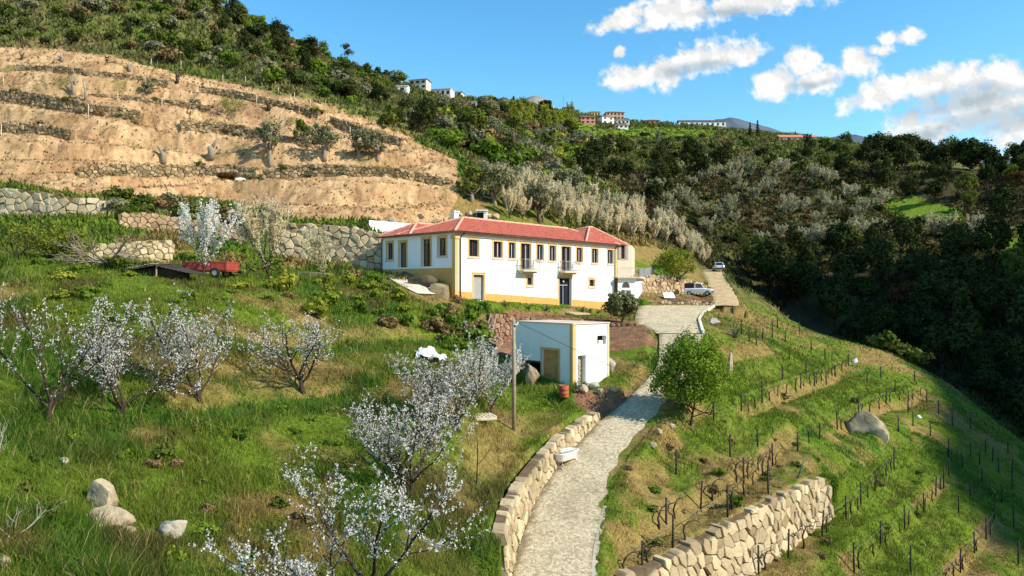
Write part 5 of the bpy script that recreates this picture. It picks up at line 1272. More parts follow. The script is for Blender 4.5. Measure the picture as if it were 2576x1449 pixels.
# white orchard behind the farmhouse
O_NEAR = [blossom_tree(400 + i, 3.6, 26, .10, .5, .09, dict(UP, kids=[(5, 6), (7, 9), (3, 4)]), M_BLOS_F, True, .3) for i in range(5)]
O_FAR = [blossom_tree(410 + i, 4.0, 10, .16, .5, .09, dict(kids=[(5, 6), (6, 8), (3, 4)], ang=[(25, 50), (18, 40), (20, 40)]), M_BLOS_D, True, .35) for i in range(4)]
ORCHP = [(1255, 520), (1300, 488), (1400, 500), (1500, 520), (1600, 545), (1700, 580), (1800, 625), (1880, 660), (1850, 668), (1780, 660), (1690, 622), (1620, 612), (1590, 604), (1480, 582), (1400, 572), (1280, 552)]
def place3(pts, sets, label, group, seed, smin, smax, name='cherry_tree'):
    rng = np.random.default_rng(seed)
    for x, y, z in pts: plant_thing(name, sets[rng.integers(len(sets))], (x, y, z), label, 'tree', group, rng.uniform(0, 6.28), (rng.uniform(smin, smax),) * 2 + (rng.uniform(smin, smax) * 1.05,), ('trunk', 'blossom', 'foliage'))
def clear_of_car(pts): return [q for q in pts if not (1725 < U0 + F * q[0] / q[1] < 1850 and V0 - F * q[2] / q[1] > 668)]
place3(scatter(ORCHP, 150, 84, 130, 61, 1.9), O_NEAR, 'cream blossoming cherry in the close orchard rows behind the farmhouse', 'cherry trees in the orchard behind the farmhouse', 62, .7, 1.2)
place3(clear_of_car(scatter([(1730, 632), (1800, 650), (1880, 682), (1905, 735), (1850, 705), (1780, 672), (1735, 655)], 26, 92, 128, 63, 1.7)), O_NEAR, 'pinkish white blossoming tree on the bank above the parked silver car', 'blossoming trees above the parked silver car', 64, .8, 1.1)
FAR_O = [(1655, 500), (1835, 440), (1870, 420), (1855, 470), (1890, 445), (1900, 500), (1940, 480), (2050, 455), (2080, 470), (2130, 505), (2140, 490), (2015, 530), (1985, 545), (2090, 535), (2170, 540), (1755, 545), (1740, 520), (2020, 615), (2055, 613), (2090, 612), (2150, 605), (2195, 605), (2240, 612), (2310, 600), (2470, 605), (2450, 590), (1910, 635), (1700, 450), (1760, 430), (1960, 440), (1690, 545), (1820, 560), (2210, 520), (2350, 590)]
CARKEEP = 1
rng = np.random.default_rng(65)
for u, v in FAR_O:
    p = onground(u, v + rng.uniform(0, 8)); s = rng.uniform(1.3, 1.9)
    plant_thing('orchard_tree', O_FAR[rng.integers(4)], p, 'pale leafless orchard tree on the dark slope across the valley', 'tree', 'pale orchard trees on the dark slope across the valley', rng.uniform(0, 6.28), (s, s, s * .9), ('trunk', 'blossom', 'foliage'))
# dark wood across the valley
W1 = [(1490, 395), (1700, 385), (1850, 395), (1830, 430), (1680, 470), (1640, 520), (1500, 455)]
place(scatter(W1, 42, 140, 300, 66, 5), [T_DARK, T_MID], (3, .6), ['dark evergreen of the small wood beyond the white orchard', 'dull green tree of the small wood beyond the white orchard'], 'w', 67, .8, 1.35, 'tree', 'tree')
W2 = [(2020, 362), (2150, 378), (2300, 390), (2420, 400), (2600, 425), (2600, 575), (2440, 560), (2400, 525), (2250, 495), (2150, 470), (2080, 430), (1960, 400)]
place(scatter(W2, 95, 150, 290, 68, 5), [T_DARK, T_MID, T_RUST], (3, 1, .7), ['dark tree in the upper wood across the valley', 'green tree in the upper wood across the valley', 'rusty brown tree in the upper wood across the valley'], 'w', 69, .9, 1.6, 'tree', 'tree')
W3 = [(1880, 640), (1960, 640), (2300, 625), (2480, 650), (2620, 640), (2620, 1130), (2500, 1060), (2330, 920), (2200, 880), (2050, 800), (1920, 740)]
place(scatter(W3, 175, 84, 190, 70, 4), [T_DARK, T_MID, T_RUST], (5, .7, .15), ['dark evergreen in the shaded wood on the valley side', 'dull green tree in the shaded wood on the valley side', 'brownish tree in the shaded wood on the valley side'], 'w', 71, .9, 1.6, 'tree', 'tree')
W4 = [(1560, 335), (1900, 352), (2100, 365), (2150, 470), (1850, 400), (1500, 400)]
place(scatter(W4, 110, 190, 390, 72, 4), [B_DARK, B_MID, B_BROWN, B_GREEN], (2.4, 1.6, 1.2, .8), ['dark shrub on the terraced slope under the long building', 'green shrub on the terraced slope under the long building', 'brown shrub on the terraced slope under the long building', 'bright shrub on the terraced slope under the long building'], 'w', 73, 1.2, 2.6, 'bush', 'shrub')
W5o = [(1650, 470), (1860, 440), (2180, 520), (2350, 590), (2300, 622), (1900, 635), (1760, 595), (1650, 540)]
for x, y, z in scatter(W5o, 22, 120, 260, 91, 6):
    s = rng.uniform(1.0, 1.6); plant_thing('orchard_tree', O_FAR[rng.integers(4)], (x, y, z), 'pale leafless orchard tree on the dark slope across the valley', 'tree', 'pale orchard trees on the dark slope across the valley', rng.uniform(0, 6.28), (s, s, s * .9), ('trunk', 'blossom', 'foliage'))
MEAD = [(60, 1080), (480, 1030), (900, 1020), (1000, 1230), (1200, 1250), (1150, 1440), (20, 1440)]
place(scatter(MEAD, 60, 15, 34, 92, 1.0), [B_MID, B_GREEN, B_BROWN], (2, 1.4, 1), ['dark broad leaved weed in the lower meadow', 'bright broad leaved weed in the lower meadow', 'dry brown weed in the lower meadow'], 'm', 93, .14, .34, 'weed_plant', 'weed', (.6, 1.2))
place(scatter([(1500, 1440), (1560, 1180), (1700, 1100), (2000, 960), (2350, 1000), (2400, 1300), (2100, 1440)], 50, 26, 70, 94, 1.4), [B_MID, B_GREEN, B_BROWN], (1, 1, 2.2), ['dark weed tuft on the vineyard slope', 'bright weed tuft on the vineyard slope', 'dry brown weed tuft on the vineyard slope'], 'm', 95, .16, .38, 'weed_plant', 'weed', (.5, 1.0))
W5 = [(1660, 470), (1860, 440), (2180, 520), (2400, 575), (2560, 590), (2560, 650), (2300, 625), (1900, 640), (1760, 600), (1650, 540)]
place(scatter(W5, 90, 110, 260, 74, 4), [B_DARK, B_BROWN, B_MID], (3, 1.6, .8), ['dark bramble between the pale orchard trees', 'brown bramble between the pale orchard trees', 'green bramble between the pale orchard trees'], 'w', 75, 1.0, 2.2, 'bramble_bush', 'shrub', (.5, .9))
# thicket at the lip of the vineyard spur
place(scatter([(1870, 700), (1900, 735), (2040, 815), (2230, 885), (2400, 965), (2575, 1100), (2600, 1060), (2400, 930), (2230, 850), (2050, 780), (1900, 690)], 60, 60, 112, 76, 2), [B_MID, B_BROWN, B_DARK], (1, 1.4, 1.2), ['green thicket shrub along the lip of the vineyard', 'brown thicket shrub along the lip of the vineyard', 'dark thicket shrub along the lip of the vineyard'], 'w', 77, .9, 1.9, 'thicket_bush', 'shrub')
# green bank below the farmhouse
BANK = [(640, 715), (900, 700), (1040, 745), (1240, 772), (1235, 830), (1080, 835), (900, 820), (760, 800), (640, 770)]
place(scatter(BANK, 34, 36, 62, 78, 1.5), [B_GREEN, B_YEL, B_BROWN], (3, 1.6, .5), ['bright green weed clump on the bank below the farmhouse', 'yellow green weed clump on the bank below the farmhouse', 'dry brown weed clump on the bank below the farmhouse'], 'k', 79, .35, .85, 'weed_plant', 'shrub', (.7, 1.2))
SLOPE = [(-20, 660), (450, 705), (640, 720), (760, 800), (640, 860), (300, 850), (0, 800)]
place(scatter(SLOPE, 26, 30, 45, 80, 1.5), [B_GREEN, B_YEL], (2, 2), ['low green weed clump on the upper grass slope', 'yellow flowering weed clump on the upper grass slope'], 'k', 81, .3, .6, 'weed_plant', 'shrub', (.5, .9))
place(scatter([(1100, 790), (1240, 790), (1240, 880), (1130, 890), (1060, 840)], 22, 42, 60, 82, 1.2), [B_GREEN, B_BROWN, B_MID], (1.5, 1.2, 1), ['bright bramble beside the leaning ladder', 'brown bramble beside the leaning ladder', 'green bramble beside the leaning ladder'], 'k', 83, .5, .9, 'bramble_bush', 'shrub')
place(scatter([(280, 505), (460, 515), (640, 545), (700, 600), (560, 590), (300, 555)], 26, 60, 78, 84, 1.6), [B_BROWN, B_MID, B_OLIVE], (2, 1, 1), ['brown bramble on the rubble wall under the tilled slope', 'green bramble on the rubble wall under the tilled slope', 'grey bramble on the rubble wall under the tilled slope'], 'k', 85, .6, 1.2, 'bramble_bush', 'shrub')
place(scatter([(520, 620), (760, 640), (780, 700), (600, 710), (420, 690), (180, 690), (0, 660), (150, 640), (440, 670)], 22, 40, 70, 86, 1.5), [B_GREEN, B_MID], (1, 1), ['green weed clump in the yard by the stone walls', 'dark weed clump in the yard by the stone walls'], 'k', 87, .4, .9, 'weed_plant', 'shrub', (.5, .9))
# brush along the terrace walls of the bare slope
rng = np.random.default_rng(88)
for k in ('f_low', 'f_bank', 'f_green', 'f_mid', 'f_small', 'f_upper', 'f_right'):
    W_ = WALLS[k]; pts = np.array(W_['pts']); L = np.linalg.norm(pts[-1] - pts[0])
    for i in range(int(L / (2.4 if k in ('f_green', 'f_bank') else 3.6))):
        t = rng.random() * (len(pts) - 1); j = int(t); q = pts[j] + (pts[j + 1] - pts[j]) * (t - j); q = q + (rng.uniform(-.5, .5), rng.uniform(-.2, .7)); s = rng.uniform(.4, .85); kk = rng.integers(3)
        single('bramble_bush', (B_MID, B_BROWN, B_OLIVE)[kk][rng.integers(4)], (q[0], q[1], h1(*q) - .1), ('green bramble grown over a terrace wall of the tilled slope', 'dry brown bramble grown over a terrace wall of the tilled slope', 'grey bramble grown over a terrace wall of the tilled slope')[kk], 'shrub', ('green', 'dry brown', 'grey')[kk] + ' brambles on the terrace walls', rng.uniform(0, 6.28), (s * 1.3, s, s * .8))
# skyline trees
C_M = [conifer(500 + i, 9, 1.9, 1300, .5, M_LDARK) for i in range(2)]
for u, v, h, s, lb in ((1886, 345, 40, 1, 'dark pointed conifer on the skyline, shorter of two by the long building'), (1905, 346, 46, 1, 'dark pointed conifer on the skyline, taller of two by the long building'), (505, 30, 60, 0, 'dark conifer at the top of the wild hillside'), (545, 38, 75, 1, 'tall conifer at the top of the wild hillside, beside the sky'), (585, 45, 70, 0, 'last conifer of the hilltop clump before open sky'), (470, 25, 45, 0, 'lower conifer in the hilltop clump'), (2000, 350, 22, 0, 'small conifer beside the orange roofed shed')):
    p = onground(u, v); k = h / F * p[1] / 9; plant_thing('conifer', C_M[s], p, lb, 'tree', None, u, (k * 1.1, k * 1.1, k))
def big(u, v, h, w, sets, lb, name='tree', base=None):
    p = onground(u, v); me = sets[int(u) % len(sets)]; zt = 5.8; kz = h / F * p[1] / zt; kx = w / F * p[1] / 4.6; return plant_thing(name, me, p, lb, 'tree', None, u, (kx, kx, kz))
big(622, 92, 62, 34, T_YEL, 'light green pointed tree below the hilltop conifers'); big(2440, 440, 95, 105, T_DARK, 'large dark oak standing up into the sky over the valley wood'); big(2360, 425, 60, 70, T_DARK, 'dark round oak in front of the largest oak'); big(2270, 400, 55, 80, T_DARK, 'dark spreading oak near the power pylon'); big(2215, 395, 50, 70, T_DARK, 'dark oak just under the power pylon')
big(2545, 460, 50, 60, T_YEL, 'yellow green tree crown at the edge of the valley wood'); big(1655, 375, 70, 16, T_OLV, 'slender bare poplar standing by the terraces', 'poplar')
big(1318, 285, 40, 34, T_MID, 'round tree before the bare rocky hilltop'); big(1293, 283, 38, 26, T_DARK, 'dark tree beside the bare rocky hilltop'); big(1368, 288, 38, 44, T_DARK, 'broad dark tree between the rocky hilltop and the mast'); big(1340, 290, 30, 30, T_RUST, 'brownish tree under the rocky hilltop')
big(614, 132, 52, 40, T_DARK, 'very dark round tree alone on the wild hillside'); big(880, 255, 60, 44, T_DARK, 'dark tall tree in the gully beside the tilled slope'); big(850, 245, 48, 30, T_MID, 'green tall shrub tree beside the dark gully tree'); big(775, 145, 40, 70, T_DARK, 'dark spreading holm oak on the ridge line'); big(700, 90, 30, 60, T_DARK, 'low dark oak crown on the ridge beside the hilltop conifers'); big(1000, 215, 38, 50, T_MID, 'green tree on the ridge above the hillside villa'); big(970, 195, 20, 30, T_MID, 'small green tree on the open ridge')
# lone pine on the ridge
p = onground(874, 152); Hh = 54 / F * p[1]; mb = MB(); mb.tube([(0, 0, -.5), (.1, 0, Hh * .4), (.05, .1, Hh * .75)], [.2, .15, .08], 6); r_ = np.random.default_rng(9)
V1, Q1 = clumps(r_, (Hh * .34, Hh * .34, Hh * .27), 15, 1100, .4, .6, .55, .4); V1[:, 2] += Hh * .47
plant_thing('pine_tree', (mb.mesh('trunk', M_BARK, True), mesh_np('crown', V1, Q1, None, M_LDARK)), p, 'lone dark pine standing up against the sky on the ridge', 'tree')
# ------------------------------------------------------------------ things in the yard, on the lane and in the vineyard
M_WOODG = plain('weathered wood', (0.33, 0.25, 0.17), 0.95, 0.3, 6.0)
M_POSTD = plain('dark slate post', (0.045, 0.035, 0.03), 0.9, 0.35, 6.0)
M_REDP = plain('red paint', (0.36, 0.06, 0.04), 0.55, 0.2, 2.0, 0.3)
M_BLACK = plain('black rubber', (0.02, 0.02, 0.02), 0.8, 0.1)
M_ENAM = plain('white enamel', (0.80, 0.79, 0.75), 0.3, 0.06, 3.0, 0.5)
def rock_mesh(seed, R3, mat, det=4, rough=.4, flat=None):
    rng = np.random.default_rng(seed); import bmesh
    bm = bmesh.new(); bmesh.ops.create_icosphere(bm, subdivisions=det, radius=1.0)
    cuts = rng.normal(size=(14, 3)); cuts /= np.linalg.norm(cuts, axis=1, keepdims=True); ds = rng.uniform(.5, .85, 14)
    for v in bm.verts:
        p = np.array(v.co)
        for c, d in zip(cuts, ds):
            k = np.dot(p, c) - d
            if k > 0: p = p - c * k * .9
        p = p * (1 + rough * .35 * float(fbm(np.array([p[0] * 2.1 + seed]), np.array([p[1] * 2.1 + p[2] * 1.7]), 4, seed)[0])); v.co = Vector(p * np.array(R3))
    me = bpy.data.meshes.new('rock'); bm.to_mesh(me); bm.free(); me.materials.append(mat)
    return me
M_ROCK = stone_mat('weathered granite', (0.46, 0.37, 0.24), (0.43, 0.34, 0.22), (0.40, 0.31, 0.20), 0.45)
M_ROCKG = stone_mat('grey lichen granite', (0.46, 0.42, 0.33), (0.42, 0.38, 0.30), (0.40, 0.36, 0.28), 0.2)
def rock(u, v, wpx, hpx, seed, label, mat=M_ROCK, sink=.25, name='boulder', dp=.8, rz=0.0):
    p = onground(u, v); k = p[1] / F; R3 = (wpx * k / 2, wpx * k / 2 * dp, hpx * k / 2 / (1 - sink * .6))
    o = single(name, rock_mesh(seed, R3, mat), (p[0], p[1], p[2] + R3[2] * (1 - 2 * sink)), label, 'boulder', None, rz); return o
rock(262, 1272, 98, 88, 1, 'large rounded pale boulder split above a second one in the lower grass', dp=.9, sink=.36)
rock(278, 1312, 112, 66, 2, 'lower wedge shaped boulder under the large rounded one', sink=.38, dp=1.0)
rock(430, 1345, 92, 62, 3, 'grey broken boulder with a sharp edge in the lower grass', M_ROCKG, .36)
rock(322, 1342, 44, 28, 4, 'small pale stone between the wedge boulder and the grey broken one')
rock(160, 1168, 26, 20, 5, 'small white stone alone in the middle of the grass', M_ROCKG)
rock(8, 1425, 40, 46, 6, 'pale stone half cut by the outer edge of the view')
_oc = rock(2165, 1086, 130, 70, 7, 'huge low granite outcrop bulging from the vineyard slope', plain('mossy granite', (.27, .23, .15), .95, .5, .9, .1, 0, .9), .42, dp=.6, rz=-.3); _oc.rotation_euler = (-.15, .42, -.35)
rock(1338, 970, 40, 62, 8, 'craggy brown rock under the overhanging corner of the outbuilding', M_STONE_B, .12, dp=.7)
rock(1490, 975, 34, 20, 9, 'flat grey stone by the outbuilding doorway', M_ROCKG)
rock(1465, 985, 30, 24, 10, 'rounded stone at the ochre foot of the outbuilding', M_ROCK)
rock(1535, 935, 30, 40, 11, 'tall stone leaning at the sunny side of the outbuilding', M_ROCKG)
rock(1510, 990, 26, 16, 12, 'small low stone on bare earth beside the lane', M_ROCK)
rock(1545, 985, 22, 14, 13, 'small angular stone nearest the lane on the bare earth', M_ROCK)
rock(1795, 818, 34, 24, 14, 'grey rounded stone in the grass outside the yard kerb', M_ROCKG)
rock(1655, 1090, 26, 14, 15, 'flat stone at the lane edge under the green tree', M_ROCK)
rock(1690, 1075, 20, 12, 16, 'small pale stone just below the green tree trunk', M_ROCKG)
rock(1640, 1125, 28, 18, 17, 'brownish stone in the verge below the green tree', M_ROCK)
rock(1104, 744, 72, 46, 18, 'broad flat boulder at the foot of the orange plinth', stone_mat('brown ledge', (.30, .23, .14), (.26, .20, .12), (.22, .17, .1), .4), .34)
rock(1062, 722, 88, 40, 23, 'dark brown rock ledge along the shaded side of the farmhouse', plain('dark brown rock', (.10, .085, .055), .95, .4, 2, .1, 0, .5), .3, dp=.5)  # brown rock tone, darker than the other boulders
rock(1018, 706, 70, 30, 24, 'dark low rock beside the farmhouse side door', bpy.data.materials['dark brown rock'], .3, dp=.5)
rock(1450, 795, 70, 16, 19, 'long flat stone on top of the garden bank', M_STONE_B, .3)
rock(1835, 940, 20, 60, 20, 'tall pale stone standing in scrub behind the green tree', M_ROCK, .2)
rock(2150, 912, 16, 14, 21, 'white stone high on the vineyard spur', M_ENAM)
rock(2310, 1052, 14, 9, 22, 'white stone in the shaded far vineyard', M_ENAM)
for i, (u, v) in enumerate(((1060, 545), (1150, 542), (1180, 540), (1225, 545), (1245, 546), (960, 560), (985, 557))):
    rock(u, v + 4, 20 + (i * 7) % 12, 16, 30 + i, 'pale boulder on the slope just behind the red roof', M_ROCK, .2)['group'] = 'boulders behind the red roof'
# utility pole with its wire
p = onground(1292, 1086); H = (1086 - 803) / F * p[1]
pole = thing('utility_pole', tuple(p), 'weathered wooden utility pole standing beside the small outbuilding', 'utility pole')
m = MB(); m.tube([(0, 0, -.5), (.01, 0, H * .5), (0, 0, H)], [.105, .09, .075], 10); o = link('post', m.mesh('post', M_WOODG, True), pole)
m = MB(); m.bar((-.05, -.1, H - .25), (.2, -.1, H - .25), .05); m.lathe((.18, -.1, H - .25), [(0, 0), (.035, .01), (.03, .05), (.045, .08), (.02, .12), (0, .13)], 8); link('insulator', m.mesh('insulator', M_ENAM, True), pole)
a = p + (.18, -.1, H - .15); b = onground(1735, 1060) + (0, 0, 1.1)
pts = [a + (b - a) * t + (0, 0, -0.5 * 4 * t * (1 - t) * .12) for t in np.linspace(0, 1, 24)]
m = MB(); m.tube(pts, .012, 5); tag(m.build('overhead_wire', M_BLACK), 'thin dark wire slanting down from the utility pole across the outbuilding', 'wire')
# ladder
p0, p1 = onground(1212, 895), onground(1238, 800) ; top = P(1242, 790, p1[1] - .6)
L = top - p0; ln = np.linalg.norm(L); d = L / ln; sx = np.array((1, .1, 0)); sx = sx - d * np.dot(sx, d); sx /= np.linalg.norm(sx); w = .26
lad = thing('ladder', tuple(p0), 'long wooden ladder leaning against the overgrown garden bank', 'ladder')
for s in (-1, 1): m = MB(); m.bar(p0 + sx * w * s, top + sx * w * s * .8, .06, .05); m.build('rail', M_WOODG, lad)
n = int(ln / .32)
for i in range(1, n): m = MB(); k = 1 - .2 * i / n; c = p0 + L * i / n; m.bar(c - sx * w * k, c + sx * w * k, .035); m.build('rung', M_WOODG, lad)
# crumpled white sheet
p = onground(1085, 905); g = np.linspace(-1, 1, 22); GX_, GY_ = np.meshgrid(g, g); k = p[1] / F
X = p[0] + GX_ * 32 * k + .2 * fbm(GX_ * 2, GY_ * 2, 3, 5); Y_ = p[1] + GY_ * .75 + .2 * fbm(GX_ * 2 + 5, GY_ * 2, 3, 6); Z = height(X, Y_) + .28 + .38 * fbm(GX_ * 2.3, GY_ * 2.3, 4, 8) + .25 * np.maximum(0, 1 - GX_ ** 2 - GY_ ** 2)
i = np.arange(22 * 22).reshape(22, 22); me = mesh_np('sheet', np.stack([X, Y_, Z], -1).reshape(-1, 3), np.stack([i[:-1, :-1], i[:-1, 1:], i[1:, 1:], i[1:, :-1]], -1).reshape(-1, 4), None, plain('white plastic', (.70, .69, .66), .5, .05), True)
tag(link('plastic_sheet', me), 'crumpled white plastic sheet lying on the slope behind a blossoming cherry', 'sheet')
# pallet
p = onground(1205, 1055); pal = thing('pallet', tuple(p + (0, 0, .02)), 'pale wooden pallet lying in the grass beside the utility pole', 'pallet', None, .35); M_PAL = plain('pale pallet wood', (.62, .52, .36), .9, .2, 6)
for i in range(8): m = MB(); m.box((-.62 + i * .177, 0, .16), (.06, .5, .012)); link('deck_board', m.mesh('deck_board', M_PAL), pal)
for y in (-.45, 0, .45): m = MB(); m.box((0, y, .09), (.68, .045, .05)); m.box((0, y, .02), (.68, .045, .012)); link('stringer', m.mesh('stringer', M_PAL), pal)
# orange red drum
p = onground(1418, 1008); k = p[1] / F; h = 30 * k; r = 12.5 * k
dr = thing('drum', tuple(p), 'rusty orange red drum standing in front of the outbuilding', 'drum'); m = MB(); m.lathe((0, 0, 0), [(0, .02), (r * .96, 0), (r, .03), (r, h * .33), (r * 1.04, h * .35), (r, h * .37), (r, h * .66), (r * 1.04, h * .68), (r, h * .7), (r, h - .03), (r * .97, h), (r * .9, h - .01), (r * .9, h - .12), (0, h - .12)], 20); link('shell', m.mesh('shell', plain('rusty red', (.40, .10, .05), .8, .45, 3.0, .2, 0, .2, (.25, .07, .03)), True), dr)
# bathtub trough on feet
p = onground(1422, 1172); tub = thing('bathtub', tuple(p), 'old white enamel bathtub on feet standing against the lane wall', 'bathtub', None, rad(52))
def tub_ring(L, W, z): return [(L / 2 * np.sign(c) * abs(c) ** .55, W / 2 * np.sign(s) * abs(s) ** .55, z) for c, s in ((math.cos(a), math.sin(a)) for a in np.linspace(0, 2 * math.pi, 28, endpoint=False))]
rings = [tub_ring(1.15, .42, .28), tub_ring(1.35, .56, .36), tub_ring(1.5, .66, .62), tub_ring(1.62, .74, .66), tub_ring(1.62, .74, .69), tub_ring(1.48, .6, .68), tub_ring(1.3, .48, .4), tub_ring(1.0, .34, .36)]
V = np.concatenate(rings); Q = [(r * 28 + i, r * 28 + (i + 1) % 28, (r + 1) * 28 + (i + 1) % 28, (r + 1) * 28 + i) for r in range(7) for i in range(28)]; V = np.vstack([V, [(0, 0, .28), (0, 0, .36)]]); T = [(224, (i + 1) % 28, i) for i in range(28)] + [(225, 196 + i, 196 + (i + 1) % 28) for i in range(28)]
link('basin', mesh_np('basin', V, Q, T, M_ENAM, True), tub)
for sx_ in (-1, 1):
    for sy_ in (-1, 1): m = MB(); m.tube([(sx_ * .5, sy_ * .17, .33), (sx_ * .6, sy_ * .24, .2), (sx_ * .56, sy_ * .22, .08), (sx_ * .62, sy_ * .26, 0)], [.045, .04, .028, .04], 6); link('foot', m.mesh('foot', M_ENAM, True), tub)
m = MB(); m.lathe((0, 0, .56), [(0, 0), (.3, 0)], 4); V = np.array(tub_ring(1.4, .54, .58)); m = MB(); m.add(np.vstack([V, [(0, 0, .58)]]), (), [(28, i, (i + 1) % 28) for i in range(28)]); link('water', m.mesh('water', plain('murky water', (.10, .10, .05), .1, .2, 3, .5)), tub)
for i, (u, v) in enumerate(((1462, 1118), (1452, 1124), (1447, 1112))):
    q = onground(u, v); m = MB(); m.tube([(-.5, -.2, .08), (0, .05, .12), (.5, .3, .06)], [.05, .06, .04], 6); tag(link('fallen_branch', m.mesh('log', M_WOODG, True), None, tuple(q)), ('short grey log lying by the lane behind the bathtub', 'bent log lying nearest the bathtub', 'thin log against the lane wall behind the bathtub')[i], 'log'); bpy.context.scene.objects[-1].rotation_euler = (0, 0, i * .7)
# red trailer
p = onground(530, 699); tr = thing('farm_trailer', tuple(p), 'red open farm trailer parked behind a tall blossoming cherry', 'trailer', None, rad(-4)); Lt, Wt, hb, ht = 2.7, 1.5, .42, .5
m = MB(); m.box((0, 0, hb), (Lt / 2, Wt / 2, .04)); link('bed', m.mesh('bed', M_REDP), tr)
def panel(a, b, nm):
    m = MB(); a = np.array(a); b = np.array(b); d = (b - a) / np.linalg.norm(b - a); c = (a + b) / 2; n_ = np.array((-d[1], d[0], 0)); ax_ = np.array([d, n_, (0, 0, 1)]); L_ = np.linalg.norm(b - a)
    m.box(c + (0, 0, ht / 2), (L_ / 2, .02, ht / 2), ax_)
    for z in (.03, ht - .03): m.box(c + (0, 0, z), (L_ / 2 + .01, .04, .035), ax_)
    for i in range(4): m.box(a + d * L_ * (i + .02) / 3.04 + (0, 0, ht / 2), (.035, .045, ht / 2 + .003), ax_)
    link(nm, m.mesh(nm, M_REDP), tr)
z = hb + .045
panel((-Lt / 2, -Wt / 2, z), (Lt / 2, -Wt / 2, z), 'side_panel'); panel((-Lt / 2, Wt / 2, z), (Lt / 2, Wt / 2, z), 'side_panel'); panel((Lt / 2, -Wt / 2, z), (Lt / 2, Wt / 2, z), 'tailgate'); panel((-Lt / 2, -Wt / 2, z), (-Lt / 2, Wt / 2, z), 'headboard')
def wheel(parent, loc, r, w, ax='y', rimm=None):
    m = MB(); prof = [(r * .62, -w / 2), (r * .93, -w / 2), (r, -w * .3), (r, w * .3), (r * .93, w / 2), (r * .62, w / 2)]; m.lathe((0, 0, 0), prof + [prof[0]], 20); o = link('wheel', m.mesh('wheel', M_BLACK, True), parent, loc); o.rotation_euler = (rad(90), 0, 0)
    m = MB(); m.lathe((0, 0, 0), [(0, -w * .3), (r * .2, -w * .36), (r * .45, -w * .2), (r * .64, -w * .42), (r * .64, w * .42), (r * .45, w * .2), (r * .2, w * .36), (0, w * .3)], 16); q = link('rim', m.mesh('rim', rimm or M_RAIL, True), o); return o
wheel(tr, (.65, -Wt / 2 - .02, .3), .3, .18); wheel(tr, (.65, Wt / 2 + .02, .3), .3, .18)
m = MB(); m.bar((-Lt / 2, 0, .38), (-Lt / 2 - .9, 0, .3), .09); m.bar((-Lt / 2 - .8, 0, .3), (-Lt / 2 - .8, 0, .02), .05); link('drawbar', m.mesh('drawbar', M_REDP), tr)
# low dark shelter of sheets
p = onground(395, 693); sh = thing('sheet_shelter', tuple(p), 'low dark corrugated sheets propped over a pile beside the red trailer', 'shelter'); k = p[1] / F
def sheet(a, b, c, d, nm, mat, n=26, amp=.03):
    a, b, c, d = [np.array(q, float) for q in (a, b, c, d)]; V = []
    for j in range(4):
        for i in range(n): s = i / (n - 1); t = j / 3; q = (a * (1 - s) + b * s) * (1 - t) + (d * (1 - s) + c * s) * t; q[2] += amp * math.sin(i * 2.4); V.append(q)
    o = link(nm, mesh_np(nm, V, [(j * n + i, j * n + i + 1, (j + 1) * n + i + 1, (j + 1) * n + i) for j in range(3) for i in range(n - 1)], None, mat, True), sh)
M_DSHEET = plain('dark sheet', (.045, .035, .03), .8, .4, 1.5)
sheet((-2.0, -.9, .12), (.4, -.9, .55), (.5, .9, .68), (-1.9, .9, .3), 'roof_sheet', M_DSHEET); sheet((.3, -.9, .52), (2.4, -.9, .05), (2.4, .9, .12), (.4, .9, .64), 'roof_sheet', M_DSHEET); sheet((-1.5, -.5, .36), (-.1, -.6, .62), (0, .2, .68), (-1.4, .2, .45), 'patch_sheet', plain('pale fibre sheet', (.45, .40, .33), .9, .2, 2))
for x, y in ((-1.7, -.8), (.35, -.8), (.35, .8), (-1.7, .8)): m = MB(); m.tube([(x, y, -.2), (x, y, .15 if x < 0 else .55)], .045, 6); link('prop', m.mesh('prop', M_WOODG), sh)
# poles leaning on the boulder wall, planks stacked below
gL = 'grey poles leaning on the boulder wall'
for i in range(10):
    u = 748 + i * 5.2; b = onground(u + 6, 657 - i * .2); t = P(u - 8 + (i * 37 % 7), 603 + (i * 29 % 9), b[1] + 1.2); m = MB(); m.tube([b - b, t - b], [.05, .045], 6)
    tag(link('leaning_pole', m.mesh('leaning_pole', plain('grey poles', (.34, .32, .29), .8, .3, 5) if i == 0 else bpy.data.materials['grey poles'], True), None, tuple(b)), 'grey pole leaning with others against the boulder wall', 'pole', gL)
p = onground(803, 700); gP = 'weathered planks stacked below the boulder wall'
for j in range(4):
    for i in range(3 - j // 2):
        q = p + (-.9 + i * .42 + j * .1, i * .22, .06 + j * .13); m = MB(); m.box((0, 0, 0), (1.15, .16, .05)); o = link('plank', m.mesh('plank', M_WOODG), None, tuple(q)); o.rotation_euler = (0, .02 * j, .12 * i - .1); tag(o, 'weathered plank in the stack below the boulder wall', 'plank', gP)
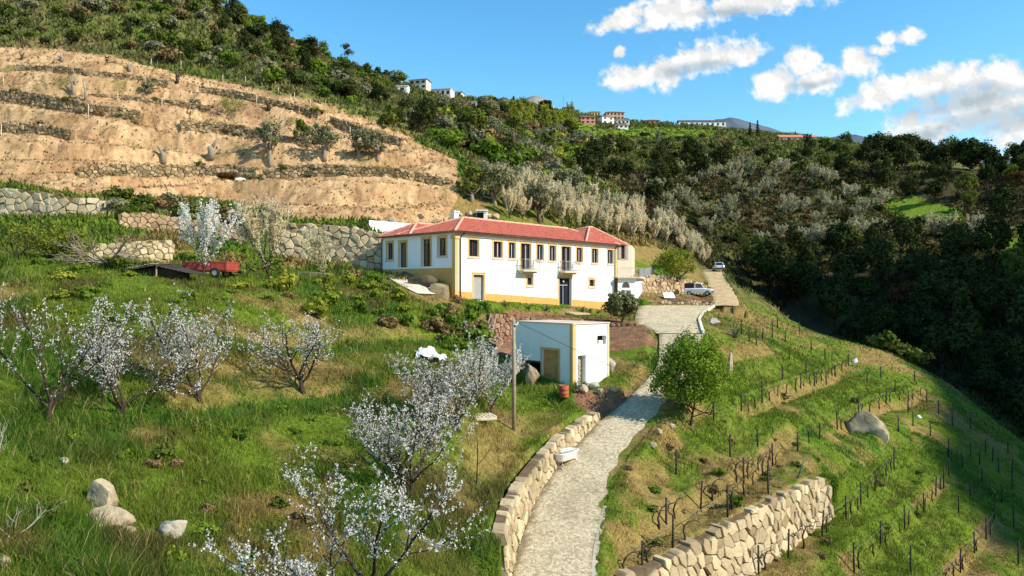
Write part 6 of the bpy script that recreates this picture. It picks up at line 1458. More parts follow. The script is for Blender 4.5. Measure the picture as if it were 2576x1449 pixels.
# white coping wall behind the roof corner, small white hut on the bank
a, b, c = P(930, 578, 72), P(930, 556, 72), P(1040, 562, 76)
m = MB(); a0 = P(928, 600, 72); b0 = P(1045, 600, 76); m.add([a0, b0, P(1045, 563, 76), P(928, 554, 72), a0 + (0, .4, 0), b0 + (0, .4, 0), P(1045, 563, 76) + (0, .4, 0), P(928, 554, 72) + (0, .4, 0)], [(0, 1, 2, 3), (3, 2, 6, 7), (7, 6, 5, 4), (0, 3, 7, 4), (1, 5, 6, 2)])
tag(m.build('concrete_wall', M_WHITE), 'plain white concrete wall showing behind the red roof corner', 'wall')
p = onground(1212, 552); hut = thing('block_hut', tuple(p), 'tiny white block hut with a dark opening on the bank behind the roof', 'hut'); k = p[1] / F
m = MB(); m.box((9 * k, .3, 10 * k), (4.5 * k, .5, 12 * k)); m.box((-5 * k, .5, 10 * k), (9 * k, .3, 12 * k)); m.box((0, .3, 22.2 * k), (15 * k, .7, .07)); link('wall', m.mesh('wall', M_WHITE), hut); m = MB(); m.box((-5 * k, .15, 8 * k), (8 * k, .03, 9 * k)); link('opening', m.mesh('opening', M_DARKIN), hut)
# white board by the tree
p = onground(1682, 752); bd_ = thing('tilted_board', tuple(p), 'white board tilted on the red earth beside the forked tree', 'board'); m = MB(); ax_ = np.array([(1, .1, 0), (-.08, .8, .6), (.06, -.6, .8)]); m.box((0, 0, .4), (.62, .5, .025), ax_); link('panel', m.mesh('panel', M_ENAM), bd_); [link('support', (lambda m: (m.bar((x, .4, -.1), (x, .35, .65), .06), m)[1])(MB()).mesh('support', M_WOODG), bd_) for x in (-.3, .3)]
# cars
M_CARS = plain('silver blue paint', (.50, .60, .68), .3, .03, 2, .5, .2); M_CARW = plain('white car paint', (.78, .78, .76), .35, .03, 2, .5)
M_CARG = glass_mat('car glass', (.015, .02, .025)); M_LAMPR = plain('red lens', (.5, .02, .02), .3, .05); M_LAMPW = plain('clear lens', (.7, .7, .68), .2, .05)
def loft(secs, mat, name, parent, cap=True):
    """secs: list of rings with equal vertex counts"""
    n = len(secs[0]); V = np.concatenate(secs); Q = [(r * n + i, r * n + (i + 1) % n, (r + 1) * n + (i + 1) % n, (r + 1) * n + i) for r in range(len(secs) - 1) for i in range(n)]
    T = []
    if cap:
        V = np.vstack([V, np.mean(secs[0], 0), np.mean(secs[-1], 0)]); a = len(secs) * n
        T = [(a, (i + 1) % n, i) for i in range(n)] + [(a + 1, (len(secs) - 1) * n + i, (len(secs) - 1) * n + (i + 1) % n) for i in range(n)]
    return link(name, mesh_np(name, V, Q, T, mat, False), parent)
def ring(x, w, z0, z1, r=.1): 
    w = w / 2; return np.array([(x, -w, z0 + r), (x, -w + r * .5, z0), (x, w - r * .5, z0), (x, w, z0 + r), (x, w, z1 - r), (x, w - r, z1), (x, -w + r, z1), (x, -w, z1 - r)])
def car(loc, rz, label, paint, body, cabin, wl, wr, glass_sides, cat='car', name='parked_car'):
    t = thing(name, tuple(loc), label, cat, None, rz); loft([ring(*q) for q in body], paint, 'body', t); loft([ring(*q, .06) for q in cabin], paint, 'cabin', t)
    for nm, V in glass_sides: 
        for s in ((1, -1) if nm == 'side_window' else (1,)):
            W = np.array(V, float); W[:, 1] *= s; link(nm, mesh_np(nm, W, [list(range(4))], None, M_CARG), t)
    for x in wl:
        for s in (-1, 1): wheel(t, (x, s * (body[2][1] / 2 - .08), wr), wr, .2)
    return t
# silver hatchback seen from behind on the dirt road (front points away)
p = onground(1806, 682); S_ = 1.0
hb_ = car(p, rad(80), 'silver blue hatchback parked at the top of the dirt road', M_CARS, [(-1.9, 1.5, .35, .8), (-1.8, 1.66, .25, .9), (-1, 1.7, .2, .95), (.8, 1.7, .2, .95), (1.7, 1.6, .25, .85), (1.9, 1.4, .35, .7)], [(-1.75, 1.5, .85, .9), (-1.35, 1.3, .85, 1.42), (-.2, 1.3, .85, 1.48), (.35, 1.28, .85, 1.42), (1.0, 1.45, .85, .92)], (-1.2, 1.25), .3,
    [('rear_window', [(-1.74, -.62, .95), (-1.74, .62, .95), (-1.42, .52, 1.36), (-1.42, -.52, 1.36)]), ('side_window', [(-1.3, .74, .97), (.7, .735, .97), (.25, .665, 1.36), (-1.15, .665, 1.38)])])
for s in (-1, 1): m = MB(); m.box((-1.88, s * .6, .75), (.03, .12, .09)); link('tail_light', m.mesh('tail_light', M_LAMPR), hb_)
m = MB(); m.box((-1.915, 0, .6), (.01, .25, .06)); link('number_plate', m.mesh('number_plate', M_ENAM), hb_); m = MB(); m.box((-1.9, 0, .42), (.06, .8, .1)); link('bumper', m.mesh('bumper', M_BLACK), hb_)
p = onground(1757, 744)
of = car(p, rad(-22), 'white boxy off-roader parked under the forked tree with its rear side open', M_CARW, [(-2.0, 1.6, .5, 1.0), (-1.9, 1.68, .4, 1.08), (0, 1.7, .38, 1.1), (.6, 1.7, .38, 1.1), (1.8, 1.62, .42, 1.02), (2.0, 1.5, .5, .9)], [(-.55, 1.5, 1.05, 1.85), (.1, 1.5, 1.05, 1.88), (.45, 1.48, 1.05, 1.84), (.95, 1.5, 1.05, 1.1)], (-1.25, 1.3), .36,
    [('windscreen', [(.93, -.66, 1.14), (.93, .66, 1.14), (.53, .62, 1.78), (.53, -.62, 1.78)]), ('side_window', [(-.35, .763, 1.15), (.72, .755, 1.15), (.4, .752, 1.74), (-.35, .763, 1.74)])], 'off-roader', 'parked_off_roader'); of.scale = (.82, .82, .82); hb_.scale = (.88, .88, .88)
m = MB(); m.box((-1.25, 0, 1.45), (.68, .74, .4)); link('cargo_hood', m.mesh('cargo_hood', plain('dark canvas hood', (.05, .045, .04), .95, .25, 3)), of); m = MB(); m.box((2.0, 0, .6), (.06, .8, .1)); link('bumper', m.mesh('bumper', M_BLACK), of)
for s in (-1, 1): m = MB(); m.lathe((0, 0, 0), [(0, 0), (.1, .01), (.11, -.03)], 12); o = link('headlight', m.mesh('headlight', M_LAMPW), of, (2.01, s * .55, .8)); o.rotation_euler = (0, rad(90), 0)
# spiky garden plants along the front of the farmhouse
M_AGA = leaf_mat('spiky grey leaf', (.22, .22, .12), (.12, .13, .06), .15, .2)
def spiky(seed, n, L):
    rng = np.random.default_rng(seed); mb = MB()
    for k in range(n):
        a = rng.uniform(0, 6.28); e = rng.uniform(.3, 1.25); d = np.array((math.cos(a) * math.cos(e), math.sin(a) * math.cos(e), math.sin(e))); l = L * rng.uniform(.6, 1.1); s = np.array((-math.sin(a), math.cos(a), 0)) * .035
        q = d * l * .55; t = d * l + (0, 0, -.12 * l); mb.add([-s, s, q + s * .8, q - s * .8, t], [(0, 1, 2, 3)], [(3, 2, 4)])
    return mb.mesh('leaves', M_AGA)
SPK = [spiky(i, 26, .75) for i in range(3)]
for i, (u, v, sc) in enumerate(((1330, 778, 1.0), (1375, 782, 1.3), (1465, 785, 1.2), (1485, 787, 1.0), (1505, 788, .8), (1530, 786, .9), (1270, 770, 1.0), (1850, 850, 1.9))):
    single('spiky_plant', SPK[i % 3], tuple(onground(u, v)), ('spiky plant below the second ground floor window', 'spiky plant beside the entrance door', 'tall spiky plant past the entrance door', 'second spiky plant past the entrance door', 'small spiky plant near the last small window', 'spiky plant beside the drooping shrub', 'spiky plant below the overgrown bank top', 'large dark agave outside the yard kerb')[i], 'plant', None, i * 1.3, sc)
# stumps and stakes on the bare slope
def stump(u, vb, vt, seed, label, forks=2, w=10, mat=M_BARK_G):
    p, H = top_h(u, vb, vt); rng = np.random.default_rng(seed); r = w / F * p[1] / 2; m = MB(); m.tube([(0, 0, -.3), (r * .2, 0, H * .3), (-r * .1, 0, H * .55)], [r * 1.2, r, r * .9], 9)
    for k in range(forks):
        a = 6.28 * k / max(forks, 1) + rng.uniform(-.5, .5); m.tube([(0, 0, H * .4), (math.cos(a) * r * 1.1, math.sin(a) * r, H * .72), (math.cos(a) * r * 2.0, math.sin(a) * r * 1.5, H * rng.uniform(.85, 1.05))], [r * .6, r * .45, r * .3], 7)
    m2 = m.mesh('trunk', mat, True); return single('tree_stump', m2, tuple(p), label, 'stump')
stump(530, 397, 348, 1, 'thick tall cut olive stump at the centre of the tilled slope', 1, 17); stump(410, 405, 362, 2, 'leaning cut olive trunk left of the tall stump', 2, 14); stump(185, 242, 190, 3, 'forked bare trunk with sprouts above the dark overgrown wall', 3, 9); stump(155, 152, 128, 4, 'small stump near the top terrace', 1, 8); stump(325, 176, 158, 5, 'forked stump beside the standing person', 3, 8); stump(445, 208, 182, 6, 'forked burnt stump on the upper terrace edge', 3, 8, M_BARK); stump(55, 148, 132, 7, 'tiny stump at the outer end of the top terrace', 2, 6, M_BARK); stump(675, 275, 252, 8, 'dark stump near the upper edge fence', 2, 10, M_BARK); stump(215, 250, 205, 9, 'thin bare trunk beside the forked sprouting one', 2, 6)
gS = 'pale stakes on the tilled slope'
for i, (u, vb, vt) in enumerate(((222, 300, 262), (296, 256, 232), (407, 272, 246), (8, 214, 190), (3, 348, 312), (455, 172, 152), (700, 236, 220), (617, 215, 192), (507, 282, 262), (645, 265, 240), (820, 310, 288), (850, 312, 285), (905, 320, 300), (880, 345, 318), (780, 270, 250), (960, 360, 335), (1000, 350, 330), (380, 165, 148), (560, 205, 188), (740, 250, 232))):
    p, H = top_h(u, vb, vt); m = MB(); m.tube([(0, 0, -.3), (.02, 0, H)], [.06, .05], 6); o = link('wooden_stake', m.mesh('wooden_stake', plain('pale stake', (.55, .46, .33), .9, .2, 5) if i == 0 else bpy.data.materials['pale stake'], True), None, tuple(p)); tag(o, 'pale wooden stake standing on the tilled terraces', 'stake', gS)
p = onground(570, 452); single('brush_heap', bush(700, (1.6, .8, .5), 14, 500, .3, M_LRUST), tuple(p), 'heap of cut brown brushwood beside a white sack on the track', 'brush heap'); p = onground(604, 453); single('sack', rock_mesh(61, (.7, .35, .3), M_ENAM, 3, .1), tuple(p + (0, 0, .2)), 'white sack lying at the end of the brushwood heap', 'sack')
# standing person on the slope
p = onground(269, 163); H = 1.72
def skin_mesh(name, verts, edges, radii, mat, parent):
    import bmesh
    me = bpy.data.meshes.new(name); bm = bmesh.new(); lay = bm.verts.layers.skin.verify(); vs = [bm.verts.new(v) for v in verts]; [bm.edges.new((vs[a], vs[b])) for a, b in edges]
    for v, r in zip(vs, radii): v[lay].radius = (r, r) if np.isscalar(r) else r
    vs[0][lay].use_root = True; bm.to_mesh(me); bm.free(); me.materials.append(mat); o = link(name, me, parent); o.modifiers.new('skin', 'SKIN').use_smooth_shade = True; s = o.modifiers.new('sub', 'SUBSURF'); s.levels = 1; s.render_levels = 2; return o
per = thing('person', tuple(p), 'person in dark clothes standing on the upper terrace of the tilled slope', 'person', None, .3)
v = [(0, 0, .93), (0, 0, 1.15), (0, .0, 1.38), (0, -.01, 1.48), (0, -.02, 1.62), (0, -.02, 1.70), (-.19, 0, 1.38), (-.25, .02, 1.12), (-.22, -.12, .9), (-.2, -.2, .84), (.19, 0, 1.38), (.26, .02, 1.12), (.27, -.02, .88), (.27, -.05, .79), (-.1, 0, .86), (-.12, -.03, .48), (-.13, .02, .08), (-.13, -.14, .03), (.1, 0, .86), (.13, -.02, .48), (.14, .03, .08), (.15, -.13, .03)]
e = [(0, 1), (1, 2), (2, 3), (3, 4), (4, 5), (2, 6), (6, 7), (7, 8), (8, 9), (2, 10), (10, 11), (11, 12), (12, 13), (0, 14), (14, 15), (15, 16), (16, 17), (0, 18), (18, 19), (19, 20), (20, 21)]
rd = [(.15, .11), (.14, .1), (.15, .1), .055, .095, .07, .06, .045, .035, .03, .06, .045, .035, .03, .09, .065, .045, .04, .09, .065, .045, .04]
M_SKIN = plain('skin', (.55, .33, .23), .7, .05); M_CLOTH = plain('dark cloth', (.02, .02, .025), .95, .2, 8)
skin_mesh('body', v, e, rd, M_SKIN, per)
iv = [0, 1, 2, 6, 7, 8, 10, 11, 12]; mp = {k: i for i, k in enumerate(iv)}; skin_mesh('shirt', [v[i] for i in iv], [(mp[a], mp[b]) for a, b in e if a in mp and b in mp], [(.175, .13), (.165, .125), (.17, .125), .075, .06, .05, .075, .06, .05], M_CLOTH, per)
iv = [0, 14, 15, 16, 18, 19, 20]; mp = {k: i for i, k in enumerate(iv)}; skin_mesh('trousers', [v[i] for i in iv], [(mp[a], mp[b]) for a, b in e if a in mp and b in mp], [(.17, .13), .105, .08, .065, .105, .08, .065], M_CLOTH, per)
skin_mesh('hair', [(0, 0, 1.66), (0, .02, 1.72)], [(0, 1)], [.1, .085], plain('grey hair', (.35, .33, .30), .9), per)
m = MB(); m.tube([(-1.6, 0, 0), (-.6, .1, .15), (.6, 0, .2), (1.7, .1, 0)], [.3, .35, .35, .2], 8); link('pile', m.mesh('pile', M_DSHEET, True), sh)
# ------------------------------------------------------------------ vineyard posts and vines
POSTS = [(1615, 1444, 1360), (1675, 1320, 1252), (1692, 1377, 1297), (1761, 1279, 1209), (1830, 1299, 1219), (1870, 1214, 1150), (1700, 1194, 1132), (1836, 1152, 1092), (1906, 1127, 1087), (1932, 1244, 1169), (1943, 1172, 1114), (2006, 1134, 1089), (2062, 1107, 1075), (2066, 1350, 1282), (1982, 1402, 1330), (2128, 1307, 1247), (2165, 1267, 1212), (2200, 1234, 1184), (2248, 1180, 1124), (1908, 1445, 1372), (2148, 1437, 1364), (2215, 1377, 1310), (2275, 1332, 1270), (2322, 1290, 1240), (2353, 1250, 1200), (2373, 1230, 1170), (2386, 1200, 1150), (2415, 1440, 1380), (2451, 1392, 1337), (2480, 1357, 1300), (2385, 1149, 1102), (2441, 1149, 1124), (2463, 1169, 1139), (2478, 1137, 1109), (2496, 1159, 1132), (2512, 1187, 1154), (2535, 1142, 1114),
         (2228, 1014, 987), (2283, 1037, 975), (2296, 1072, 1037), (2395, 1072, 1024), (2441, 1079, 1037), (2133, 917, 889), (2027, 944, 914), (2013, 977, 937), (2048, 972, 934), (2078, 967, 934), (2100, 949, 922), (1968, 957, 927), (1942, 852, 807), (1955, 824, 797), (1998, 782, 769), (1865, 842, 802), (1884, 859, 829), (1902, 867, 827), (1917, 857, 834), (1917, 1014, 959), (1864, 1034, 987), (1795, 1059, 1017), (2106, 1082, 1034), (2160, 1050, 1012), (1985, 905, 872), (2040, 880, 852), (1975, 860, 835), (2010, 835, 812), (2075, 905, 880), (2180, 965, 935), (2215, 950, 922), (2250, 985, 957), (2330, 1010, 980), (2360, 1040, 1008), (2300, 960, 936), (2340, 1095, 1060), (2260, 1085, 1048), (2545, 1230, 1195), (2520, 1265, 1222), (2550, 1330, 1280), (2500, 1305, 1258), (2440, 1250, 1208), (2410, 1290, 1245), (2560, 1420, 1360), (2290, 1440, 1372), (2545, 1190, 1160), (2470, 1215, 1180), (2420, 1180, 1145)]
gV = 'dark posts of the vineyard rows'
for i, (u, vb, vt) in enumerate(POSTS):
    p, H = top_h(u, vb, vt); H = min(max(H, 1.05), 1.75); m = MB(); r = np.random.default_rng(i); l = r.normal(size=2) * .03; m.tube([(0, 0, -.3), (l[0], l[1], H)], [.036 + p[1] * .0003, .032 + p[1] * .0003], 6)
    tag(link('vineyard_post', m.mesh('vineyard_post', M_POSTD, True), None, tuple(p)), 'thin dark post standing along a vineyard row', 'post', gV)
for lb, a, b in (('dark brace propped against the nearest vineyard post', (1655, 1452), (1617, 1372)), ('greenish brace of the vineyard row end above the sunlit wall', (2003, 1205), (2027, 1145))):
    q = onground(*a); t = P(b[0], b[1], q[1] + .25); m = MB(); m.tube([q - q - (0, 0, .1), t - q], [.035, .035], 6); tag(link('post_brace', m.mesh('post_brace', M_POSTD if a[0] < 1700 else plain('green metal', (.10, .15, .10), .6), True), None, tuple(q)), lb, 'brace')
def vine(seed):
    r = np.random.default_rng(seed); m = MB(); h = r.uniform(.45, .7); a = r.uniform(-.3, .3)
    top = np.array((a * .3, 0, h)); m.tube([(0, 0, -.1), (.06, .02, h * .35), (-.03, .03, h * .7), top], [.05, .04, .035, .04], 7)
    for s in (-1, 1):
        if s < 0 and r.random() < .35: continue
        L = r.uniform(.5, .95); m.tube([top, top + (s * L * .3, .03, .12), top + (s * L * .7, -.02, .10), top + (s * L, .04, -.08)], [.03, .022, .016, .010], 5)
        for k in range(3): q = top + (s * L * r.uniform(.2, .9), 0, .1); m.tube([q, q + (r.uniform(-.12, .12), r.uniform(-.1, .1), r.uniform(.1, .3))], [.01, .006], 4)
    return m.mesh('vine', M_BARK, True)
VINE = [vine(i) for i in range(6)]; gW = 'pruned grapevines of the vineyard rows'; r_ = np.random.default_rng(3)
VL = [[(1560, 1449, 26), (1615, 1440, 27), (1692, 1377, 29), (1830, 1300, 32), (1943, 1172, 38), (2006, 1134, 43), (2062, 1107, 46)], [(1640, 1345, 29), (1675, 1320, 31), (1761, 1279, 33), (1870, 1214, 37), (1950, 1140, 41)], [(1908, 1445, 31), (1982, 1402, 33), (2066, 1350, 36), (2128, 1307, 38.5), (2200, 1234, 43.5), (2248, 1180, 48)]] + [v_[0] for v_ in VROWS[:2]] + [v_[0] for v_ in VROWS[3:]]
for rows_ in VL:
    for (ua, va, Ya), (ub, vb_, Yb) in zip(rows_[:-1], rows_[1:]):
        a, b = onground(ua, va), onground(ub, vb_); n = max(1, int(np.linalg.norm(b - a) / 1.9))
        for k in range(n):
            q = a + (b - a) * (k + r_.uniform(.1, .7)) / n; q[2] = h1(q[0], q[1]); tag(single('grapevine', VINE[r_.integers(6)], tuple(q), 'gnarled pruned grapevine growing along a vineyard row', 'vine', gW, math.atan2(b[1] - a[1], b[0] - a[0]) + r_.uniform(-.2, .2), r_.uniform(.85, 1.25)))

M_WIRE = plain('trellis wire', (.12, .11, .10), .5, .1)
for n_, rows_ in enumerate(VL):
    pts = [onground(*q[:2]) + (0, 0, .95) for q in rows_]; m = MB()
    dn = []
    for a, b in zip(pts[:-1], pts[1:]):
        for t in np.linspace(0, 1, 6, endpoint=False): q = a + (b - a) * t; dn.append((q[0], q[1], a[2] + (b[2] - a[2]) * t - .06 * math.sin(math.pi * t)))
    m.tube(dn, .009, 4); tag(m.build('trellis_wire', M_WIRE), 'thin wire strung between the dark posts of a vineyard row', 'wire', 'trellis wires of the vineyard rows')
# ------------------------------------------------------------------ village on the ridge, far hills, masts
M_ROOFV = plain('village roof', (.36, .15, .09), .9, .25, .5); M_PINK = plain('pink render', (.62, .27, .20), .9, .08, .5); M_CREAM = plain('cream render', (.60, .52, .42), .9, .08, .5); M_WIN = plain('dark window', (.03, .03, .035), .4, .1); M_GREYW = plain('grey render', (.45, .42, .38), .9, .1, .5); M_YELW = plain('yellow render', (.62, .50, .22), .9, .08)
def villa(u, v, wpx, hpx, label, wall=M_WHITE, roof=M_ROOFV, rz=0.0, storeys=2, depth=.7, hip=True, rise=.28, nwin=3, name='village_house', arch=False):
    p = onground(u, v); k = p[1] / F; W, H = wpx * k, hpx * k; D = W * depth
    t = thing(name, tuple(p + (0, D * .3, 0)), label, 'house', None, rz); m = MB(); m.box((0, 0, H / 2 - 1), (W / 2, D / 2, H / 2 + 1)); link('wall', m.mesh('wall', wall), t)
    if roof is not None:
        o = .35; z = H + .02; R = W * rise * .5; e = [(-W / 2 - o, -D / 2 - o, z), (W / 2 + o, -D / 2 - o, z), (W / 2 + o, D / 2 + o, z), (-W / 2 - o, D / 2 + o, z)]; rr = W / 2 - D / 2 if hip and W > D else (W / 2 + o if not hip else W * .1)
        rd_ = [(-rr, 0, z + R), (rr, 0, z + R)]; m = MB(); m.add(e + rd_, [(0, 1, 5, 4), (2, 3, 4, 5), (3, 2, 1, 0)], [(1, 2, 5), (3, 0, 4)]); link('roof', m.mesh('roof', roof), t)
    else: m = MB(); m.box((0, 0, H + .08), (W / 2 + .15, D / 2 + .15, .1)); link('roof', m.mesh('roof', wall), t)
    sh_ = H / storeys
    for s in range(storeys):
        for i in range(nwin):
            x = -W / 2 + W * (i + .5) / nwin; w = min(.6, W / nwin * .25); m = MB(); m.box((x, -D / 2 - .02, s * sh_ + sh_ * .5), (w, .03, sh_ * .24)); link('window', m.mesh('window', M_WIN), t)
    return t
villa(1055, 226, 46, 24, 'upper white villa with balconies on the ridge above the terraces', M_CREAM, rz=-.25, nwin=3)
villa(1112, 244, 52, 18, 'long white villa below the upper one on the ridge', plain('old white render', (.62, .58, .52), .9, .15), None, rz=-.2, storeys=1, nwin=4)
villa(1013, 232, 28, 14, 'small white building with an arch beside the ridge villas', M_WHITE, None, rz=-.1, storeys=1, nwin=1)
villa(1005, 212, 14, 9, 'tiny white block above the arched building', M_WHITE, None, storeys=1, nwin=1)
villa(1145, 244, 40, 12, 'low pinkish house at the end of the villa row', M_CREAM, M_ROOFV, rz=-.2, storeys=1, nwin=3)
villa(1180, 248, 16, 9, 'small pale house past the villa row on the ridge', M_CREAM, None, storeys=1, nwin=2)
villa(1192, 270, 14, 13, 'little grey hut below the ridge houses', M_GREYW, None, storeys=1, nwin=1)
villa(1428, 281, 26, 14, 'pink house at the top of the village under the mast', M_PINK, storeys=2, nwin=3)
villa(1446, 286, 22, 10, 'pale house joined to the pink one under the mast', M_CREAM, storeys=1, nwin=2)
villa(1495, 287, 28, 11, 'yellowish long house on the village skyline', M_YELW, storeys=1, nwin=4)
villa(1545, 302, 46, 18, 'large tan villa with a hipped roof at the village centre', plain('tan render', (.50, .33, .22), .9, .1), rz=.1, storeys=2, nwin=5)
villa(1478, 312, 36, 17, 'salmon red house with two gables in front of the village', M_PINK, storeys=2, nwin=3, hip=False)
villa(1524, 312, 34, 17, 'white gabled house between the salmon house and the tan villa', M_WHITE, rz=.4, storeys=2, nwin=2, hip=False)
villa(1562, 314, 40, 11, 'low white house below the tan villa', M_WHITE, storeys=1, nwin=4)
villa(1562, 324, 34, 9, 'lowest white house of the village front', M_WHITE, storeys=1, nwin=3)
villa(1640, 314, 36, 10, 'low brick coloured house past the village end', plain('brick red', (.45, .20, .13), .9, .1), storeys=1, nwin=3)
villa(1370, 284, 18, 6, 'small white shed on the hillside under the rocky top', M_WHITE, None, storeys=1, nwin=2)
villa(1765, 319, 118, 13, 'very long low dark roofed building with white bays on the ridge', M_WHITE, plain('dark brown roof', (.10, .06, .045), .9, .2), storeys=1, nwin=9, depth=.16, hip=False, rise=.10, name='long_building')
villa(2005, 354, 92, 8, 'long shed with an orange roof at the edge of the wood', M_CREAM, plain('orange roof', (.55, .20, .10), .9, .2), storeys=1, nwin=2, depth=.2, hip=False, rise=.16, name='long_building')
# lattice pylon, mast, turbine
M_GALV = plain('galvanised steel', (.30, .31, .32), .6, .1)
def lattice(u, v, hpx, wpx, label, arms, name, cat):
    p = onground(u, v); k = p[1] / F; H = hpx * k; w = wpx * k; m = MB(); r = max(.05, .3 * k)
    c = lambda s, z: np.array((s[0] * w / 2 * (1 - .8 * z / H), s[1] * w / 2 * (1 - .8 * z / H), z)); cs = [(-1, -1), (1, -1), (1, 1), (-1, 1)]; n = 8
    t = thing(name, tuple(p), label, cat)
    for i in range(n):
        z0, z1 = H * i / n, H * (i + 1) / n
        for j in range(4): m.bar(c(cs[j], z0), c(cs[j], z1), r); m.bar(c(cs[j], z0), c(cs[(j + 1) % 4], z1), r * .6)
    link('tower', m.mesh('tower', M_GALV), t)
    for f, L in arms: m = MB(); m.bar((-L * k, 0, H * f), (L * k, 0, H * f), r * 1.2); m.bar((-L * k, 0, H * f), (0, 0, H * f + L * k * .25), r * .7); m.bar((L * k, 0, H * f), (0, 0, H * f + L * k * .25), r * .7); link('cross_arm', m.mesh('cross_arm', M_GALV), t)
lattice(2475 - 0, 0, 1, 1, '', [], 'x', 'x') if False else None
lattice(2135, 378, 46, 10, 'steel lattice power pylon standing against the clouds', [(.72, 9), (.86, 7)], 'power_pylon', 'pylon')
lattice(1417, 283, 44, 3, 'thin lattice radio mast above the village', [], 'radio_mast', 'mast')
# far mountains: a ridge sheet of their own behind everything
def ridge(name, prof, Y, mat, depth, rough, seed):
    us = np.arange(prof[0][0], prof[-1][0], 6.0); vs = np.interp(us, [p[0] for p in prof], [p[1] for p in prof]) + fbm(us * .03, us * 0, 4, seed) * rough; n = 12; V = []
    for j in range(n + 1):
        t = j / n; y = Y - depth * (1 - t) if j <= n else Y
        z = (V0 - vs) / F * Y * (t ** .8) + (1 - t) * (V0 - 560) / F * Y; z = z + fbm(us * .02, np.full(len(us), j * .7), 3, seed + 3) * rough * Y / F * 3 * t * (1 - t)
        V.append(np.stack([(us - U0) / F * Y, np.full(len(us), y), z], 1))
    V.append(np.stack([(us - U0) / F * Y, np.full(len(us), Y + depth), np.full(len(us), 0.0)], 1))
    V = np.concatenate(V); k = np.arange(len(V)).reshape(n + 2, len(us)); o = link(name, mesh_np(name, V, np.stack([k[:-1, :-1], k[:-1, 1:], k[1:, 1:], k[1:, :-1]], -1).reshape(-1, 4), None, mat, True)); tag(o, kind='structure'); return o
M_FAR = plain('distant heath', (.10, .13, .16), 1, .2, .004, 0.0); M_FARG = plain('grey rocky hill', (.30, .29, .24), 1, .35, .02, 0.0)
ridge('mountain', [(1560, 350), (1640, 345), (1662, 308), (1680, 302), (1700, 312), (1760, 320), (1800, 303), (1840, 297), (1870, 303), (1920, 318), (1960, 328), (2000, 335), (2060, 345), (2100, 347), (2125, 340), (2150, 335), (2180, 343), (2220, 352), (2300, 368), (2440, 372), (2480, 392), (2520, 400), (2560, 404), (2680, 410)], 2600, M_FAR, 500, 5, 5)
ridge('hill', [(1290, 285), (1310, 262), (1325, 245), (1345, 240), (1370, 246), (1390, 262), (1410, 290)], 700, M_FARG, 120, 3, 9)

# added unseen hill beyond the frame, crest shaped to shade wood and vineyard lip
_sh = np.array((0.929, -0.370)); _sq = np.array((0.370, 0.929)); V = []; qs = np.arange(-60, 330, 5.0)
cr = np.interp(qs, [-60, 30, 50, 72, 85, 97, 112, 147, 165, 182, 195, 207, 230, 260, 330], [60, 122, 143, 147, 150, 153, 165, 184, 172, 150, 130, 115, 95, 55, 10]) + fbm(qs * .05, qs * 0, 4, 31) * 6
cols = [(150, .02), (175, .35), (200, .75), (220, 1.0), (240, .97), (300, .6), (380, 0.0)]
for p_, k in cols:
    xy = _sh[None] * p_ + _sq[None] * qs[:, None]; V.append(np.stack([xy[:, 0], xy[:, 1], -45 + (cr + 45) * k + (0 if k == 1 else 1) * fbm(qs * .04, qs * 0 + p_, 3, 33) * 6], 1))
k = np.arange(len(cols) * len(qs)).reshape(len(cols), len(qs))
tag(link('hill', mesh_np('hill', np.concatenate(V), np.stack([k[:-1, :-1], k[:-1, 1:], k[1:, 1:], k[1:, :-1]], -1).reshape(-1, 4), None, plain('shading hill', (.06, .065, .025), 1, .4, .06, 0), True)), kind='structure')
# ------------------------------------------------------------------ light, sky, camera
SUN_EL, SUN_H = rad(37), np.array((0.93, -0.37))
SUN_H = SUN_H / np.linalg.norm(SUN_H)
SD = Vector((SUN_H[0] * math.cos(SUN_EL), SUN_H[1] * math.cos(SUN_EL), math.sin(SUN_EL)))
sl = bpy.data.lights.new('sun', 'SUN'); sl.energy = 4.6; sl.angle = rad(0.6); sl.color = (1.0, 0.92, 0.79)
so = bpy.data.objects.new('sun', sl); COL.objects.link(so); so.rotation_euler = SD.to_track_quat('Z', 'Y').to_euler(); so.location = (60, -40, 60)
w = bpy.data.worlds.new('World'); SC.world = w; w.use_nodes = True
nt = w.node_tree; nt.nodes.clear()
EXPO = 0.62; STR = 0.15
out = nd(nt, 'ShaderNodeOutputWorld'); bg = nd(nt, 'ShaderNodeBackground', {'Strength': STR}); nt.links.new(bg.outputs[0], out.inputs[0])
sky = nd(nt, 'ShaderNodeTexSky', sky_type='NISHITA', sun_disc=False)
sky.sun_elevation = SUN_EL; sky.sun_rotation = math.atan2(SUN_H[0], SUN_H[1]); sky.altitude = 300; sky.air_density = 1.0; sky.dust_density = 0.2; sky.ozone_density = 2.0
hs = nd(nt, 'ShaderNodeHueSaturation', {'Hue': 0.487, 'Saturation': 1.30, 'Value': 1.06}); nt.links.new(sky.outputs[0], hs.inputs['Color'])
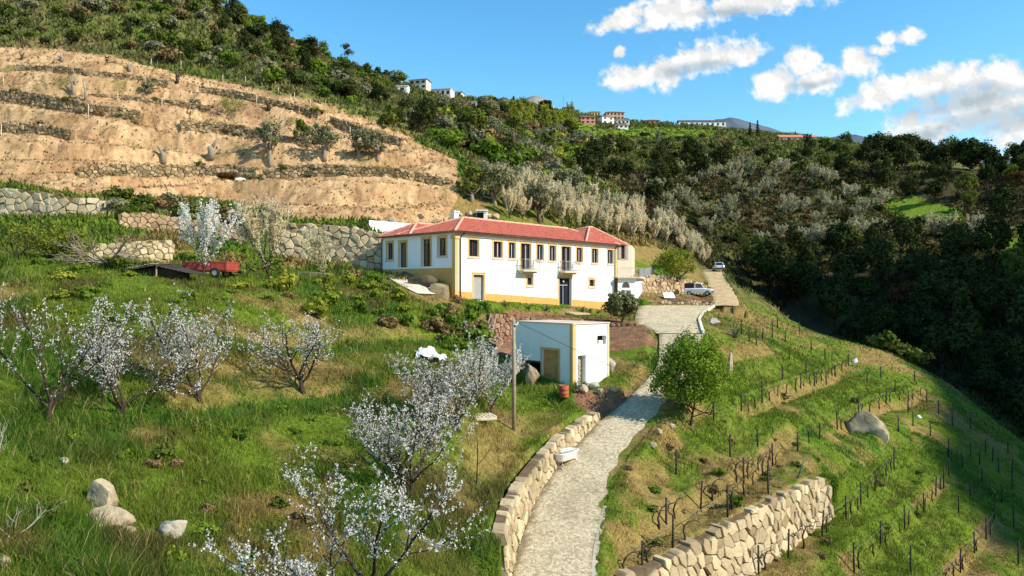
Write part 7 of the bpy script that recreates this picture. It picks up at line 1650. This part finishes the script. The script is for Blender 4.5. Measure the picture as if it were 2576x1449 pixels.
# cumulus: soft lobes around chosen bearings of the sky, broken up by noise
tc = nd(nt, 'ShaderNodeTexCoord'); sx = nd(nt, 'ShaderNodeSeparateXYZ'); nt.links.new(tc.outputs['Generated'], sx.inputs[0])
def mth(op, a, b=None, c=None):
    n = nd(nt, 'ShaderNodeMath', operation=op)
    for i, v in enumerate((a, b, c)):
        if v is None: continue
        if hasattr(v, 'node'): nt.links.new(v, n.inputs[i])
        else: n.inputs[i].default_value = v
    return n.outputs[0]
yy = mth('MAXIMUM', sx.outputs[1], 0.02)
cx = nd(nt, 'ShaderNodeCombineXYZ'); nt.links.new(mth('DIVIDE', sx.outputs[0], yy), cx.inputs[0]); nt.links.new(mth('DIVIDE', sx.outputs[2], yy), cx.inputs[1])
pos = cx.outputs[0]
def fnoise(scale, det, off=(0, 0, 0), rough=0.6):
    a = nd(nt, 'ShaderNodeVectorMath', operation='ADD'); nt.links.new(pos, a.inputs[0]); a.inputs[1].default_value = off
    n = nd(nt, 'ShaderNodeTexNoise', {'Scale': scale, 'Detail': det, 'Roughness': rough}); nt.links.new(a.outputs[0], n.inputs['Vector']); return n
wn = fnoise(14, 3); wa = nd(nt, 'ShaderNodeVectorMath', operation='MULTIPLY_ADD'); nt.links.new(wn.outputs['Color'], wa.inputs[0]); wa.inputs[1].default_value = (0.035, 0.025, 0); wa.inputs[2].default_value = (-0.0175, -0.0125, 0)
wv = nd(nt, 'ShaderNodeVectorMath', operation='ADD'); nt.links.new(pos, wv.inputs[0]); nt.links.new(wa.outputs[0], wv.inputs[1]); wpos_ = wv.outputs[0]
def lobe(u, v, ru, rv, rot=0):
    m = nd(nt, 'ShaderNodeMapping', vector_type='TEXTURE'); nt.links.new(wpos_, m.inputs[0])
    m.inputs['Location'].default_value = ((u - U0) / F, (V0 - v) / F, 0); m.inputs['Rotation'].default_value = (0, 0, rad(rot)); m.inputs['Scale'].default_value = (ru / F, rv / F, 1)
    l = nd(nt, 'ShaderNodeVectorMath', operation='LENGTH'); nt.links.new(m.outputs[0], l.inputs[0]); return mth('SUBTRACT', 1.0, l.outputs['Value'])
def field(lobes):
    f = None
    for L in lobes:
        x = lobe(*L); f = x if f is None else mth('MAXIMUM', f, x)
    return f
BODY = [(1570, 42, 105, 34, 18), (1700, 22, 150, 62, 5), (1900, 8, 190, 42, 3), (1650, 60, 60, 30, 20), (1590, 190, 85, 45, 10), (1680, 178, 130, 48, 14), (1790, 140, 140, 52, 12), (1870, 135, 60, 40, 0), (1565, 128, 26, 22, 30),
        (1950, 215, 90, 52, 20), (2020, 160, 62, 58, 0), (2060, 200, 110, 48, 14), (2160, 160, 80, 60, 30), (2210, 125, 60, 26, 5), (2230, 92, 40, 20, 25), (2275, 82, 52, 28, 8), (2225, 235, 130, 52, 16), (2370, 210, 190, 68, 10), (2520, 205, 190, 68, 0), (2450, 270, 280, 62, 8), (2560, 320, 160, 60, 8), (2350, 330, 170, 40, 10), (2290, 352, 130, 26, 6), (2285, 300, 50, 34, 40), (2560, 390, 80, 26, 5)]
GREY = [(2370, 262, 250, 42, 9), (2520, 300, 210, 42, 9), (2330, 335, 130, 22, 10), (1830, 30, 150, 22, 3), (1740, 172, 140, 22, 12), (2040, 215, 80, 18, 10)]
fb = field(BODY); n1 = fnoise(26, 8).outputs['Fac']; n2 = fnoise(26, 8, (-0.012, -0.012, 0)).outputs['Fac']; n3 = fnoise(9, 5).outputs['Fac']
n4 = fnoise(75, 6).outputs['Fac']; dens = mth('ADD', mth('ADD', fb, mth('MULTIPLY', mth('SUBTRACT', n1, 0.5), 1.9)), mth('MULTIPLY', mth('SUBTRACT', n4, 0.5), 0.7))
al = nd(nt, 'ShaderNodeMapRange', {'From Min': 0.04, 'From Max': 0.60, 'To Min': 0.0, 'To Max': 1.0}, interpolation_type='SMOOTHSTEP'); nt.links.new(dens, al.inputs['Value'])
fg = field(GREY)
gr = nd(nt, 'ShaderNodeMapRange', {'From Min': -0.15, 'From Max': 0.75, 'To Min': 0.0, 'To Max': 1.0}, interpolation_type='SMOOTHSTEP'); nt.links.new(mth('ADD', fg, mth('MULTIPLY', mth('SUBTRACT', n3, 0.5), 1.3)), gr.inputs['Value'])
sh = nd(nt, 'ShaderNodeMapRange', {'From Min': -0.06, 'From Max': 0.06, 'To Min': 0.86, 'To Max': 1.04}); nt.links.new(mth('SUBTRACT', n1, n2), sh.inputs['Value'])
WL = 1.0 / (STR * 2 ** EXPO)
ccol = mixrgb(nt, tuple(WL * k for k in (1.02, 1.02, 1.0)), tuple(WL * k for k in (0.56, 0.66, 0.73)), gr.outputs[0])
shc = nd(nt, 'ShaderNodeVectorMath', operation='SCALE'); nt.links.new(ccol, shc.inputs[0]); nt.links.new(sh.outputs[0], shc.inputs['Scale'])
front = mth('GREATER_THAN', sx.outputs[1], 0.05)
fin = mixrgb(nt, hs.outputs[0], shc.outputs[0], mth('MULTIPLY', al.outputs[0], front))
nt.links.new(fin, bg.inputs[0])
cam = bpy.data.cameras.new('camera'); co = bpy.data.objects.new('camera', cam); COL.objects.link(co)
cam.sensor_width = 36; cam.lens = F / 2575 * 36; cam.clip_end = 20000; cam.clip_start = 0.1
co.location = (0, 0, 0); co.rotation_euler = (rad(90), 0, 0)
cam.shift_x = 0.0; cam.shift_y = (V0 - 724.5) / 2575
SC.camera = co
SC.view_settings.view_transform = 'Standard'; SC.view_settings.look = 'None'; SC.view_settings.gamma = 1; SC.view_settings.exposure = EXPO
SC.cycles.max_bounces = 5; SC.cycles.diffuse_bounces = 3; SC.cycles.glossy_bounces = 2; SC.cycles.transmission_bounces = 3; SC.cycles.transparent_max_bounces = 6
SC.cycles.use_denoising = True
